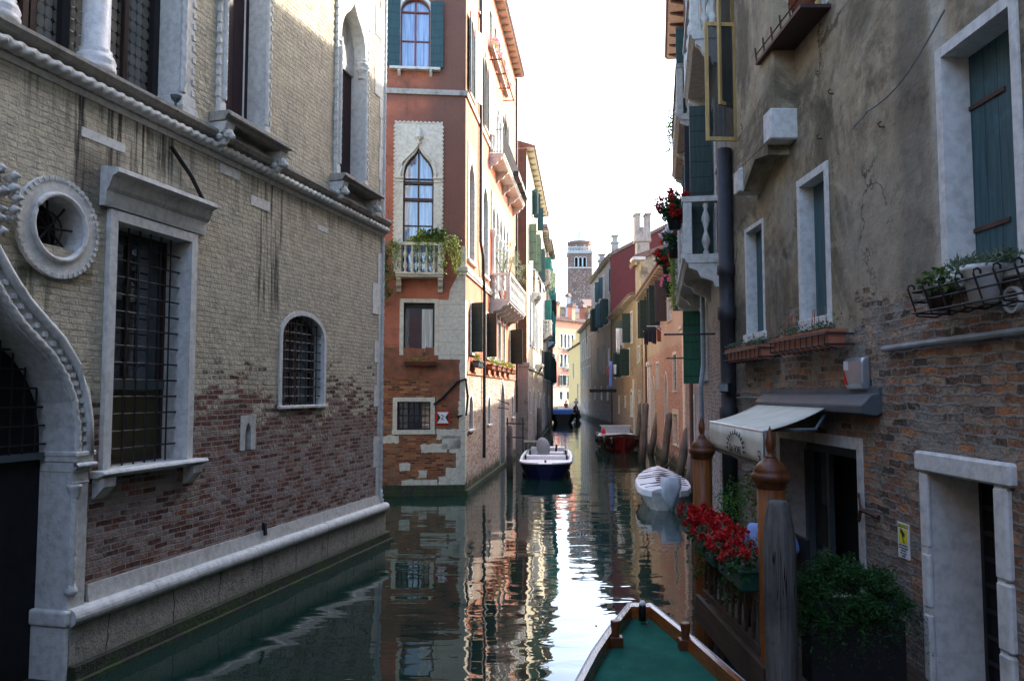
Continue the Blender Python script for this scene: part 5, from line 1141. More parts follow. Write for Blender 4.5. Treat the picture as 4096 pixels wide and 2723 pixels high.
window(B6, w6, Y6(27), Y6(28.2), 6.3, 8.6, shut='lr', shmat='darkgreen', shlen=.5, shang=(2,1.6), **dk); window(B6, w6, Y6(27), Y6(28.2), 10.3, 12.6, **dk); window(B6, w6, Y6(18), Y6(19.1), 3.7, 5.4, **dk); window(B6, w6, Y6(24.5), Y6(25.5), 1.6, 3.2, **dk); window(B6, w6, Y6(25), Y6(26.1), 14, 16, **dk); window(B6, w6, Y6(20), Y6(21.1), 14, 16, **dk)
w6.done(7, M['taupe'], B6)
eave(B6, F6, Y6(19.4), F6.L, 17.25, .62, 7, nb=14, bmat='brownwood', mat='tile')
MB(F6).box(0, Y6(19.3), -7, .012, 17.3, 20.2).build('attic', M['taupe'], B6)
o = balcony(B6, F6, Y6(14.2), Y6(21.6), 5.92, .66, h=1.08, nb=11, smat='stone', nbr=4, ns=1); o['label'] = 'long stone balcony carrying the pots of red geraniums'
for b in [c for c in o.children if c.name.startswith('bracket')]: b.scale = (1, 1, 1)
for y in (16.4, 18.9): bevel(MB(F6).box(Y6(y)-.13, Y6(y)+.13, .46, .68, 5.92, 6.95).build('pier', M['stone'], o), .012)
balcony(B6, F6, Y6(18.6), Y6(24), 10.15, .62, h=1.25, nb=9, smat='stoned', nbr=3); balcony(B6, F6, Y6(13.8), Y6(16.9), 9.95, .5, h=1.0, nb=4, smat='stone', nbr=2)
for (y, z, l, m_) in ((13.6, 14.2, .7, 'stoned'), (17.5, 14, .6, 'stoned')): balcony(B6, F6, Y6(y), Y6(y+2.6), z, .5, h=.9, nb=4, smat=m_)
FC = Fr((3.72, -12), (3.452, 12.35), -1); uc0 = (11.72+12)/FC.d.y
def casement(a, L_, ang, z0, z1, zm=None):
    f = FC.sub(a, .03, ang); cs = MB(f); cs.box(.0,.05,-.02,.02,z0,z1).box(L_-.05,L_,-.02,.02,z0,z1).box(.05,L_-.05,-.02,.02,z0,z0+.06).box(.05,L_-.05,-.02,.02,z1-.06,z1)
    if zm: cs.box(.05,L_-.05,-.02,.02,zm,zm+.06)
    co = cs.build('open_casement', M['tanwood'], B6); MB(f).box(.05,L_-.05,-.004,.004,z0+.06,z1-.06).build('pane', M['clear'], co)
casement(uc0, .48, 1.62, 7.2, 9.05); casement(uc0+.12, .34, 2.15, 7.75, 11.2, 9.6)
bp = MB(); bx, by = 3.335, 12.12; bp.lathe((bx,by,.2), [(.115,0),(.115,2.7),(.14,2.72),(.14,2.95),(.115,2.97),(.115,4.3),(.145,4.32),(.145,4.5),(.115,4.52),(.115,5.0),(.14,5.02),(.14,5.15),(.115,5.17),(.115,7.0)], 14).build('soil_pipe', M['darkpipe'], B6, True)
MB(F6).tube([F6.w(Y6(17.6),.12,6.0), F6.w(Y6(17.6),.12,4.0), F6.w(Y6(17.3),.2,3.5), F6.w(Y6(17.3),.16,.4)], .055, 8).build('downpipe', M['greypipe'], B6)
MB(F6).tube([F6.w(Y6(24.2),.12,17), F6.w(Y6(24.2),.12,.4)], .06, 8).build('downpipe', M['rust'], B6); MB(F6).tube([F6.w(Y6(18.3),.66,17), F6.w(Y6(18.3),.12,10)], .045, 8).build('downpipe', M['greypipe'], B6)
MB(F6.sub(Y6(19.4), .03, 1.6)).box(0, .47, -.025, .025, 3.6, 5.4).build('green_shutter', M['green'], B6)['label'] = 'bright green shutter standing open under the balcony'
MB(F6.sub(Y6(15.9), .03, 1.6)).box(0, .5, -.025, .025, 7.2, 8.9).build('dark_shutter', M['trous'], B6)
for (y, z, l) in ((15.6, 4.55, 1.0), (21, 4.3, .9)): MB(F6).tube([F6.w(Y6(y),0,z), F6.w(Y6(y),l,z)], .02, 5).build('iron_bar', M['iron'], B6)
for i, (y, z, o_, r, fm, lb) in enumerate(((14.9, 6.95, .78, .27, 'fred', 'highest red geranium pot hanging at the near balcony corner'), (17.0, 6.75, .74, .24, 'fwhite', 'pot of white and red geraniums second along the balcony'), (19.3, 6.75, .85, .27, 'fred', 'bushy bright red geranium third along the balcony'), (22.0, 6.5, .75, .2, 'fpink', 'small pink geranium pot at the far end of the balcony'))):
    c = F6.w(Y6(y), o_, z); t = thing('geranium_pot', lb, 'plant', (c[0], c[1], z-.45), 'geranium pots on the stone balcony')
    MB().lathe((c[0], c[1], z-.42), [(.11,0),(.15,.26),(.165,.27),(.165,.3),(.14,.3)], 12).build('pot', M['iron'], t, True); q = MB(); q2 = MB()
    r *= 1.12; bush(q, c, (r, r, r*.95), 620, .075, .9, 0); bush(q, (c[0],c[1],c[2]-.1), (r*.8, r*.8, r*.8), 150, .07, .9, 0)
    blooms(q2, (c[0]-.03,c[1]-.06,c[2]+.06), (r*1.04, r*1.04, r*1.02), 24, .10, 34)
    q.build('leaves', M['leafd'], t, recalc=False); q2.build('blooms', M[fm], t, recalc=False)
    if fm == 'fwhite': q3 = MB(); blooms(q3, (c[0]-.08,c[1],c[2]), (r, r, r*.7), 4, .08, 20); q3.build('red_blooms', M['fred'], t, recalc=False)
t = thing('trailing_ivy', 'bright green ivy trailing from the balcony between the geranium pots', 'plant', F6.w(Y6(18.4), .75, 5)); q = MB(); st = MB()
for k in range(10): st.tube(tend(q, F6.w(Y6(18.1+random.random()*1.0), .74, 6.9), 16, .055, .10, 0, .045), .006, 3)
q.build('leaves', M['leafy'], t, recalc=False); st.build('stems', M['bark'], t)
t = thing('roof_terrace_plant', 'straggly plant in a trough on the high shaded balcony', 'plant', F6.w(Y6(21), .6, 11.4)); q = MB()
for k in range(8): tend(q, F6.w(Y6(20.5+random.random()*3), .66, 11.6), 10, .06, .11, -.01, .05)
q.build('leaves', M['leaf'], t, recalc=False)
# ================================================================== NEAR RIGHT HOUSE
F5 = Fr((3.72, -12), (3.452, 12.35), -1); L5 = F5.L
def Y5(y): return (y+12)/F5.d.y
B5 = thing('grey_render_house', 'near right house of stained grey render over crumbling brick with teal shutters', 'building', (4, 6, 0)); w5 = Wall(F5, 0, L5, -1.2, 20)
u0, u1, z0, z1 = F5.rect(2989, 930, 1340, 3053)
window(B5, w5, u0, u1, z0, z1, depth=.15, sw=.06, sp=.01, smat='stonec', sill=(.04,.05,.12), fill='teald', frame=False, label='narrow farther window with white reveal and closed teal shutter')
u0, u1, z0, z1 = F5.rect(3209, 745, 1283, 3308)
window(B5, w5, u0, u1, z0, z1, depth=.16, sw=.09, sp=.02, smat='stonec', sill=(.0,.04,.14), fill='teald', frame=False, label='middle window with closed teal shutter and white stone frame')
u0, u1, z0, z1 = F5.rect(3785, 219, 1110, 4060)
wc = window(B5, w5, u0, u1, z0, z1, depth=.22, sw=.09, sp=.015, smat='stonec', sill=(.05,.06,.12), fill='teald', frame=False, label='large nearest window with peeling teal shutters and streaked white reveal')
for zz in (z0+.35, z1-.45): MB(F5).box(u1-.45, u1+.0, -.215, -.20, zz, zz+.035).build('hinge', M['rust'], wc)
u0, u1, z0, z1 = F5.rect(3185, -260, 165, 3300)
wd_ = window(B5, w5, u0, u1, z0, z1, depth=.12, sw=.07, sp=.01, smat='stone', sill=None, fill='curt', fmat='tanwood', mull=(2,1), label='high window with lace curtain and tan frame')
sh = thing('flower_shelf', 'dark board with a clay pot fixed under the lace curtain window', 'shelf', F5.w((u0+u1)/2, .2, z0-.1))
MB(F5).box(u0-.12, u1+.55, 0, .34, z0-.09, z0-.05).build('board', M['brownwood'], sh); g = MB(F5)
for k in range(6): uu = u0-.1+(u1-u0+.62)*k/5; g.tube([F5.w(uu,.33,z0-.07), F5.w(uu,.35,z0+.12)], .012, 4)
g.tube([F5.w(u0-.12,.34,z0+.03), F5.w(u1+.55,.34,z0+.03)], .010, 4).build('rail', M['rust'], sh)
pc_ = F5.w(u0+.22, .18, z0-.05); MB().lathe(pc_, [(.10,0),(.14,.2),(.155,.21),(.155,.25),(.13,.25)], 14).build('pot', M['terra'], sh, True)
# restaurant opening
ua, ub = F5.U(3440, 2), F5.U(3128, 2); zt = F5.px(3440, 1800)[1]
dr = window(B5, w5, ua, ub, 1.0, zt, depth=.55, sw=.12, sp=.015, smat='stone', sill=(.1,.05,.1), fill='dark', frame=False, label='wide dark restaurant doorway under the awning')
MB(F5).box(ua, ub, -.4, -.34, zt-.16, zt-.02).box(ub-.09, ub, -.4, -.3, 1, zt-.16).box(ub-.62, ub-.55, -.42, -.36, 1, zt-.16).build('door_frame', M['greymetal'], dr)
MB(F5).box(ub-.55, ub-.09, -.40, -.39, 1.0, zt-.16).build('pane', M['glass'], dr); MB(F5).box(ub-.45, ub-.2, -.388, -.38, 1.5, 2.0).build('notice', M['ink'], dr)
# right hand door
ua, ub = F5.U(4008, 2), F5.U(3726, 2); zt = F5.px(3726, 1888)[1]
dr = window(B5, w5, ua, ub, .9, zt, depth=.46, sw=.10, sp=.03, smat='stonec', sill=(.1,.05,.1), fill='dark', frame=False, label='nearest doorway with white plaster reveal and small paned door')
g = MB(F5)
for k in range(9): g.box(ua, ub, -.45, -.42, .95+k*.21, .985+k*.21)
for x in (ua, (ua+ub)/2-.02, ub-.05): g.box(x, x+.045, -.45, -.415, .9, zt)
g.build('glazing_bars', M['iron'], dr)
bevel(MB(F5).box(ua-.22, ub+.13, -.1, .06, zt-.0, zt+.17).build('lintel', M['stonec'], dr), .02)
for a, b in ((.9, 1.55), (1.56, 2.05), (2.06, zt-.01)): bevel(MB(F5).box(ua-.15, ua+.01, -.3, .045, a, b).build('jamb', M['stonec'], dr), .02); bevel(MB(F5).box(ub-.012, ub+.09, -.02, .04, a+.03, b).build('jamb', M['stonec'], dr), .02)
w5.done(7, M['grey'], B5)
# chimney breast on corbels
ya = F5.U(3085, 8, .28); yb = ya+1.5; zb = F5.px(3085, 560, .28)[1]
cb = MB(F5).box(ya, yb, -.1, .28, zb+.0, 19.9).build('chimney_breast', M['grey'], B5); bevel(cb, .02)
bevel(MB(F5).box(ya-.03, ya+.24, -.1, .33, zb-.02, zb+.36).build('corbel', M['stonec'], B5), .015); bevel(MB(F5).box(yb-.25, yb+.03, -.1, .33, zb-.34, zb-.02).box(yb-.2, yb+.0, -.1, .28, zb-.06, zb+.1).build('corbel', M['stone'], B5), .015)
MB(F5).prism([(ya+.24,zb+.02),(ya+.24,zb-.02)]+[(ya+.24+(yb-ya-.49)*(1-math.cos(t_))/2, zb-.05-.28*(1-math.sin(t_))*0+.0-.30*abs(math.cos(t_))*(1 if t_ > 1.57 else .3)) for t_ in [math.pi*k/8 for k in range(9)]]+[(yb-.25,zb+.02)], .0, .275).build('corbel_arch', M['grey'], B5)
tag(MB(F5).tube([F5.w(F5.px(3554,1397)[0],.05,F5.px(3554,1397)[1]), F5.w(F5.px(3700,1378)[0],.05,F5.px(3554,1397)[1]+.01), F5.w(F5.px(4200,1330)[0],.05,F5.px(3554,1397)[1]+.02)], .028, 8).build('wall_conduit', M['greypipe']), 'pale grey conduit running level along the orange brickwork', 'pipe')
a, z_ = F5.px(3434, 515); pts = [F5.w(a, .05, z_), F5.w(a-.12, .1, z_-.02), F5.w(a-.26, .06, z_+.04)]
b, zz = F5.px(3840, 60)
for k in range(1, 9): t_ = k/8; pts.append(F5.w(a-.26+(b-a+.26)*t_, .12, z_+.04+(zz-z_)*t_ - .16*math.sin(math.pi*t_)))
tag(MB().tube(pts, .008, 5).build('cable', M['greypipe']), 'thin slack cable strung diagonally across the grey render', 'cable')
for X, Y in ((3288, 555), (3335, 375), (3538, 508)): a, z_ = F5.px(X, Y); tag(MB(F5).tube([F5.w(a,-.02,z_), F5.w(a,.05,z_), F5.w(a,.06,z_+.03), F5.w(a-.02,.04,z_+.045)], .009, 5).build('wall_hook', M['rust']), {555:'rusty hook in the render above the middle window',375:'tiny hook high on the render below the flower shelf',508:'small rusty hook just right of the cable end'}[Y], 'hook')
# alarm box
u0, u1, z0, z1 = F5.rect(3411, 1430, 1560, 3483); um = (u0+u1)/2
al = thing('alarm_box', 'silver alarm siren box with red lamp on the brick above the awning', 'alarm', F5.w(um, 0, z0))
bevel(MB(F5).prismu([(0,z0),(0,z1),(.07,z1-.01),(.095,z1-.05),(.095,z0+.07),(.06,z0)], u0, u1).build('cover', M['steel'], al), .02, 3)
MB(F5).prism([(u1-.01,z0+.06),(u1-.10,z0+.05),(u1-.015,z1-.13)], .095, .10).build('red_lamp', M['red'], al)
MB(F5).box(u1-.11, u1-.01, .095, .099, z1-.13, z1-.04).build('label', M['white'], al)
# floodlight
a, z_ = F5.px(2950, 1550); fl = thing('floodlight', 'small black floodlight beside the fat black drainpipe', 'lamp', F5.w(a-.1, .2, z_-.1))
bevel(MB(F5.sub(a-.1, .22, .6)).box(-.09,.09,-.04,.03,z_-.07,z_+.07).build('housing', M['iron'], fl), .01); MB(F5.sub(a-.1, .22, .6)).box(-.075,.075,.03,.034,z_-.055,z_+.055).build('pane', M['greypipe'], fl); MB(F5).tube([F5.w(a-.1,0,z_-.12), F5.w(a-.1,.2,z_-.1), F5.w(a-.1,.2,z_-.05)], .012, 5).build('bracket', M['iron'], fl)
MB(F5).tube([F5.w(F5.px(2960,1590)[0],.05,F5.px(2960,1590)[1]), F5.w(F5.px(3065,1600)[0],.05,F5.px(2960,1590)[1]+.01)], .012, 5).build('conduit', M['greypipe'], B5)
# vent
u0, u1, z0, z1 = F5.rect(4032, 1150, 1256, 4088); vt = MB(F5); vt.flatring(circ((u0+u1)/2,(z0+z1)/2,.001), circ((u0+u1)/2,(z0+z1)/2,.085), .03)
vt = MB(F5); vt.ring(circ((u0+u1)/2,(z0+z1)/2,.075), circ((u0+u1)/2,(z0+z1)/2,.095), -.01, .03, 0); v_ = tag(vt.build('round_vent', M['stone']), 'round slatted vent behind the iron flower cradle', 'vent')
sl = MB(F5); sl.box(u0-.02, u1+.02, .0, .004, z0-.02, z1+.02)
for k in range(7): zz = z0+.03+k*.025; hw_ = math.sqrt(max(.0001, .075**2-(zz-(z0+z1)/2)**2)); sl.box((u0+u1)/2-hw_, (u0+u1)/2+hw_, .005, .025, zz, zz+.008)
sl.f = sl.f[6:]; sl.mi = sl.mi[6:]; sl.build('slats', M['stone'], v_)
# warning sign with camera
u0, u1, z0, z1 = F5.rect(3597, 2085, 2222, 3640); ws = thing('camera_sign', 'white camera surveillance notice with yellow panel on the crumbling brick', 'sign', F5.w((u0+u1)/2, 0, z0)); h = z1-z0; wv = u1-u0
MB(F5).box(u0, u1, .0, .012, z0, z1).build('board', M['white'], ws); MB(F5).box(u0+.008, u1-.008, .012, .015, z1-h*.13, z1-h*.04).build('header', M['ink'], ws)
MB(F5).box(u0+wv*.12, u1-wv*.12, .012, .015, z0+h*.43, z1-h*.17).build('yellow_panel', M['yel'], ws)
zc_ = z0+h*.66; uc = (u0+u1)/2; MB(F5).prism([(uc-wv*.2,zc_+.015),(uc+wv*.18,zc_+.06),(uc+wv*.2,zc_+.02),(uc-wv*.14,zc_-.02)], .015, .018).prism([(uc+.0,zc_),(uc+.012,zc_),(uc-.01,zc_-.06),(uc-.03,zc_-.06),(uc-.03,zc_-.05),(uc-.015,zc_-.05)], .015, .018).build('camera_symbol', M['ink'], ws)
text('ATTENZIONE', F5, uc, .016, z1-h*.085, wv*.155, 'yel', ws, flip=-1)
for k, s_ in enumerate(('AREA SOTTOPOSTA', 'A VIDEOSORVEGLIANZA', '24 ORE SU 24', 'ART. 13 D.LGS', '196/2003')): text(s_, F5, uc, .013, z0+h*.36-k*h*.075, wv*(.09 if k != 1 else .078), 'ink', ws, flip=-1)
# iron anchor
a, z_ = F5.px(3490, 2040); ia = MB(F5); ia.tube([F5.w(a+.16,.06,z_+.14), F5.w(a+.06,.09,z_), F5.w(a+.17,.06,z_-.13)], .018, 5).tube([F5.w(a+.06,.09,z_), F5.w(a-.16,.02,z_-.04)], .022, 5); tag(ia.build('iron_anchor', M['rust']), 'forked rusty wall anchor to the left of the surveillance notice', 'anchor')
# planters
for i, (Xa, Yt, Yb, Xb) in enumerate(((2922,1400,1452,3062), (3112,1345,1418,3334))):
    u0, u1, z0, z1 = F5.rect(Xa, Yt, Yb, Xb, .2)
    t = trough('window_box', ['smaller terracotta trough in a wire holder below the narrow window','larger terracotta trough with dry stems below the middle window'][i], F5, u0, u1, z0, z0+.19, .06, .27, 'terra', [('rosem', .35, .1, 'leaf'), ('leaf', .12, .16, 'leaf')], 'terracotta troughs under the teal shutters', ps=.035)
    if i: 
        st = MB(); 
        for k in range(9): uu = random.uniform(u0+.1, u1-.1); st.tube([F5.w(uu,.16,z0+.18), F5.w(uu+random.uniform(-.06,.06),.16,z0+.45)], .004, 3)
        st.build('dry_stems', M['terra'], t)
u0, u1, z0, z1 = F5.rect(3700, 1130, 1262, 4090, .2); z0 = F5.px(3700,1255,.2)[1]; z1 = z0+.17; u0 = u0-.35
cr_ = thing('iron_cradle', 'black wrought iron cradle with scrolled hooks below the large near window', 'holder', F5.w((u0+u1)/2, .2, z0)); g = MB(F5)
for zz in (z0+.0, z0+.09, z1): g.tube([F5.w(u1,0,zz), F5.w(u1,.30,zz), F5.w(u0,.30,zz), F5.w(u0,0,zz)], .009, 5)
n = 7
for k in range(n+1):
    uu = u0+(u1-u0)*k/n; g.tube([F5.w(uu,.285,z1+.02), F5.w(uu,.285,z1+.045), F5.w(uu,.305,z1+.06), F5.w(uu,.33,z1+.05), F5.w(uu,.335,z1+.02), F5.w(uu,.325,z1-.01), F5.w(uu,.305,z0+.1), F5.w(uu,.27,z0-.02), F5.w(uu,.12,z0-.03), F5.w(uu,0,z0+.02)], .008, 5)
g.build('frame', M['iron'], cr_)
up = F5.U(3928, z0+.1, .17); pt = thing('white_pot', 'white plastic pot of spiky succulents resting in the iron cradle', 'plant', F5.w(up, .16, z0)); c = F5.w(up, .16, z0+.01)
MB().lathe(c, [(.09,0),(.13,.22),(.145,.23),(.145,.265),(.12,.265)], 18).build('pot', M['white'], pt, True); q = MB()
for k in range(420):
    a_ = random.uniform(0, 6.28); r_ = random.random()**.5*.24; p = (c[0]+r_*math.cos(a_)*.6, c[1]+r_*math.sin(a_)*1.5, c[2]+.25+random.random()*.06); q.leaf(p, .07, .25, 1.3)
q.build('leaves', M['rosem'], pt, recalc=False)
q = MB(); 
for k in range(5): blooms(q, (c[0], c[1]+.1+.09*k, c[2]+.33+.04*(k % 2)), (.05,.08,.02), 1, .02, 6)
q.build('blooms', M['yel'], pt, recalc=False)
t2 = thing('black_pot', 'dark pot of leafy herbs beside the white pot in the cradle', 'plant', F5.w(up+.55, .16, z0)); c = F5.w(up+.55, .16, z0+.01); MB().lathe(c, [(.07,0),(.1,.16),(.11,.18),(.09,.18)], 14).build('pot', M['brownwood'], t2, True); q = MB(); bush(q, (c[0],c[1],c[2]+.22), (.14,.2,.10), 160, .06, .6, .6); q.build('leaves', M['leaf'], t2, recalc=False)

# ================================================================== AWNING
aw = thing('restaurant_awning', 'beige canvas awning lettered DA FIORE over the water entrance', 'awning', (2.9, 9, 2.6))
yh0, yh1 = 7.45, 10.6
bevel(MB(F5).prismu([(0,3.20),(0,3.39),(.10,3.37),(.20,3.27),(.19,3.19),(.05,3.17)], Y5(yh0), Y5(yh1)).build('cassette', M['greymetal'], aw), .008)
MB(F5).prismu([(0,3.39),(0,3.44),(.03,3.44),(.03,3.38)], Y5(yh0), Y5(yh1)-.1).build('flashing', M['greymetal'], aw)
A = Vector(ray(2840,1688)); Bv = Vector(ray(3052,1728)); zf = 3.005
A = (A*((zf-HC)/A.z)+Vector((0,0,HC))); Bv = (Bv*((zf-HC)/Bv.z)+Vector((0,0,HC)))
FA = Fr((Bv.x, Bv.y), (A.x, A.y), -1)
C0 = F5.w(Y5(8.35), .15, 3.235); C1 = F5.w(Y5(10.55), .15, 3.235)
m = MB(); n = 8; top = []
for i in range(n+1):
    a = Vector(FA.w(FA.L*i/n, 0, zf)); b = Vector(C0)+(Vector(C1)-Vector(C0))*(i/n); top.append([m.W(a+(b-a)*(j/6)+Vector((0,0,-.03*math.sin(math.pi*j/6)))) for j in range(7)])
for i in range(n):
    for j in range(6): m.face(top[i][j], top[i+1][j], top[i+1][j+1], top[i][j+1])
ob = m.build('canopy', M['awn'], aw, True, False); s_ = ob.modifiers.new('t', 'SOLIDIFY'); s_.thickness = .008
vh = .345
m = MB(FA); ids = [[m.V(FA.L*i/24, .012*math.sin(i*.8)*(j/3)+.006, zf-vh*j/3) for j in range(4)] for i in range(25)]
for i in range(24):
    for j in range(3): m.face(ids[i][j], ids[i+1][j], ids[i+1][j+1], ids[i][j+1])
vl = m.build('valance', M['awn'], aw, True, False); s_ = vl.modifiers.new('t', 'SOLIDIFY'); s_.thickness = .006
MB(FA).tube([FA.w(-.02,-.01,zf), FA.w(FA.L+.02,-.01,zf)], .018, 8).tube([FA.w(0,-.03,zf-.02), FA.w(.0,-.03,zf-vh)], .02, 6).build('front_bar', M['steel'], aw)
LA = FA.L; uc = LA*.42; pr = MB(FA); oo = .024
pr.box(.02, LA-.02, oo, oo+.003, zf-vh+.035, zf-vh+.05).box(.02, LA-.02, oo, oo+.003, zf-vh+.012, zf-vh+.02)
for s_, x in ((1, .02), (-1, LA-.02)):
    for a, b, c, d in ((0,.012,.035,.16),(.0,.09,.148,.16),(.078,.09,.10,.16),(.03,.09,.10,.112),(.03,.042,.05,.112)):
        xa, xb = x+s_*a, x+s_*b; pr.box(min(xa,xb), max(xa,xb), oo, oo+.003, zf-vh+c, zf-vh+d)
for k in range(13):
    a_ = math.pi*(k+.0)/12; r1, r2 = .30, .30+(.075 if k % 2 == 0 else .05); w_ = .034; zc = zf-vh+.10; sx = 1.15
    e1 = (uc+sx*r1*math.cos(a_)*1.0 - w_*math.sin(a_), zc+.55*r1*math.sin(a_) + .5*w_*math.cos(a_)); e2 = (uc+sx*r1*math.cos(a_) + w_*math.sin(a_), zc+.55*r1*math.sin(a_) - .5*w_*math.cos(a_))
    pr.prism([e1, (uc+sx*r2*1.12*math.cos(a_), zc+.62*r2*math.sin(a_)), e2], oo, oo+.003)
pr.build('printed_sun', M['ink'], vl)
text('DA FIORE', FA, uc, oo+.004, zf-vh+.10, .125, 'ink', vl, flip=-1)
for y in (8.5, 10.4): MB().tube([F5.w(Y5(y),.1,3.18), ((F5.w(Y5(y),.1,0)[0]+A.x)/2+.1, y-.5, 3.02), (FA.w(LA*(.15 if y < 9 else .9),-.02,zf))], .018, 6).build('folding_arm', M['greymetal'], aw)

# ================================================================== LANDING DECK
PX0, PX1, PY0, PY1 = 2.14, 3.55, 4.6, 9.1
dk_ = thing('landing_deck', 'dark timber landing deck at the restaurant water entrance', 'deck', (2.8, 7, .6)); MB().box(PX0, PX1, PY0, PY1, .92, 1.0).build('boards', M['deckw'], dk_)
MB().box(PX0-.05, PX0, 6.7, PY1, .82, 1.10).build('fascia', M['deckw'], dk_); MB().box(PX0-.05, PX1, PY1, PY1+.05, .82, 1.04).build('fascia', M['deckw'], dk_)
for y in (5.2, 7.3, 8.7): MB().lathe((PX0+.14, y, -1), [(.09,0),(.09,1.95)], 8).build('pile', M['wood'], dk_)
rl_ = thing('lattice_railing', 'dark lattice railing between the two varnished posts', 'railing', (PX0, 8, 1)); g = MB(); xr = PX0+.02
for a, b in ((1.13,1.2), (1.58,1.66)): g.box(xr-.025, xr+.025, 6.9, 8.95, a, b)
g.build('rails', M['deckw'], rl_)
n = 9
for k in range(n):
    y0 = 6.95+k*.22; g = MB(); g.tube([(xr,y0,1.18), (xr,y0+.11,1.6), (xr,y0+.22,1.18)], .014, 4).tube([(xr,y0,1.18), (xr,y0,1.6)], .012, 4); g.build('lattice_bar', M['deckw'], rl_)
fx = thing('flower_trough', 'dark green trough overflowing with red geraniums on the lattice railing', 'planter', (PX0-.02, 8, 1.62))
for a, b in ((6.98, 7.75), (7.9, 8.7)): bevel(MB().box(PX0-.14, PX0+.06, a, b, 1.66, 1.83).box(PX0-.155, PX0+.075, a-.015, b+.015, 1.81, 1.84).build('box', M['plastic'], fx), .01)
q = MB(); q2 = MB(); q3 = MB()
for k in range(24): 
    y = 7.0+1.9*k/23; bush(q, (PX0-.06+random.gauss(0,.04), y, 1.93+random.uniform(-.08,.06)), (.16,.13,.10), 110, .032, .5)
for k in range(9): bush(q3, (PX0-.10, 6.98+.24*k, 1.88), (.12,.12,.12), 50, .05, .9)
for k in range(105): y = 6.95+2.0*random.random(); blooms(q2, (PX0-.10+random.gauss(0,.08), y, 2.02+random.uniform(-.10,.10)), (.04,.04,.03), 1, .062, 34)
for k in range(7): tend(q3, (PX0-.16, 6.95+random.random()*1.9, 1.85), 6, .04, .06, -.01, .04)
bush(q, (PX0-.26, 8.95, 2.0), (.14,.14,.13), 260, .03, .4); 
q.build('herb_leaves', M['rosem'], fx, recalc=False); q3.build('leaves', M['fern'], fx, recalc=False); q2.build('blooms', M['fred'], fx, recalc=False)
def fancy_post(x, y, label):
    t = thing('mooring_post', label, 'post', (x, y, 0), 'varnished finial posts'); r = .118
    MB().lathe((x,y,0), [(r*1.08,-1.2),(r*1.05,0),(r,1.4),(r,2.60)], 22).build('shaft', M['varn'], t, True)
    o_ = MB().lathe((x,y,2.56), [(r*1.02,0),(r*1.10,.01),(r*1.12,.04),(r*1.2,.05),(r*1.36,.075),(r*1.40,.10),(r*1.36,.125),(r*1.18,.135),(r*1.2,.15),(r*1.12,.185),(r*.8,.225),(r*.52,.245),(r*.5,.262)], 24).build('capital', M['mahog'], t, True)
    MB().lathe((x,y,2.82), [(r*.40,0),(r*.42,.012),(r*.30,.028),(r*.2,.04),(r*.27,.07),(r*.36,.115),(r*.34,.155),(r*.22,.21),(r*.09,.255),(.003,.28)], 14).build('finial', M['mahog'], t, True); return t
pn = ray(3083, 1906); pn = pn*((2.66-HC)/pn.z); pf_ = ray(2808, 1783); pf_ = pf_*((2.72-HC)/pf_.z)
fancy_post(pn.x, pn.y, 'nearer varnished orange wooden post with turned capital and finial'); fancy_post(pf_.x, pf_.y, 'farther varnished wooden post with finial beside the awning')
print('posts', pn, pf_, 'awn', A, Bv)
gp = MB(); gx, gy = pn.x-.10+.02, pn.y-.42
prg = [(.125,-1.2),(.13,0),(.124,.9),(.128,1.6),(.13,2.12),(.118,2.30),(.088,2.47),(.075,2.505),(.066,2.512),(.02,2.515)]
o_ = gp.lathe((gx, gy, 0), prg, 18).build('grey_mooring_pole', M['gpole'], None, True); tag(o_, 'thick cracked grey timber pole with chamfered top in front of the nearer varnished post', 'pole')
# fern on the near end of the deck
fr = thing('fern_planter', 'large feathery green fern spilling over the deck by the doorway', 'plant', (2.85, 6.5, 1.0)); bevel(MB().box(2.5, 3.2, 6.62, 6.8, 1.5, 1.66).build('box', M['iron'], fr), .01)
MB().box(2.46, 3.24, 6.6, 6.82, 1.0, 1.5).build('stand', M['iron'], fr); q = MB()  # invented dark block under the box, stands in for black shade below the fern
cl = [(2.5,6.75,1.75,.42),(2.75,6.7,1.9,.5),(3.05,6.75,1.8,.5),(2.9,6.6,1.6,.5),(2.55,6.7,1.55,.4),(3.2,6.8,1.62,.36)]
for k in range(330):
    x_, y_, z_c, R_ = random.choice(cl); a_ = random.uniform(0, 6.28); el = random.uniform(-.4, 1.2); L_ = R_*random.uniform(.5, 1.1); p = Vector((x_+random.gauss(0,.04), y_+random.gauss(0,.04), z_c)); v = Vector((math.cos(a_)*math.cos(el), math.sin(a_)*math.cos(el)*.7, math.sin(el)))*L_/12
    for s_ in range(13):
        v.z -= L_*.0095; p = p + v
        if p.x > 3.42: break
        for _ in range(4): q.leaf(p+Vector((random.gauss(0,.02),random.gauss(0,.02),random.gauss(0,.02))), .05*(1.2-s_/16), .25, .1)
q.build('fronds', M['fern'], fr, recalc=False)
fb = thing('bamboo_shrub', 'bright green feathery shrub behind the far varnished post', 'plant', (2.9, 9.6, 1)); q = MB()
MB().lathe((2.95, 9.4, 1.0), [(.14,0),(.18,.35),(.19,.36),(.16,.36)], 12).build('pot', M['terra'], fb, True)
for k in range(12): bush(q, (2.85+random.uniform(-.3,.3), 9.5+random.uniform(-.2,.3), 1.65+random.random()*.65), (.2,.2,.22), 110, .05, .3)
q.build('leaves', M['shrub'], fb, recalc=False)
MB().box(3.0, 3.5, 9.1, 9.9, .9, 1.0).build('step_board', M['deckw'], dk_)
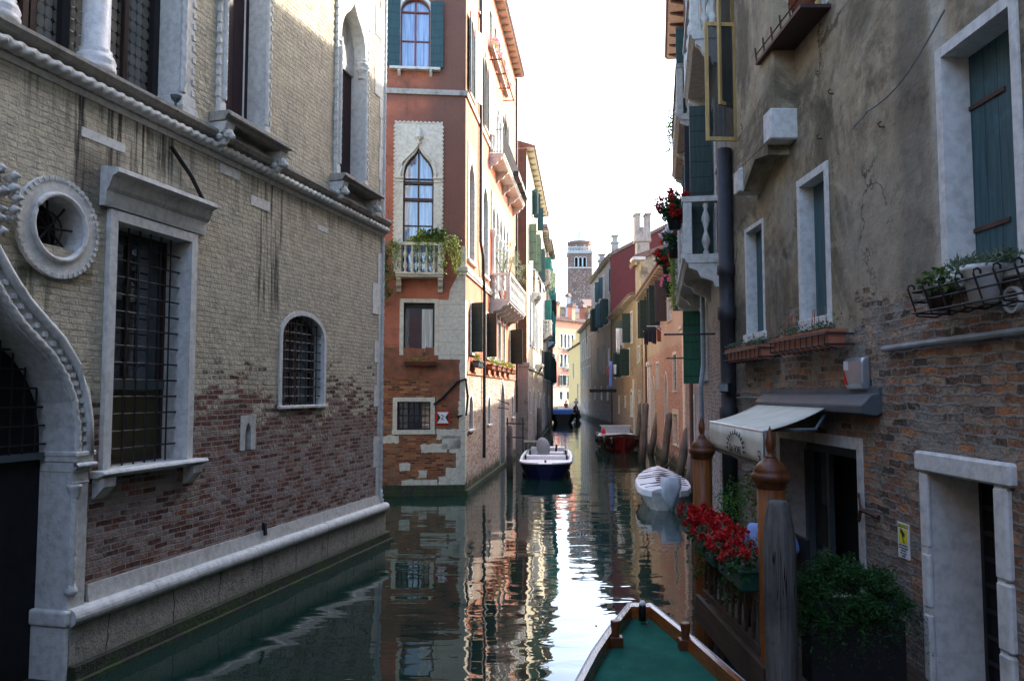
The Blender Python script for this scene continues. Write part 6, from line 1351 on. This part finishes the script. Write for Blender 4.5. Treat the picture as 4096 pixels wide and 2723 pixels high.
# ================================================================== PEOPLE
def skin(name, pts, edges, rad, mat, parent, root=0, sub=2):
    me = bpy.data.meshes.new(name); L = WL[parent.name]
    me.from_pydata([(p[0]-L[0], p[1]-L[1], p[2]-L[2]) for p in pts], edges, []); me.materials.append(M[mat])
    o = bpy.data.objects.new(name, me); C.objects.link(o); o.parent = parent; WL[o.name] = L
    s = o.modifiers.new('skin', 'SKIN'); s.use_smooth_shade = True
    if not me.skin_vertices: bm = bmesh.new(); bm.from_mesh(me); bm.verts.layers.skin.verify(); bm.to_mesh(me); bm.free()
    for i, r in enumerate(rad):
        v = me.skin_vertices[0].data[i]; v.radius = r if isinstance(r, tuple) else (r, r); v.use_root = (i == root)
    o.modifiers.new('sub', 'SUBSURF').levels = sub; o.modifiers['sub'].render_levels = sub
    return o
def person(label, at, face, pose='stand', shirt='shirtp', trous='trous', group=None, arms='row', hair='hair', h=1.72):
    """at = feet (or seat) point; face = heading angle in plan (0 looks along +Y)"""
    k = h/1.72; c, s = math.cos(face), math.sin(face)
    def P(x, y, z): return (at[0] + (x*c + y*s)*k, at[1] + (-x*s + y*c)*k, at[2] + z*k)
    t = thing('person', label, 'person', at, group)
    hip = .92 if pose == 'stand' else .12
    q = {'pel': P(0,0,hip+.02), 'wst': P(0,.02,hip+.20), 'che': P(0,.03,hip+.40), 'nek': P(0,.03,hip+.56), 'hd0': P(0,.05,hip+.66), 'hd1': P(0,.06,hip+.76)}
    for sd, n in ((-1, 'l'), (1, 'r')):
        q['sh'+n] = P(sd*.18,.02,hip+.50)
        if arms == 'row': q['el'+n] = P(sd*.27,.20,hip+.30); q['wr'+n] = P(sd*(.12 if sd > 0 else .02)+.1,.42,hip+.30); q['ha'+n] = P(sd*(.10 if sd > 0 else .0)+.1,.50,hip+.30)
        elif arms == 'down': q['el'+n] = P(sd*.24,-.01,hip+.22); q['wr'+n] = P(sd*.25,.06,hip-.02); q['ha'+n] = P(sd*.25,.09,hip-.11)
        else: q['el'+n] = P(sd*.23,.12,hip+.26); q['wr'+n] = P(sd*.12,.32,hip+.22); q['ha'+n] = P(sd*.08,.40,hip+.22)
        if pose == 'stand': q['hi'+n] = P(sd*.09,0,hip-.05); q['kn'+n] = P(sd*.11,.03+.05*sd,.50); q['an'+n] = P(sd*.12,-.02+.08*sd,.09); q['to'+n] = P(sd*.14,.14+.08*sd,.04)
        else: q['hi'+n] = P(sd*.09,.05,hip); q['kn'+n] = P(sd*.12,.45,hip+.02); q['an'+n] = P(sd*.12,.47,hip-.38); q['to'+n] = P(sd*.13,.62,hip-.44)
    names = list(q); ix = {n: i for i, n in enumerate(names)}
    E_ = [('pel','wst'),('wst','che'),('che','nek'),('nek','hd0'),('hd0','hd1')]
    for n in 'lr': E_ += [('che','sh'+n),('sh'+n,'el'+n),('el'+n,'wr'+n),('wr'+n,'ha'+n),('pel','hi'+n),('hi'+n,'kn'+n),('kn'+n,'an'+n),('an'+n,'to'+n)]
    rd = dict(pel=(.14,.10), wst=(.125,.095), che=(.15,.11), nek=.052, hd0=(.075,.085), hd1=(.078,.09), sh=.058, el=.042, wr=.028, ha=(.04,.02), hi=.085, kn=.055, an=.036, to=.035)
    def rr(n, g=0):
        r = rd.get(n) or rd[n[:2]]; r = (r, r) if not isinstance(r, tuple) else r; return ((r[0]+g)*k, (r[1]+g)*k)
    skin('body', [q[n] for n in names], [(ix[a], ix[b]) for a, b in E_], [rr(n) for n in names], 'skin', t)
    def sub(ns, es, mat, nm, g):
        j = {n: i for i, n in enumerate(ns)}; skin(nm, [q[n] for n in ns], [(j[a], j[b]) for a, b in es], [rr(n, g) for n in ns], mat, t)
    sub(['che','wst','pel','shl','ell','shr','elr'], [('che','wst'),('wst','pel'),('che','shl'),('shl','ell'.replace('ell','ell')),('che','shr'),('shr','elr')], shirt, 'shirt', .018)
    sub(['pel','hil','knl','anl','hir','knr','anr'], [('pel','hil'),('hil','knl'),('knl','anl'),('pel','hir'),('hir','knr'),('knr','anr')], trous, 'trousers', .02)
    hd = P(0, .022, hip+.655); m = MB(); m.lathe(hd, [(.06*k,0),(.088*k,.03*k),(.10*k,.09*k),(.102*k,.13*k),(.09*k,.18*k),(.055*k,.21*k),(.01,.225*k)], 12); m.build('hair', M[hair], t, True)
    f_ = MB(); nz = P(0,.15,hip+.69); f_.lathe(nz, [(.012*k,-.02*k),(.018*k,0),(.004,.035*k)], 6); f_.build('nose', M['skin'], t, True)
    return t

# ================================================================== BOATS
def shell(mb, F, st, closed0=True, closed1=True):
    """st: list of (u, [(half beam, z), ...] from gunwale down to keel)"""
    rows = []
    for u, pr in st:
        rows.append([mb.V(u, -b, z) for b, z in pr] + [mb.V(u, b, z) for b, z in pr[::-1]])
    for a, b in zip(rows, rows[1:]):
        for k in range(len(a)-1): mb.face(a[k], a[k+1], b[k+1], b[k])
    if closed0: mb.face(*rows[0][::-1])
    if closed1: mb.face(*rows[-1])
    return mb
def rim(mb, F, st, inset, th, zo=0.0, ends=(True, True)):
    """gunwale cap following the sheer"""
    pts = [(u, -p[0][0], p[0][1]+zo) for u, p in st] + ([] if not ends[1] else []) ; n = len(st)
    o = [(u, p[0][0], p[0][1]+zo) for u, p in st]
    for sg in (-1, 1):
        pr = None
        for u, b, z in o:
            i = [mb.V(u, sg*(b+.02), z), mb.V(u, sg*(b+.02), z+th), mb.V(u, sg*max(0,b-inset), z+th), mb.V(u, sg*max(0,b-inset), z)]
            if pr:
                for k in range(4): mb.face(pr[k], pr[(k+1)%4], i[(k+1)%4], i[k])
            else: mb.face(*i)
            pr = i
        mb.face(*pr)
    return mb
def flat(mb, F, pts, z0, z1):
    """deck between z0 and z1 from outline stations (u, half beam)"""
    for zz in (z0, z1):
        L_ = [mb.V(u, -b, zz) for u, b in pts]; R_ = [mb.V(u, b, zz) for u, b in pts]
        for k in range(len(pts)-1): mb.face(L_[k], L_[k+1], R_[k+1], R_[k])
    return mb
# -- foreground taxi bow
zg = 1.0
Lp = [ground(X, Y, zg) for X, Y in ((2512,2409),(2424,2517),(2363,2605),(2298,2723))]; Rp = [ground(X, Y, zg) for X, Y in ((2607,2411),(2776,2544),(2870,2625),(2983,2723))]
Lp += [(Lp[-1][0]-.14, 5.2), (Lp[-1][0]-.22, 3.2), (Lp[-1][0]-.2, -3)]; Rp += [(Rp[-1][0]+.05, 5.2), (Rp[-1][0]+.04, 3.2), (Rp[-1][0]+.02, -3)]
print('bow', Lp, Rp)
T = thing('water_taxi', 'green decked wooden boat bow with varnished rails in the foreground', 'boat', ((Lp[3][0]+Rp[3][0])/2, 4, 0))
def lerp(a, b, t): return (a[0]+(b[0]-a[0])*t, a[1]+(b[1]-a[1])*t)
def strip(mb, ra, rb):
    ia = [mb.W(p) for p in ra]; ib = [mb.W(p) for p in rb]
    for k in range(len(ra)-1): mb.face(ia[k], ia[k+1], ib[k+1], ib[k])
def ins(Ps, Qs, d, z): # inset towards the other side
    out = []
    for p, q in zip(Ps, Qs): v = Vector((q[0]-p[0], q[1]-p[1])); L_ = v.length; out.append((p[0]+v.x/L_*min(d, L_*.3), p[1]+v.y/L_*min(d, L_*.3)-(.0), z))
    return out
hm = MB(); z3 = lambda P_, z: [(p[0], p[1], z) for p in P_]
for Ps, Qs in ((Lp, Rp), (Rp, Lp)):
    strip(hm, z3(Ps, zg-.02), ins(Ps, Qs, .10, .35)); strip(hm, ins(Ps, Qs, .10, .35), ins(Ps, Qs, .35, -.4))
strip(hm, [(*Lp[0], zg-.02), (*Rp[0], zg-.02)], [(Lp[0][0]+.1, Lp[0][1]-.1, -.3), (Rp[0][0]-.1, Rp[0][1]-.1, -.3)])
hm.build('hull', M['mahog'], T, False, False)
gm = MB(); 
for Ps, Qs in ((Lp, Rp), (Rp, Lp)):
    a, b, c = z3(Ps, zg+.005), ins(Ps, Qs, .018, zg+.006), ins(Ps, Qs, .055, zg)
    strip(gm, z3(Ps, zg-.03), a); strip(gm, a, b)
gm.build('rail_edge', M['edge'], T, False, False)
gm = MB()
for Ps, Qs in ((Lp, Rp), (Rp, Lp)):
    b, c = ins(Ps, Qs, .018, zg+.004), ins(Ps, Qs, .07, zg-.002); strip(gm, b, c); strip(gm, c, ins(Ps, Qs, .085, zg-.14))
strip(gm, [(*Lp[0], zg+.002), (*Rp[0], zg+.002)], [(Lp[0][0]-.02, Lp[0][1]-.16, zg), (Rp[0][0]+.04, Rp[0][1]-.16, zg)]); strip(gm, [(Lp[0][0]-.02, Lp[0][1]-.16, zg), (Rp[0][0]+.04, Rp[0][1]-.16, zg)], [(Lp[0][0]-.02, Lp[0][1]-.17, zg-.14), (Rp[0][0]+.04, Rp[0][1]-.17, zg-.14)])
M['varnb'] = m_wood('varnished_orange_coaming', (.12,.035,.008), (.30,.085,.014), .25, .5, axis='Y')
gm.build('coaming', M['varnb'], T, False, False)
dm = MB(); strip(dm, ins(Lp, Rp, .06, zg-.13), ins(Rp, Lp, .06, zg-.13)); dm.build('deck', M['felt'], T, False, False)
def taxi_bollard(p):
    b = MB(); b.box(p[0]-.07, p[0]+.07, p[1]-.06, p[1]+.06, zg-.13, zg-.03); b.lathe((p[0], p[1], zg-.04), [(.042,0),(.04,.06),(.05,.14),(.052,.155),(.045,.165)], 14); bevel(b.build('bollard', M['mahog'], T), .008)
a = ground(2450, 2530, zg); taxi_bollard((a[0]+.03, a[1])); a = ground(2750, 2540, zg); taxi_bollard((a[0]-.02, a[1]))
a = ground(2568, 2440, zg); MB().lathe((a[0], a[1]-.03, zg-.1), [(.04,0),(.04,.16),(.036,.17)], 12).build('bow_post', M['hullblack'], T, True); MB().lathe((a[0], a[1]-.03, zg+.065), [(.036,0),(.036,.025),(.025,.045),(.004,.05)], 12).build('post_cap', M['white'], T, True)
a = ground(2593, 2500, zg-.13); q = MB(); blooms(q, (a[0], a[1], zg-.115), (.01,.01,.004), 1, .03, 10); tag(q.build('fallen_petal', M['fred'], None, recalc=False), 'single red petal lying on the green boat deck', 'petal')
# -- white and navy motorboat
FM = Fr((1.30, 30.9), (1.72, 37.6)); T = thing('motorboat', 'white decked motorboat with navy hull moored by the left bank', 'boat', (1.4, 34, 0))
def prof(b, z, bb=.8, zb=-.25): return [(b, z), (b*.97, z-.14), (b*bb, .12), (b*bb*.7, zb)]
st = [(-.28,prof(.35,.60,.6)),(-.12,prof(.72,.60,.7)),(.15,prof(.93,.60)),(.6,prof(1.02,.60)),(3,prof(1.08,.60)),(5.5,prof(1.04,.62)),(6.4,prof(.92,.64)),(6.7,prof(.7,.65))]
shell(MB(FM), FM, st).build('hull', M['hullblue'], T); rim(MB(FM), FM, st, .09, .05).build('gunwale', M['white'], T)
MB(FM).tube([FM.w(u, -p[0][0]-.015, p[0][1]-.03) for u, p in st[::-1]]+[FM.w(u, p[0][0]+.015, p[0][1]-.03) for u, p in st], .035, 6).build('fender_strip', M['hullblack'], T)
flat(MB(FM), FM, [(-.26,.33),(-.1,.7),(.15,.9),(.6,.98),(2.2,1.0)], .52, .61).build('foredeck', M['white'], T); flat(MB(FM), FM, [(2.2,1.0),(4,1.02),(6.4,.88)], .15, .2).build('cockpit_floor', M['greymetal'], T)
bevel(MB(FM).box(1.75, 2.2, -.95, .95, .60, .76).box(2.2, 2.25, -.97, .97, .2, .72).build('coaming', M['white'], T), .02)
MB(FM).box(2.25, 6.4, .88, .96, .2, .66).box(2.25, 6.4, -.96, -.88, .2, .66).build('side_panel', M['white'], T)
bevel(MB(FM).box(5.9, 6.6, -.8, .8, .2, .82).build('seat', M['white'], T), .05, 2); bevel(MB(FM).box(3.9, 4.4, -.85, .85, .2, .55).build('seat', M['white'], T), .05, 2)
bevel(MB(FM).box(3.1, 3.7, .1, .75, .2, .8).build('helm_console', M['white'], T), .04); MB().lathe(FM.w(.35, 0, .61), [(.05,0),(.03,.05),(.06,.09)], 8).build('cleat', M['hullblack'], T)
for o_ in (-.85, .85): MB(FM).box(1.7, 1.85, o_-.04, o_+.04, .6, .8).build('cleat', M['hullblack'], T)
e_ = MB(); c = FM.w(4.6, -.1, .2); e_.lathe(c, [(.38,0),(.38,.3),(.32,.38),(.25,.48),(.30,.62),(.31,.82),(.25,1.0),(.12,1.12),(.02,1.15)], 14, 1, 1.2, tilt=(-.12,.0)); e_.build('engine_cover', M['tarpg'], T, True).data.materials[0] = m_simple('grey_engine_cover', (.30,.31,.33), .8, .2, scale=3, bump=.5)
MB().tube([FM.w(3.9,.35,.4), FM.w(3.8,.42,1.1)], .05, 6).build('console_post', M['hullblack'], T)
for o_ in (-.9, .9):
    g = MB(FM)
    for k in range(5): g.tube([FM.w(2.6+k*.6,o_,.66), FM.w(2.7+k*.6,o_,.76), FM.w(2.85+k*.6,o_,.66)], .012, 4)
    g.build('rail', M['steel'], T)
# -- red cargo boat
FR_ = Fr((6.55, 51.0), (6.2, 43.6)); T = thing('cargo_boat', 'red and black cargo boat with tyre fenders and pale windscreen', 'boat', (6.4, 47, 0))
pr2 = lambda b, z, bb=.75: [(b, z), (b*.98, z-.25), (b*bb, .15), (b*bb*.6, -.3)]
st = [(0,pr2(1.0,.72)),(.6,pr2(1.15,.70)),(3,pr2(1.25,.68)),(5,pr2(1.2,.74)),(6.2,pr2(.95,.84)),(6.9,pr2(.6,.93)),(7.35,pr2(.22,1.0)),(7.5,pr2(.05,1.02))]
shell(MB(FR_), FR_, st).build('hull', M['hullred'], T); rim(MB(FR_), FR_, st, .12, .06).build('gunwale', M['hullblack'], T)
MB(FR_).tube([FR_.w(u, -p[0][0]-.01, p[0][1]-.12) for u, p in st], .05, 6).tube([FR_.w(u, p[0][0]+.01, p[0][1]-.12) for u, p in st], .05, 6).build('rub_rail', M['hullblack'], T)
flat(MB(FR_), FR_, [(4.7,1.05),(5,1.08),(6.2,.85),(6.9,.5),(7.4,.1)], .66, .72).build('foredeck', M['wood'], T); flat(MB(FR_), FR_, [(0.1,.9),(3,1.12),(4.7,1.1)], .2, .24).build('hold_floor', M['wood'], T)
MB(FR_).box(0, 2.6, -1.12, -.85, .24, .72).box(0, 2.6, .85, 1.12, .24, .72).box(0, .5, -.85, .85, .24, .74).box(3.2, 3.4, -1.1, 1.1, .24, .66).build('side_lockers', M['white'], T)
bevel(MB(FR_).box(1.5, 2.5, -.95, .95, .72, .78).prismu([(-.92,.78),(.92,.78),(.86,1.28),(-.86,1.28)], 1.55, 1.6).build('windscreen', M['steel'], T), .01)
MB(FR_).box(1.52, 1.63, -.97, .97, 1.26, 1.30).box(1.3, 2.5, -1.0, 1.0, .76, .80).build('screen_frame', M['white'], T); MB().lathe(FR_.w(2.3,.78,.78), [(.14,0),(.11,.25),(.02,.38)], 10).build('red_canister', M['red'], T)
for k, (u, sd) in enumerate(((6.95,1),(6.2,1),(5.0,1),(6.6,-1),(5.6,-1),(2,1),(.4,1))):
    b = [p for uu, p in st if uu <= u][-1][0][0]; c = Vector(FR_.w(u, sd*(b+.06), .55)); n_ = 14; F_ = FR_
    MB().tube([c + Vector((F_.d.x*.24*math.cos(2*math.pi*i/n_), F_.d.y*.24*math.cos(2*math.pi*i/n_), .24*math.sin(2*math.pi*i/n_))) for i in range(n_+1)], .08, 7, False).build('tyre_fender', M['hullblack'], T, True)
# -- white boat under tarpaulin
FW = Fr((4.42, 22.75), (5.16, 28.1)); T = thing('covered_boat', 'white boat covered with a strapped white tarpaulin by the right bank', 'boat', (4.8, 25.4, 0))
pr3 = lambda b, z: [(b, z), (b*.97, z-.12), (b*.78, .15), (b*.5, -.25)]
st = [(-.05,pr3(.38,.52)),(.25,pr3(.62,.54)),(.9,pr3(.76,.55)),(2.4,pr3(.80,.55)),(4,pr3(.66,.57)),(5,pr3(.42,.62)),(5.4,pr3(.26,.64))]
shell(MB(FW), FW, st).build('hull', M['hullwhite'], T); cm = MB(FW); rows = []
for u, p in st:
    b, z = p[0]; rows.append([cm.V(u, x*(b+.035), z+dz-(.10 if abs(x) == 1 else 0)+.012*math.sin(7*u+9*x)) for x, dz in ((-1,-.03),(-.985,.035),(-.6,.085),(-.25,.12),(0,.135),(.25,.12),(.6,.085),(.985,.035),(1,-.03))])
for a, b in zip(rows, rows[1:]):
    for k in range(8): cm.face(a[k], a[k+1], b[k+1], b[k])
cm.face(*rows[0]); cm.face(*rows[-1]); cv = cm.build('tarpaulin', M['tarp'], T, False, True)
sl = MB(FW)
for k in range(9):
    u = .45+k*.55; b, z = [p for uu, p in st if uu <= u][-1][0]; b *= .93; du = random.uniform(-.05,.05); a_, c_ = (-1, 1) if random.random() < .7 else random.choice(((-1,.1),(-.3,1)))
    sl.tube([FW.w(u+du*x, x*b, z+.05+.115*(1-abs(x))) for x in [a_+(c_-a_)*j/6 for j in range(7)]], .022, 4)
sl.build('batten', M['brownwood'], T)
em = MB(); c0 = Vector(FW.w(.12, .12, .55)); ring_ = []
for j, (z, r1, r2, du) in enumerate(((.44,.05,.05,-.05),(.42,.24,.16,-.08),(.20,.34,.24,-.14),(.0,.30,.22,-.20),(-.18,.18,.14,-.24),(-.50,.05,.05,-.28))):
    ring_.append([em.W(Vector(FW.w(.2+du+r2*math.sin(a_)*(1+.3*math.sin(3*a_+j)), .14+r1*math.cos(a_)*(1+.35*math.cos(2*a_+j*1.3)), .50+z))) for a_ in [2*math.pi*i/12 for i in range(12)]])
for a, b in zip(ring_, ring_[1:]):
    for i in range(12): em.face(a[i], a[(i+1)%12], b[(i+1)%12], b[i])
em.face(*ring_[0]); em.face(*ring_[-1]); em.build('motor_cover', M['tarpg'], T, True)
# -- far blue barge and gondola
FBg = Fr((5.45, 84), (5.95, 95)); T = thing('work_barge', 'dark barge with blue covered load near the left bank far down the canal', 'boat', (5.7, 88, 0))
st = [(0,pr2(.8,1.0)),(.5,pr2(1.3,.95)),(4,pr2(1.45,.85)),(9,pr2(1.3,.9)),(10,pr2(.6,1.0))]
shell(MB(FBg), FBg, st).build('hull', M['hullblack'], T); rim(MB(FBg), FBg, st, .15, .08).build('gunwale', M['ochre'], T)
bevel(MB(FBg).box(1.2, 6, -1.1, 1.1, .6, 1.45).build('covered_load', M['clothb'], T), .15, 3); MB(FBg).box(1.6, 5.6, -.7, .7, 1.45, 1.53).build('hatch', M['white'], T); flat(MB(FBg), FBg, [(0.1,.7),(4,1.3),(9.5,1.0)], .5, .55).build('deck', M['wood'], T)
person('man in pink shirt standing at the stern of the dark blue loaded barge', FBg.w(8.5, .5, .55), .3, 'stand', 'shirtp', 'trous', arms='down')
person('seated figure in dark clothes behind the blue load on the barge', FBg.w(7.6, -.6, .6), 2.6, 'sit', 'trous', 'trous', arms='lap')
FGo = Fr((7.35, 90), (8.1, 101)); T = thing('gondola', 'black gondola with curved iron prow ahead of the barge', 'boat', (7.7, 95, 0))
st = []
for k in range(13):
    s_ = k/12; b = .72*math.sin(math.pi*min(1, max(0, .03+.94*s_)))**.7; zt = .45+1.1*abs(2*s_-1)**3.4; st.append((11*s_, [(b, zt), (b*.9, zt-.18), (b*.55, max(.0, zt-.5)), (b*.2, max(-.2, zt-.7))]))
shell(MB(FGo), FGo, st).build('hull', M['hullblack'], T); flat(MB(FGo), FGo, [(1.2,.3),(4,.6),(7,.6),(9.8,.3)], .5, .55).build('deck', M['hullblack'], T)
fe = MB(FGo); fe.tube([FGo.w(.3,0,1.2), FGo.w(-.1,0,1.5), FGo.w(-.3,0,1.9), FGo.w(-.15,0,2.2), FGo.w(-.45,0,2.15)], [.05,.06,.08,.09,.03], 6)
for k in range(5): fe.box(-.6, -.2, -.03, .03, 1.25+k*.13, 1.30+k*.13)
fe.build('prow_iron', M['steel'], T); MB().tube([FGo.w(9,.5,1.5), FGo.w(6,1.6,-.2)], .03, 5).build('oar', M['varn'], T)
bevel(MB(FGo).box(4.5, 5.4, -.5, .5, .55, .95).build('bench', M['shirtl'], T), .08, 2)
person('gondolier in mauve top standing at the back of the gondola', FGo.w(9.1, .1, .75), 3.3, 'stand', 'shirtl', 'trous', arms='row')
for i, (u, o_, sh_, lb) in enumerate(((5.0, -.25, 'shirtl', 'passenger in purple seated in the middle of the gondola'), (5.0, .25, 'trous', 'passenger in black seated beside the one in purple'), (3.6, .1, 'clothw', 'passenger in white seated towards the gondola prow'))):
    person(lb, FGo.w(u, o_, .55), 3.1, 'sit', sh_, 'trous', 'gondola passengers', arms='lap')
# seated guest at the restaurant
ch_ = thing('chair', 'dark slatted chair behind the grey mooring pole on the deck', 'chair', (2.66, 8.0, 1.0)); MB().box(2.42, 2.9, 7.8, 8.25, 1.42, 1.46).build('seat', M['iron'], ch_); MB().box(2.88, 2.92, 7.8, 8.25, 1.46, 1.95).build('backrest', M['iron'], ch_)
for x in (2.44, 2.88):
    for y in (7.82, 8.23): MB().box(x-.02, x+.02, y-.02, y+.02, 1.0, 1.42).build('leg', M['iron'], ch_)
person('seated guest in pale blue shirt between the flowers and the varnished post', (2.60, 8.03, 1.38), .5, 'sit', 'shirtb', 'trous', arms='lap')

# ================================================================== BEHIND THE CAMERA (house closes the canal, mirrored in the panes; bridge added for shade)
FK = Fr((14, -19), (-16, -16), -1); bk = thing('pink_waterside_house', 'low pink house with tiled roof closing the canal behind, mirrored in the large single-pane window', 'house', (0, -18, 0)); wk = Wall(FK, 0, FK.L, -1.2, 9.5)
for k in range(6):
    for z in (2.2, 6): window(bk, wk, 3+k*4.2, 4.1+k*4.2, z, z+2, fill='glass', frame=False)
wk.done(8, M['orange'], bk); eave(bk, FK, 0, FK.L, 9.5, .6, 8)
br = thing('shade_bridge', 'stone footbridge from which the canal is seen', 'bridge', (0, -2.5, 0)); MB().box(-8.6, 3.6, -4.2, -.9, 1.5, 2.0).build('deck', M['stone'], br)  # unseen bridge, added to keep low sky light off the foreground
MB().box(-8.6, 3.6, -4.2, -4.0, 2.0, 2.95).build('parapet', M['stone'], br); MB().box(-8.6, 3.6, -1.1, -.9, 2.0, 2.9).build('parapet', M['stone'], br)
# ================================================================== MOORING POLES
def pole(Xt, Yt, Xb, Yb, r, label, mat='wood', group='leaning mooring poles along the right bank'):
    b = ground(Xb, Yb); y = b[1]; rt = ray(Xt, Yt); k = y/rt.y; z = HC + rt.z*k; x = rt.x*k
    o = post((b[0], b[1], 0), z, r, tilt=((x-b[0])/z, 0), n=12).build('mooring_pole', M[mat], None, True); return tag(o, label, 'pole', group)
for a in ((2563,1611,2549,1772,.16,'dark slim pole farthest along the row by the pink brick wall'), (2583,1610,2568,1850,.17,'grey blue pole second from the far end of the row'), (2634,1644,2602,1815,.17,'leaning pole in front of the filled pointed door'),
          (2678,1650,2655,1862,.17,'straightest brown pole left of the low square niche window'), (2752,1708,2716,1912,.17,'pale leaning pole just left of the far varnished post'), (2790,1750,2748,1960,.15,'short pole half hidden behind the far varnished post')):
    pole(*a)
for a in ((2038,1700,2040,1905,.13,'upright pole beside the pointed water door of the salmon side'), (2117,1630,2142,1772,.17,'leaning pole behind the white and navy motorboat'), (2157,1630,2158,1775,.17,'straight pole right of the leaning pole behind the motorboat'), (2190,1625,2192,1715,.16,'slim upright pole in the shade before the grey house')):
    pole(*a, group='mooring poles along the left bank')
g = MB(); P_ = lambda X, Y, y: tuple(Vector(ray(X, Y))*(y/ray(X, Y).y) + Vector((0,0,HC)))
for X in (2030, 2092): g.tube([P_(X,1670,36.5), P_(X,1835,36.5)], .035, 5)
for Y in (1693, 1748): g.tube([P_(2024,Y,36.5), P_(2100,Y+1,36.5)], .035, 5)
tag(g.build('pipe_frame', M['rust']), 'rusty scaffold frame standing in the water by the pointed door', 'frame')
a = P_(2096,1768,37); b = P_(2152,1768,37); lb = MB(); lb.box(a[0], b[0], 37, 38.6, a[2]-.06, a[2])
for x in (a[0]+.1, b[0]-.1): lb.box(x-.05, x+.05, 37.1, 37.2, -1, a[2]-.06)
tag(lb.build('landing_stage', M['wood']), 'small pale wooden landing stage behind the motorboat', 'landing stage')
a = F3.w(y2u(34.6), .03, 3.0); tag(MB().tube([F3.w(y2u(34.6),0,3.05), F3.w(y2u(34.6),.5,2.85), F3.w(y2u(34.6),.5,2.65), F3.w(y2u(34.6),0,2.7)], .02, 5).build('wall_bracket', M['iron']), 'small black bracket on the brick beside the pointed water door', 'bracket')

# mooring lines, floating litter, aerials
def line(a, b, sag, r=.012):
    a, b = Vector(a), Vector(b); return [a+(b-a)*(k/10)+Vector((0,0,-sag*math.sin(math.pi*k/10))) for k in range(11)]
for a, b, sg, lb in (((.42,31.0,.62), (-.15,36.4,1.3), .25, 'slack mooring rope from the navy hulled motorboat to the pole behind it'), ((5.2,28.0,.62), (6.45,30.7,1.4), .2, 'slack mooring rope from the tarpaulin covered boat to the leaning pole'),
                     ((6.9,43.9,1.0), (7.75,44.6,1.5), .15, 'short mooring rope from the red cargo boat to a leaning pole')):
    tag(MB().tube(line(a, b, sg), .014, 5).build('mooring_rope', M['wood']), lb, 'rope')
q = MB(); rn = random.Random(11)
for k in range(46):
    x, y = rn.uniform(-2.6, 2.2), rn.uniform(9, 24); a_ = rn.uniform(0, 3.14); L_ = rn.uniform(.02, .07); i = [q.W((x+L_*math.cos(a_+t_)*m_, y+L_*math.sin(a_+t_)*m_, .006)) for t_, m_ in ((0,1),(1.57,.35),(3.14,1),(4.71,.35))]; q.face(*i)
tag(q.build('floating_leaves', M['bark'], None, recalc=False), 'scattered leaves and litter floating on the canal', 'litter', kind='stuff')
for X, Y, y, h, b in ((2590, 960, 75, 3.0, B8c), (2345, 1320, 90, 2.0, B8c), (2195, 900, 62, 2.2, B4b), (2290, 1240, 165, 3.5, BP)):
    r = ray(X, Y); k = y/r.y; x, z = r.x*k, HC+r.z*k; g = MB().tube([(x,y,z-1.5),(x,y,z+h)], .035, 4)
    for j in range(5): g.tube([(x-.5+.07*j,y,z+h-.12*j),(x+.5-.07*j,y,z+h-.12*j)], .02, 3)
    g.build('aerial', M['iron'], b)
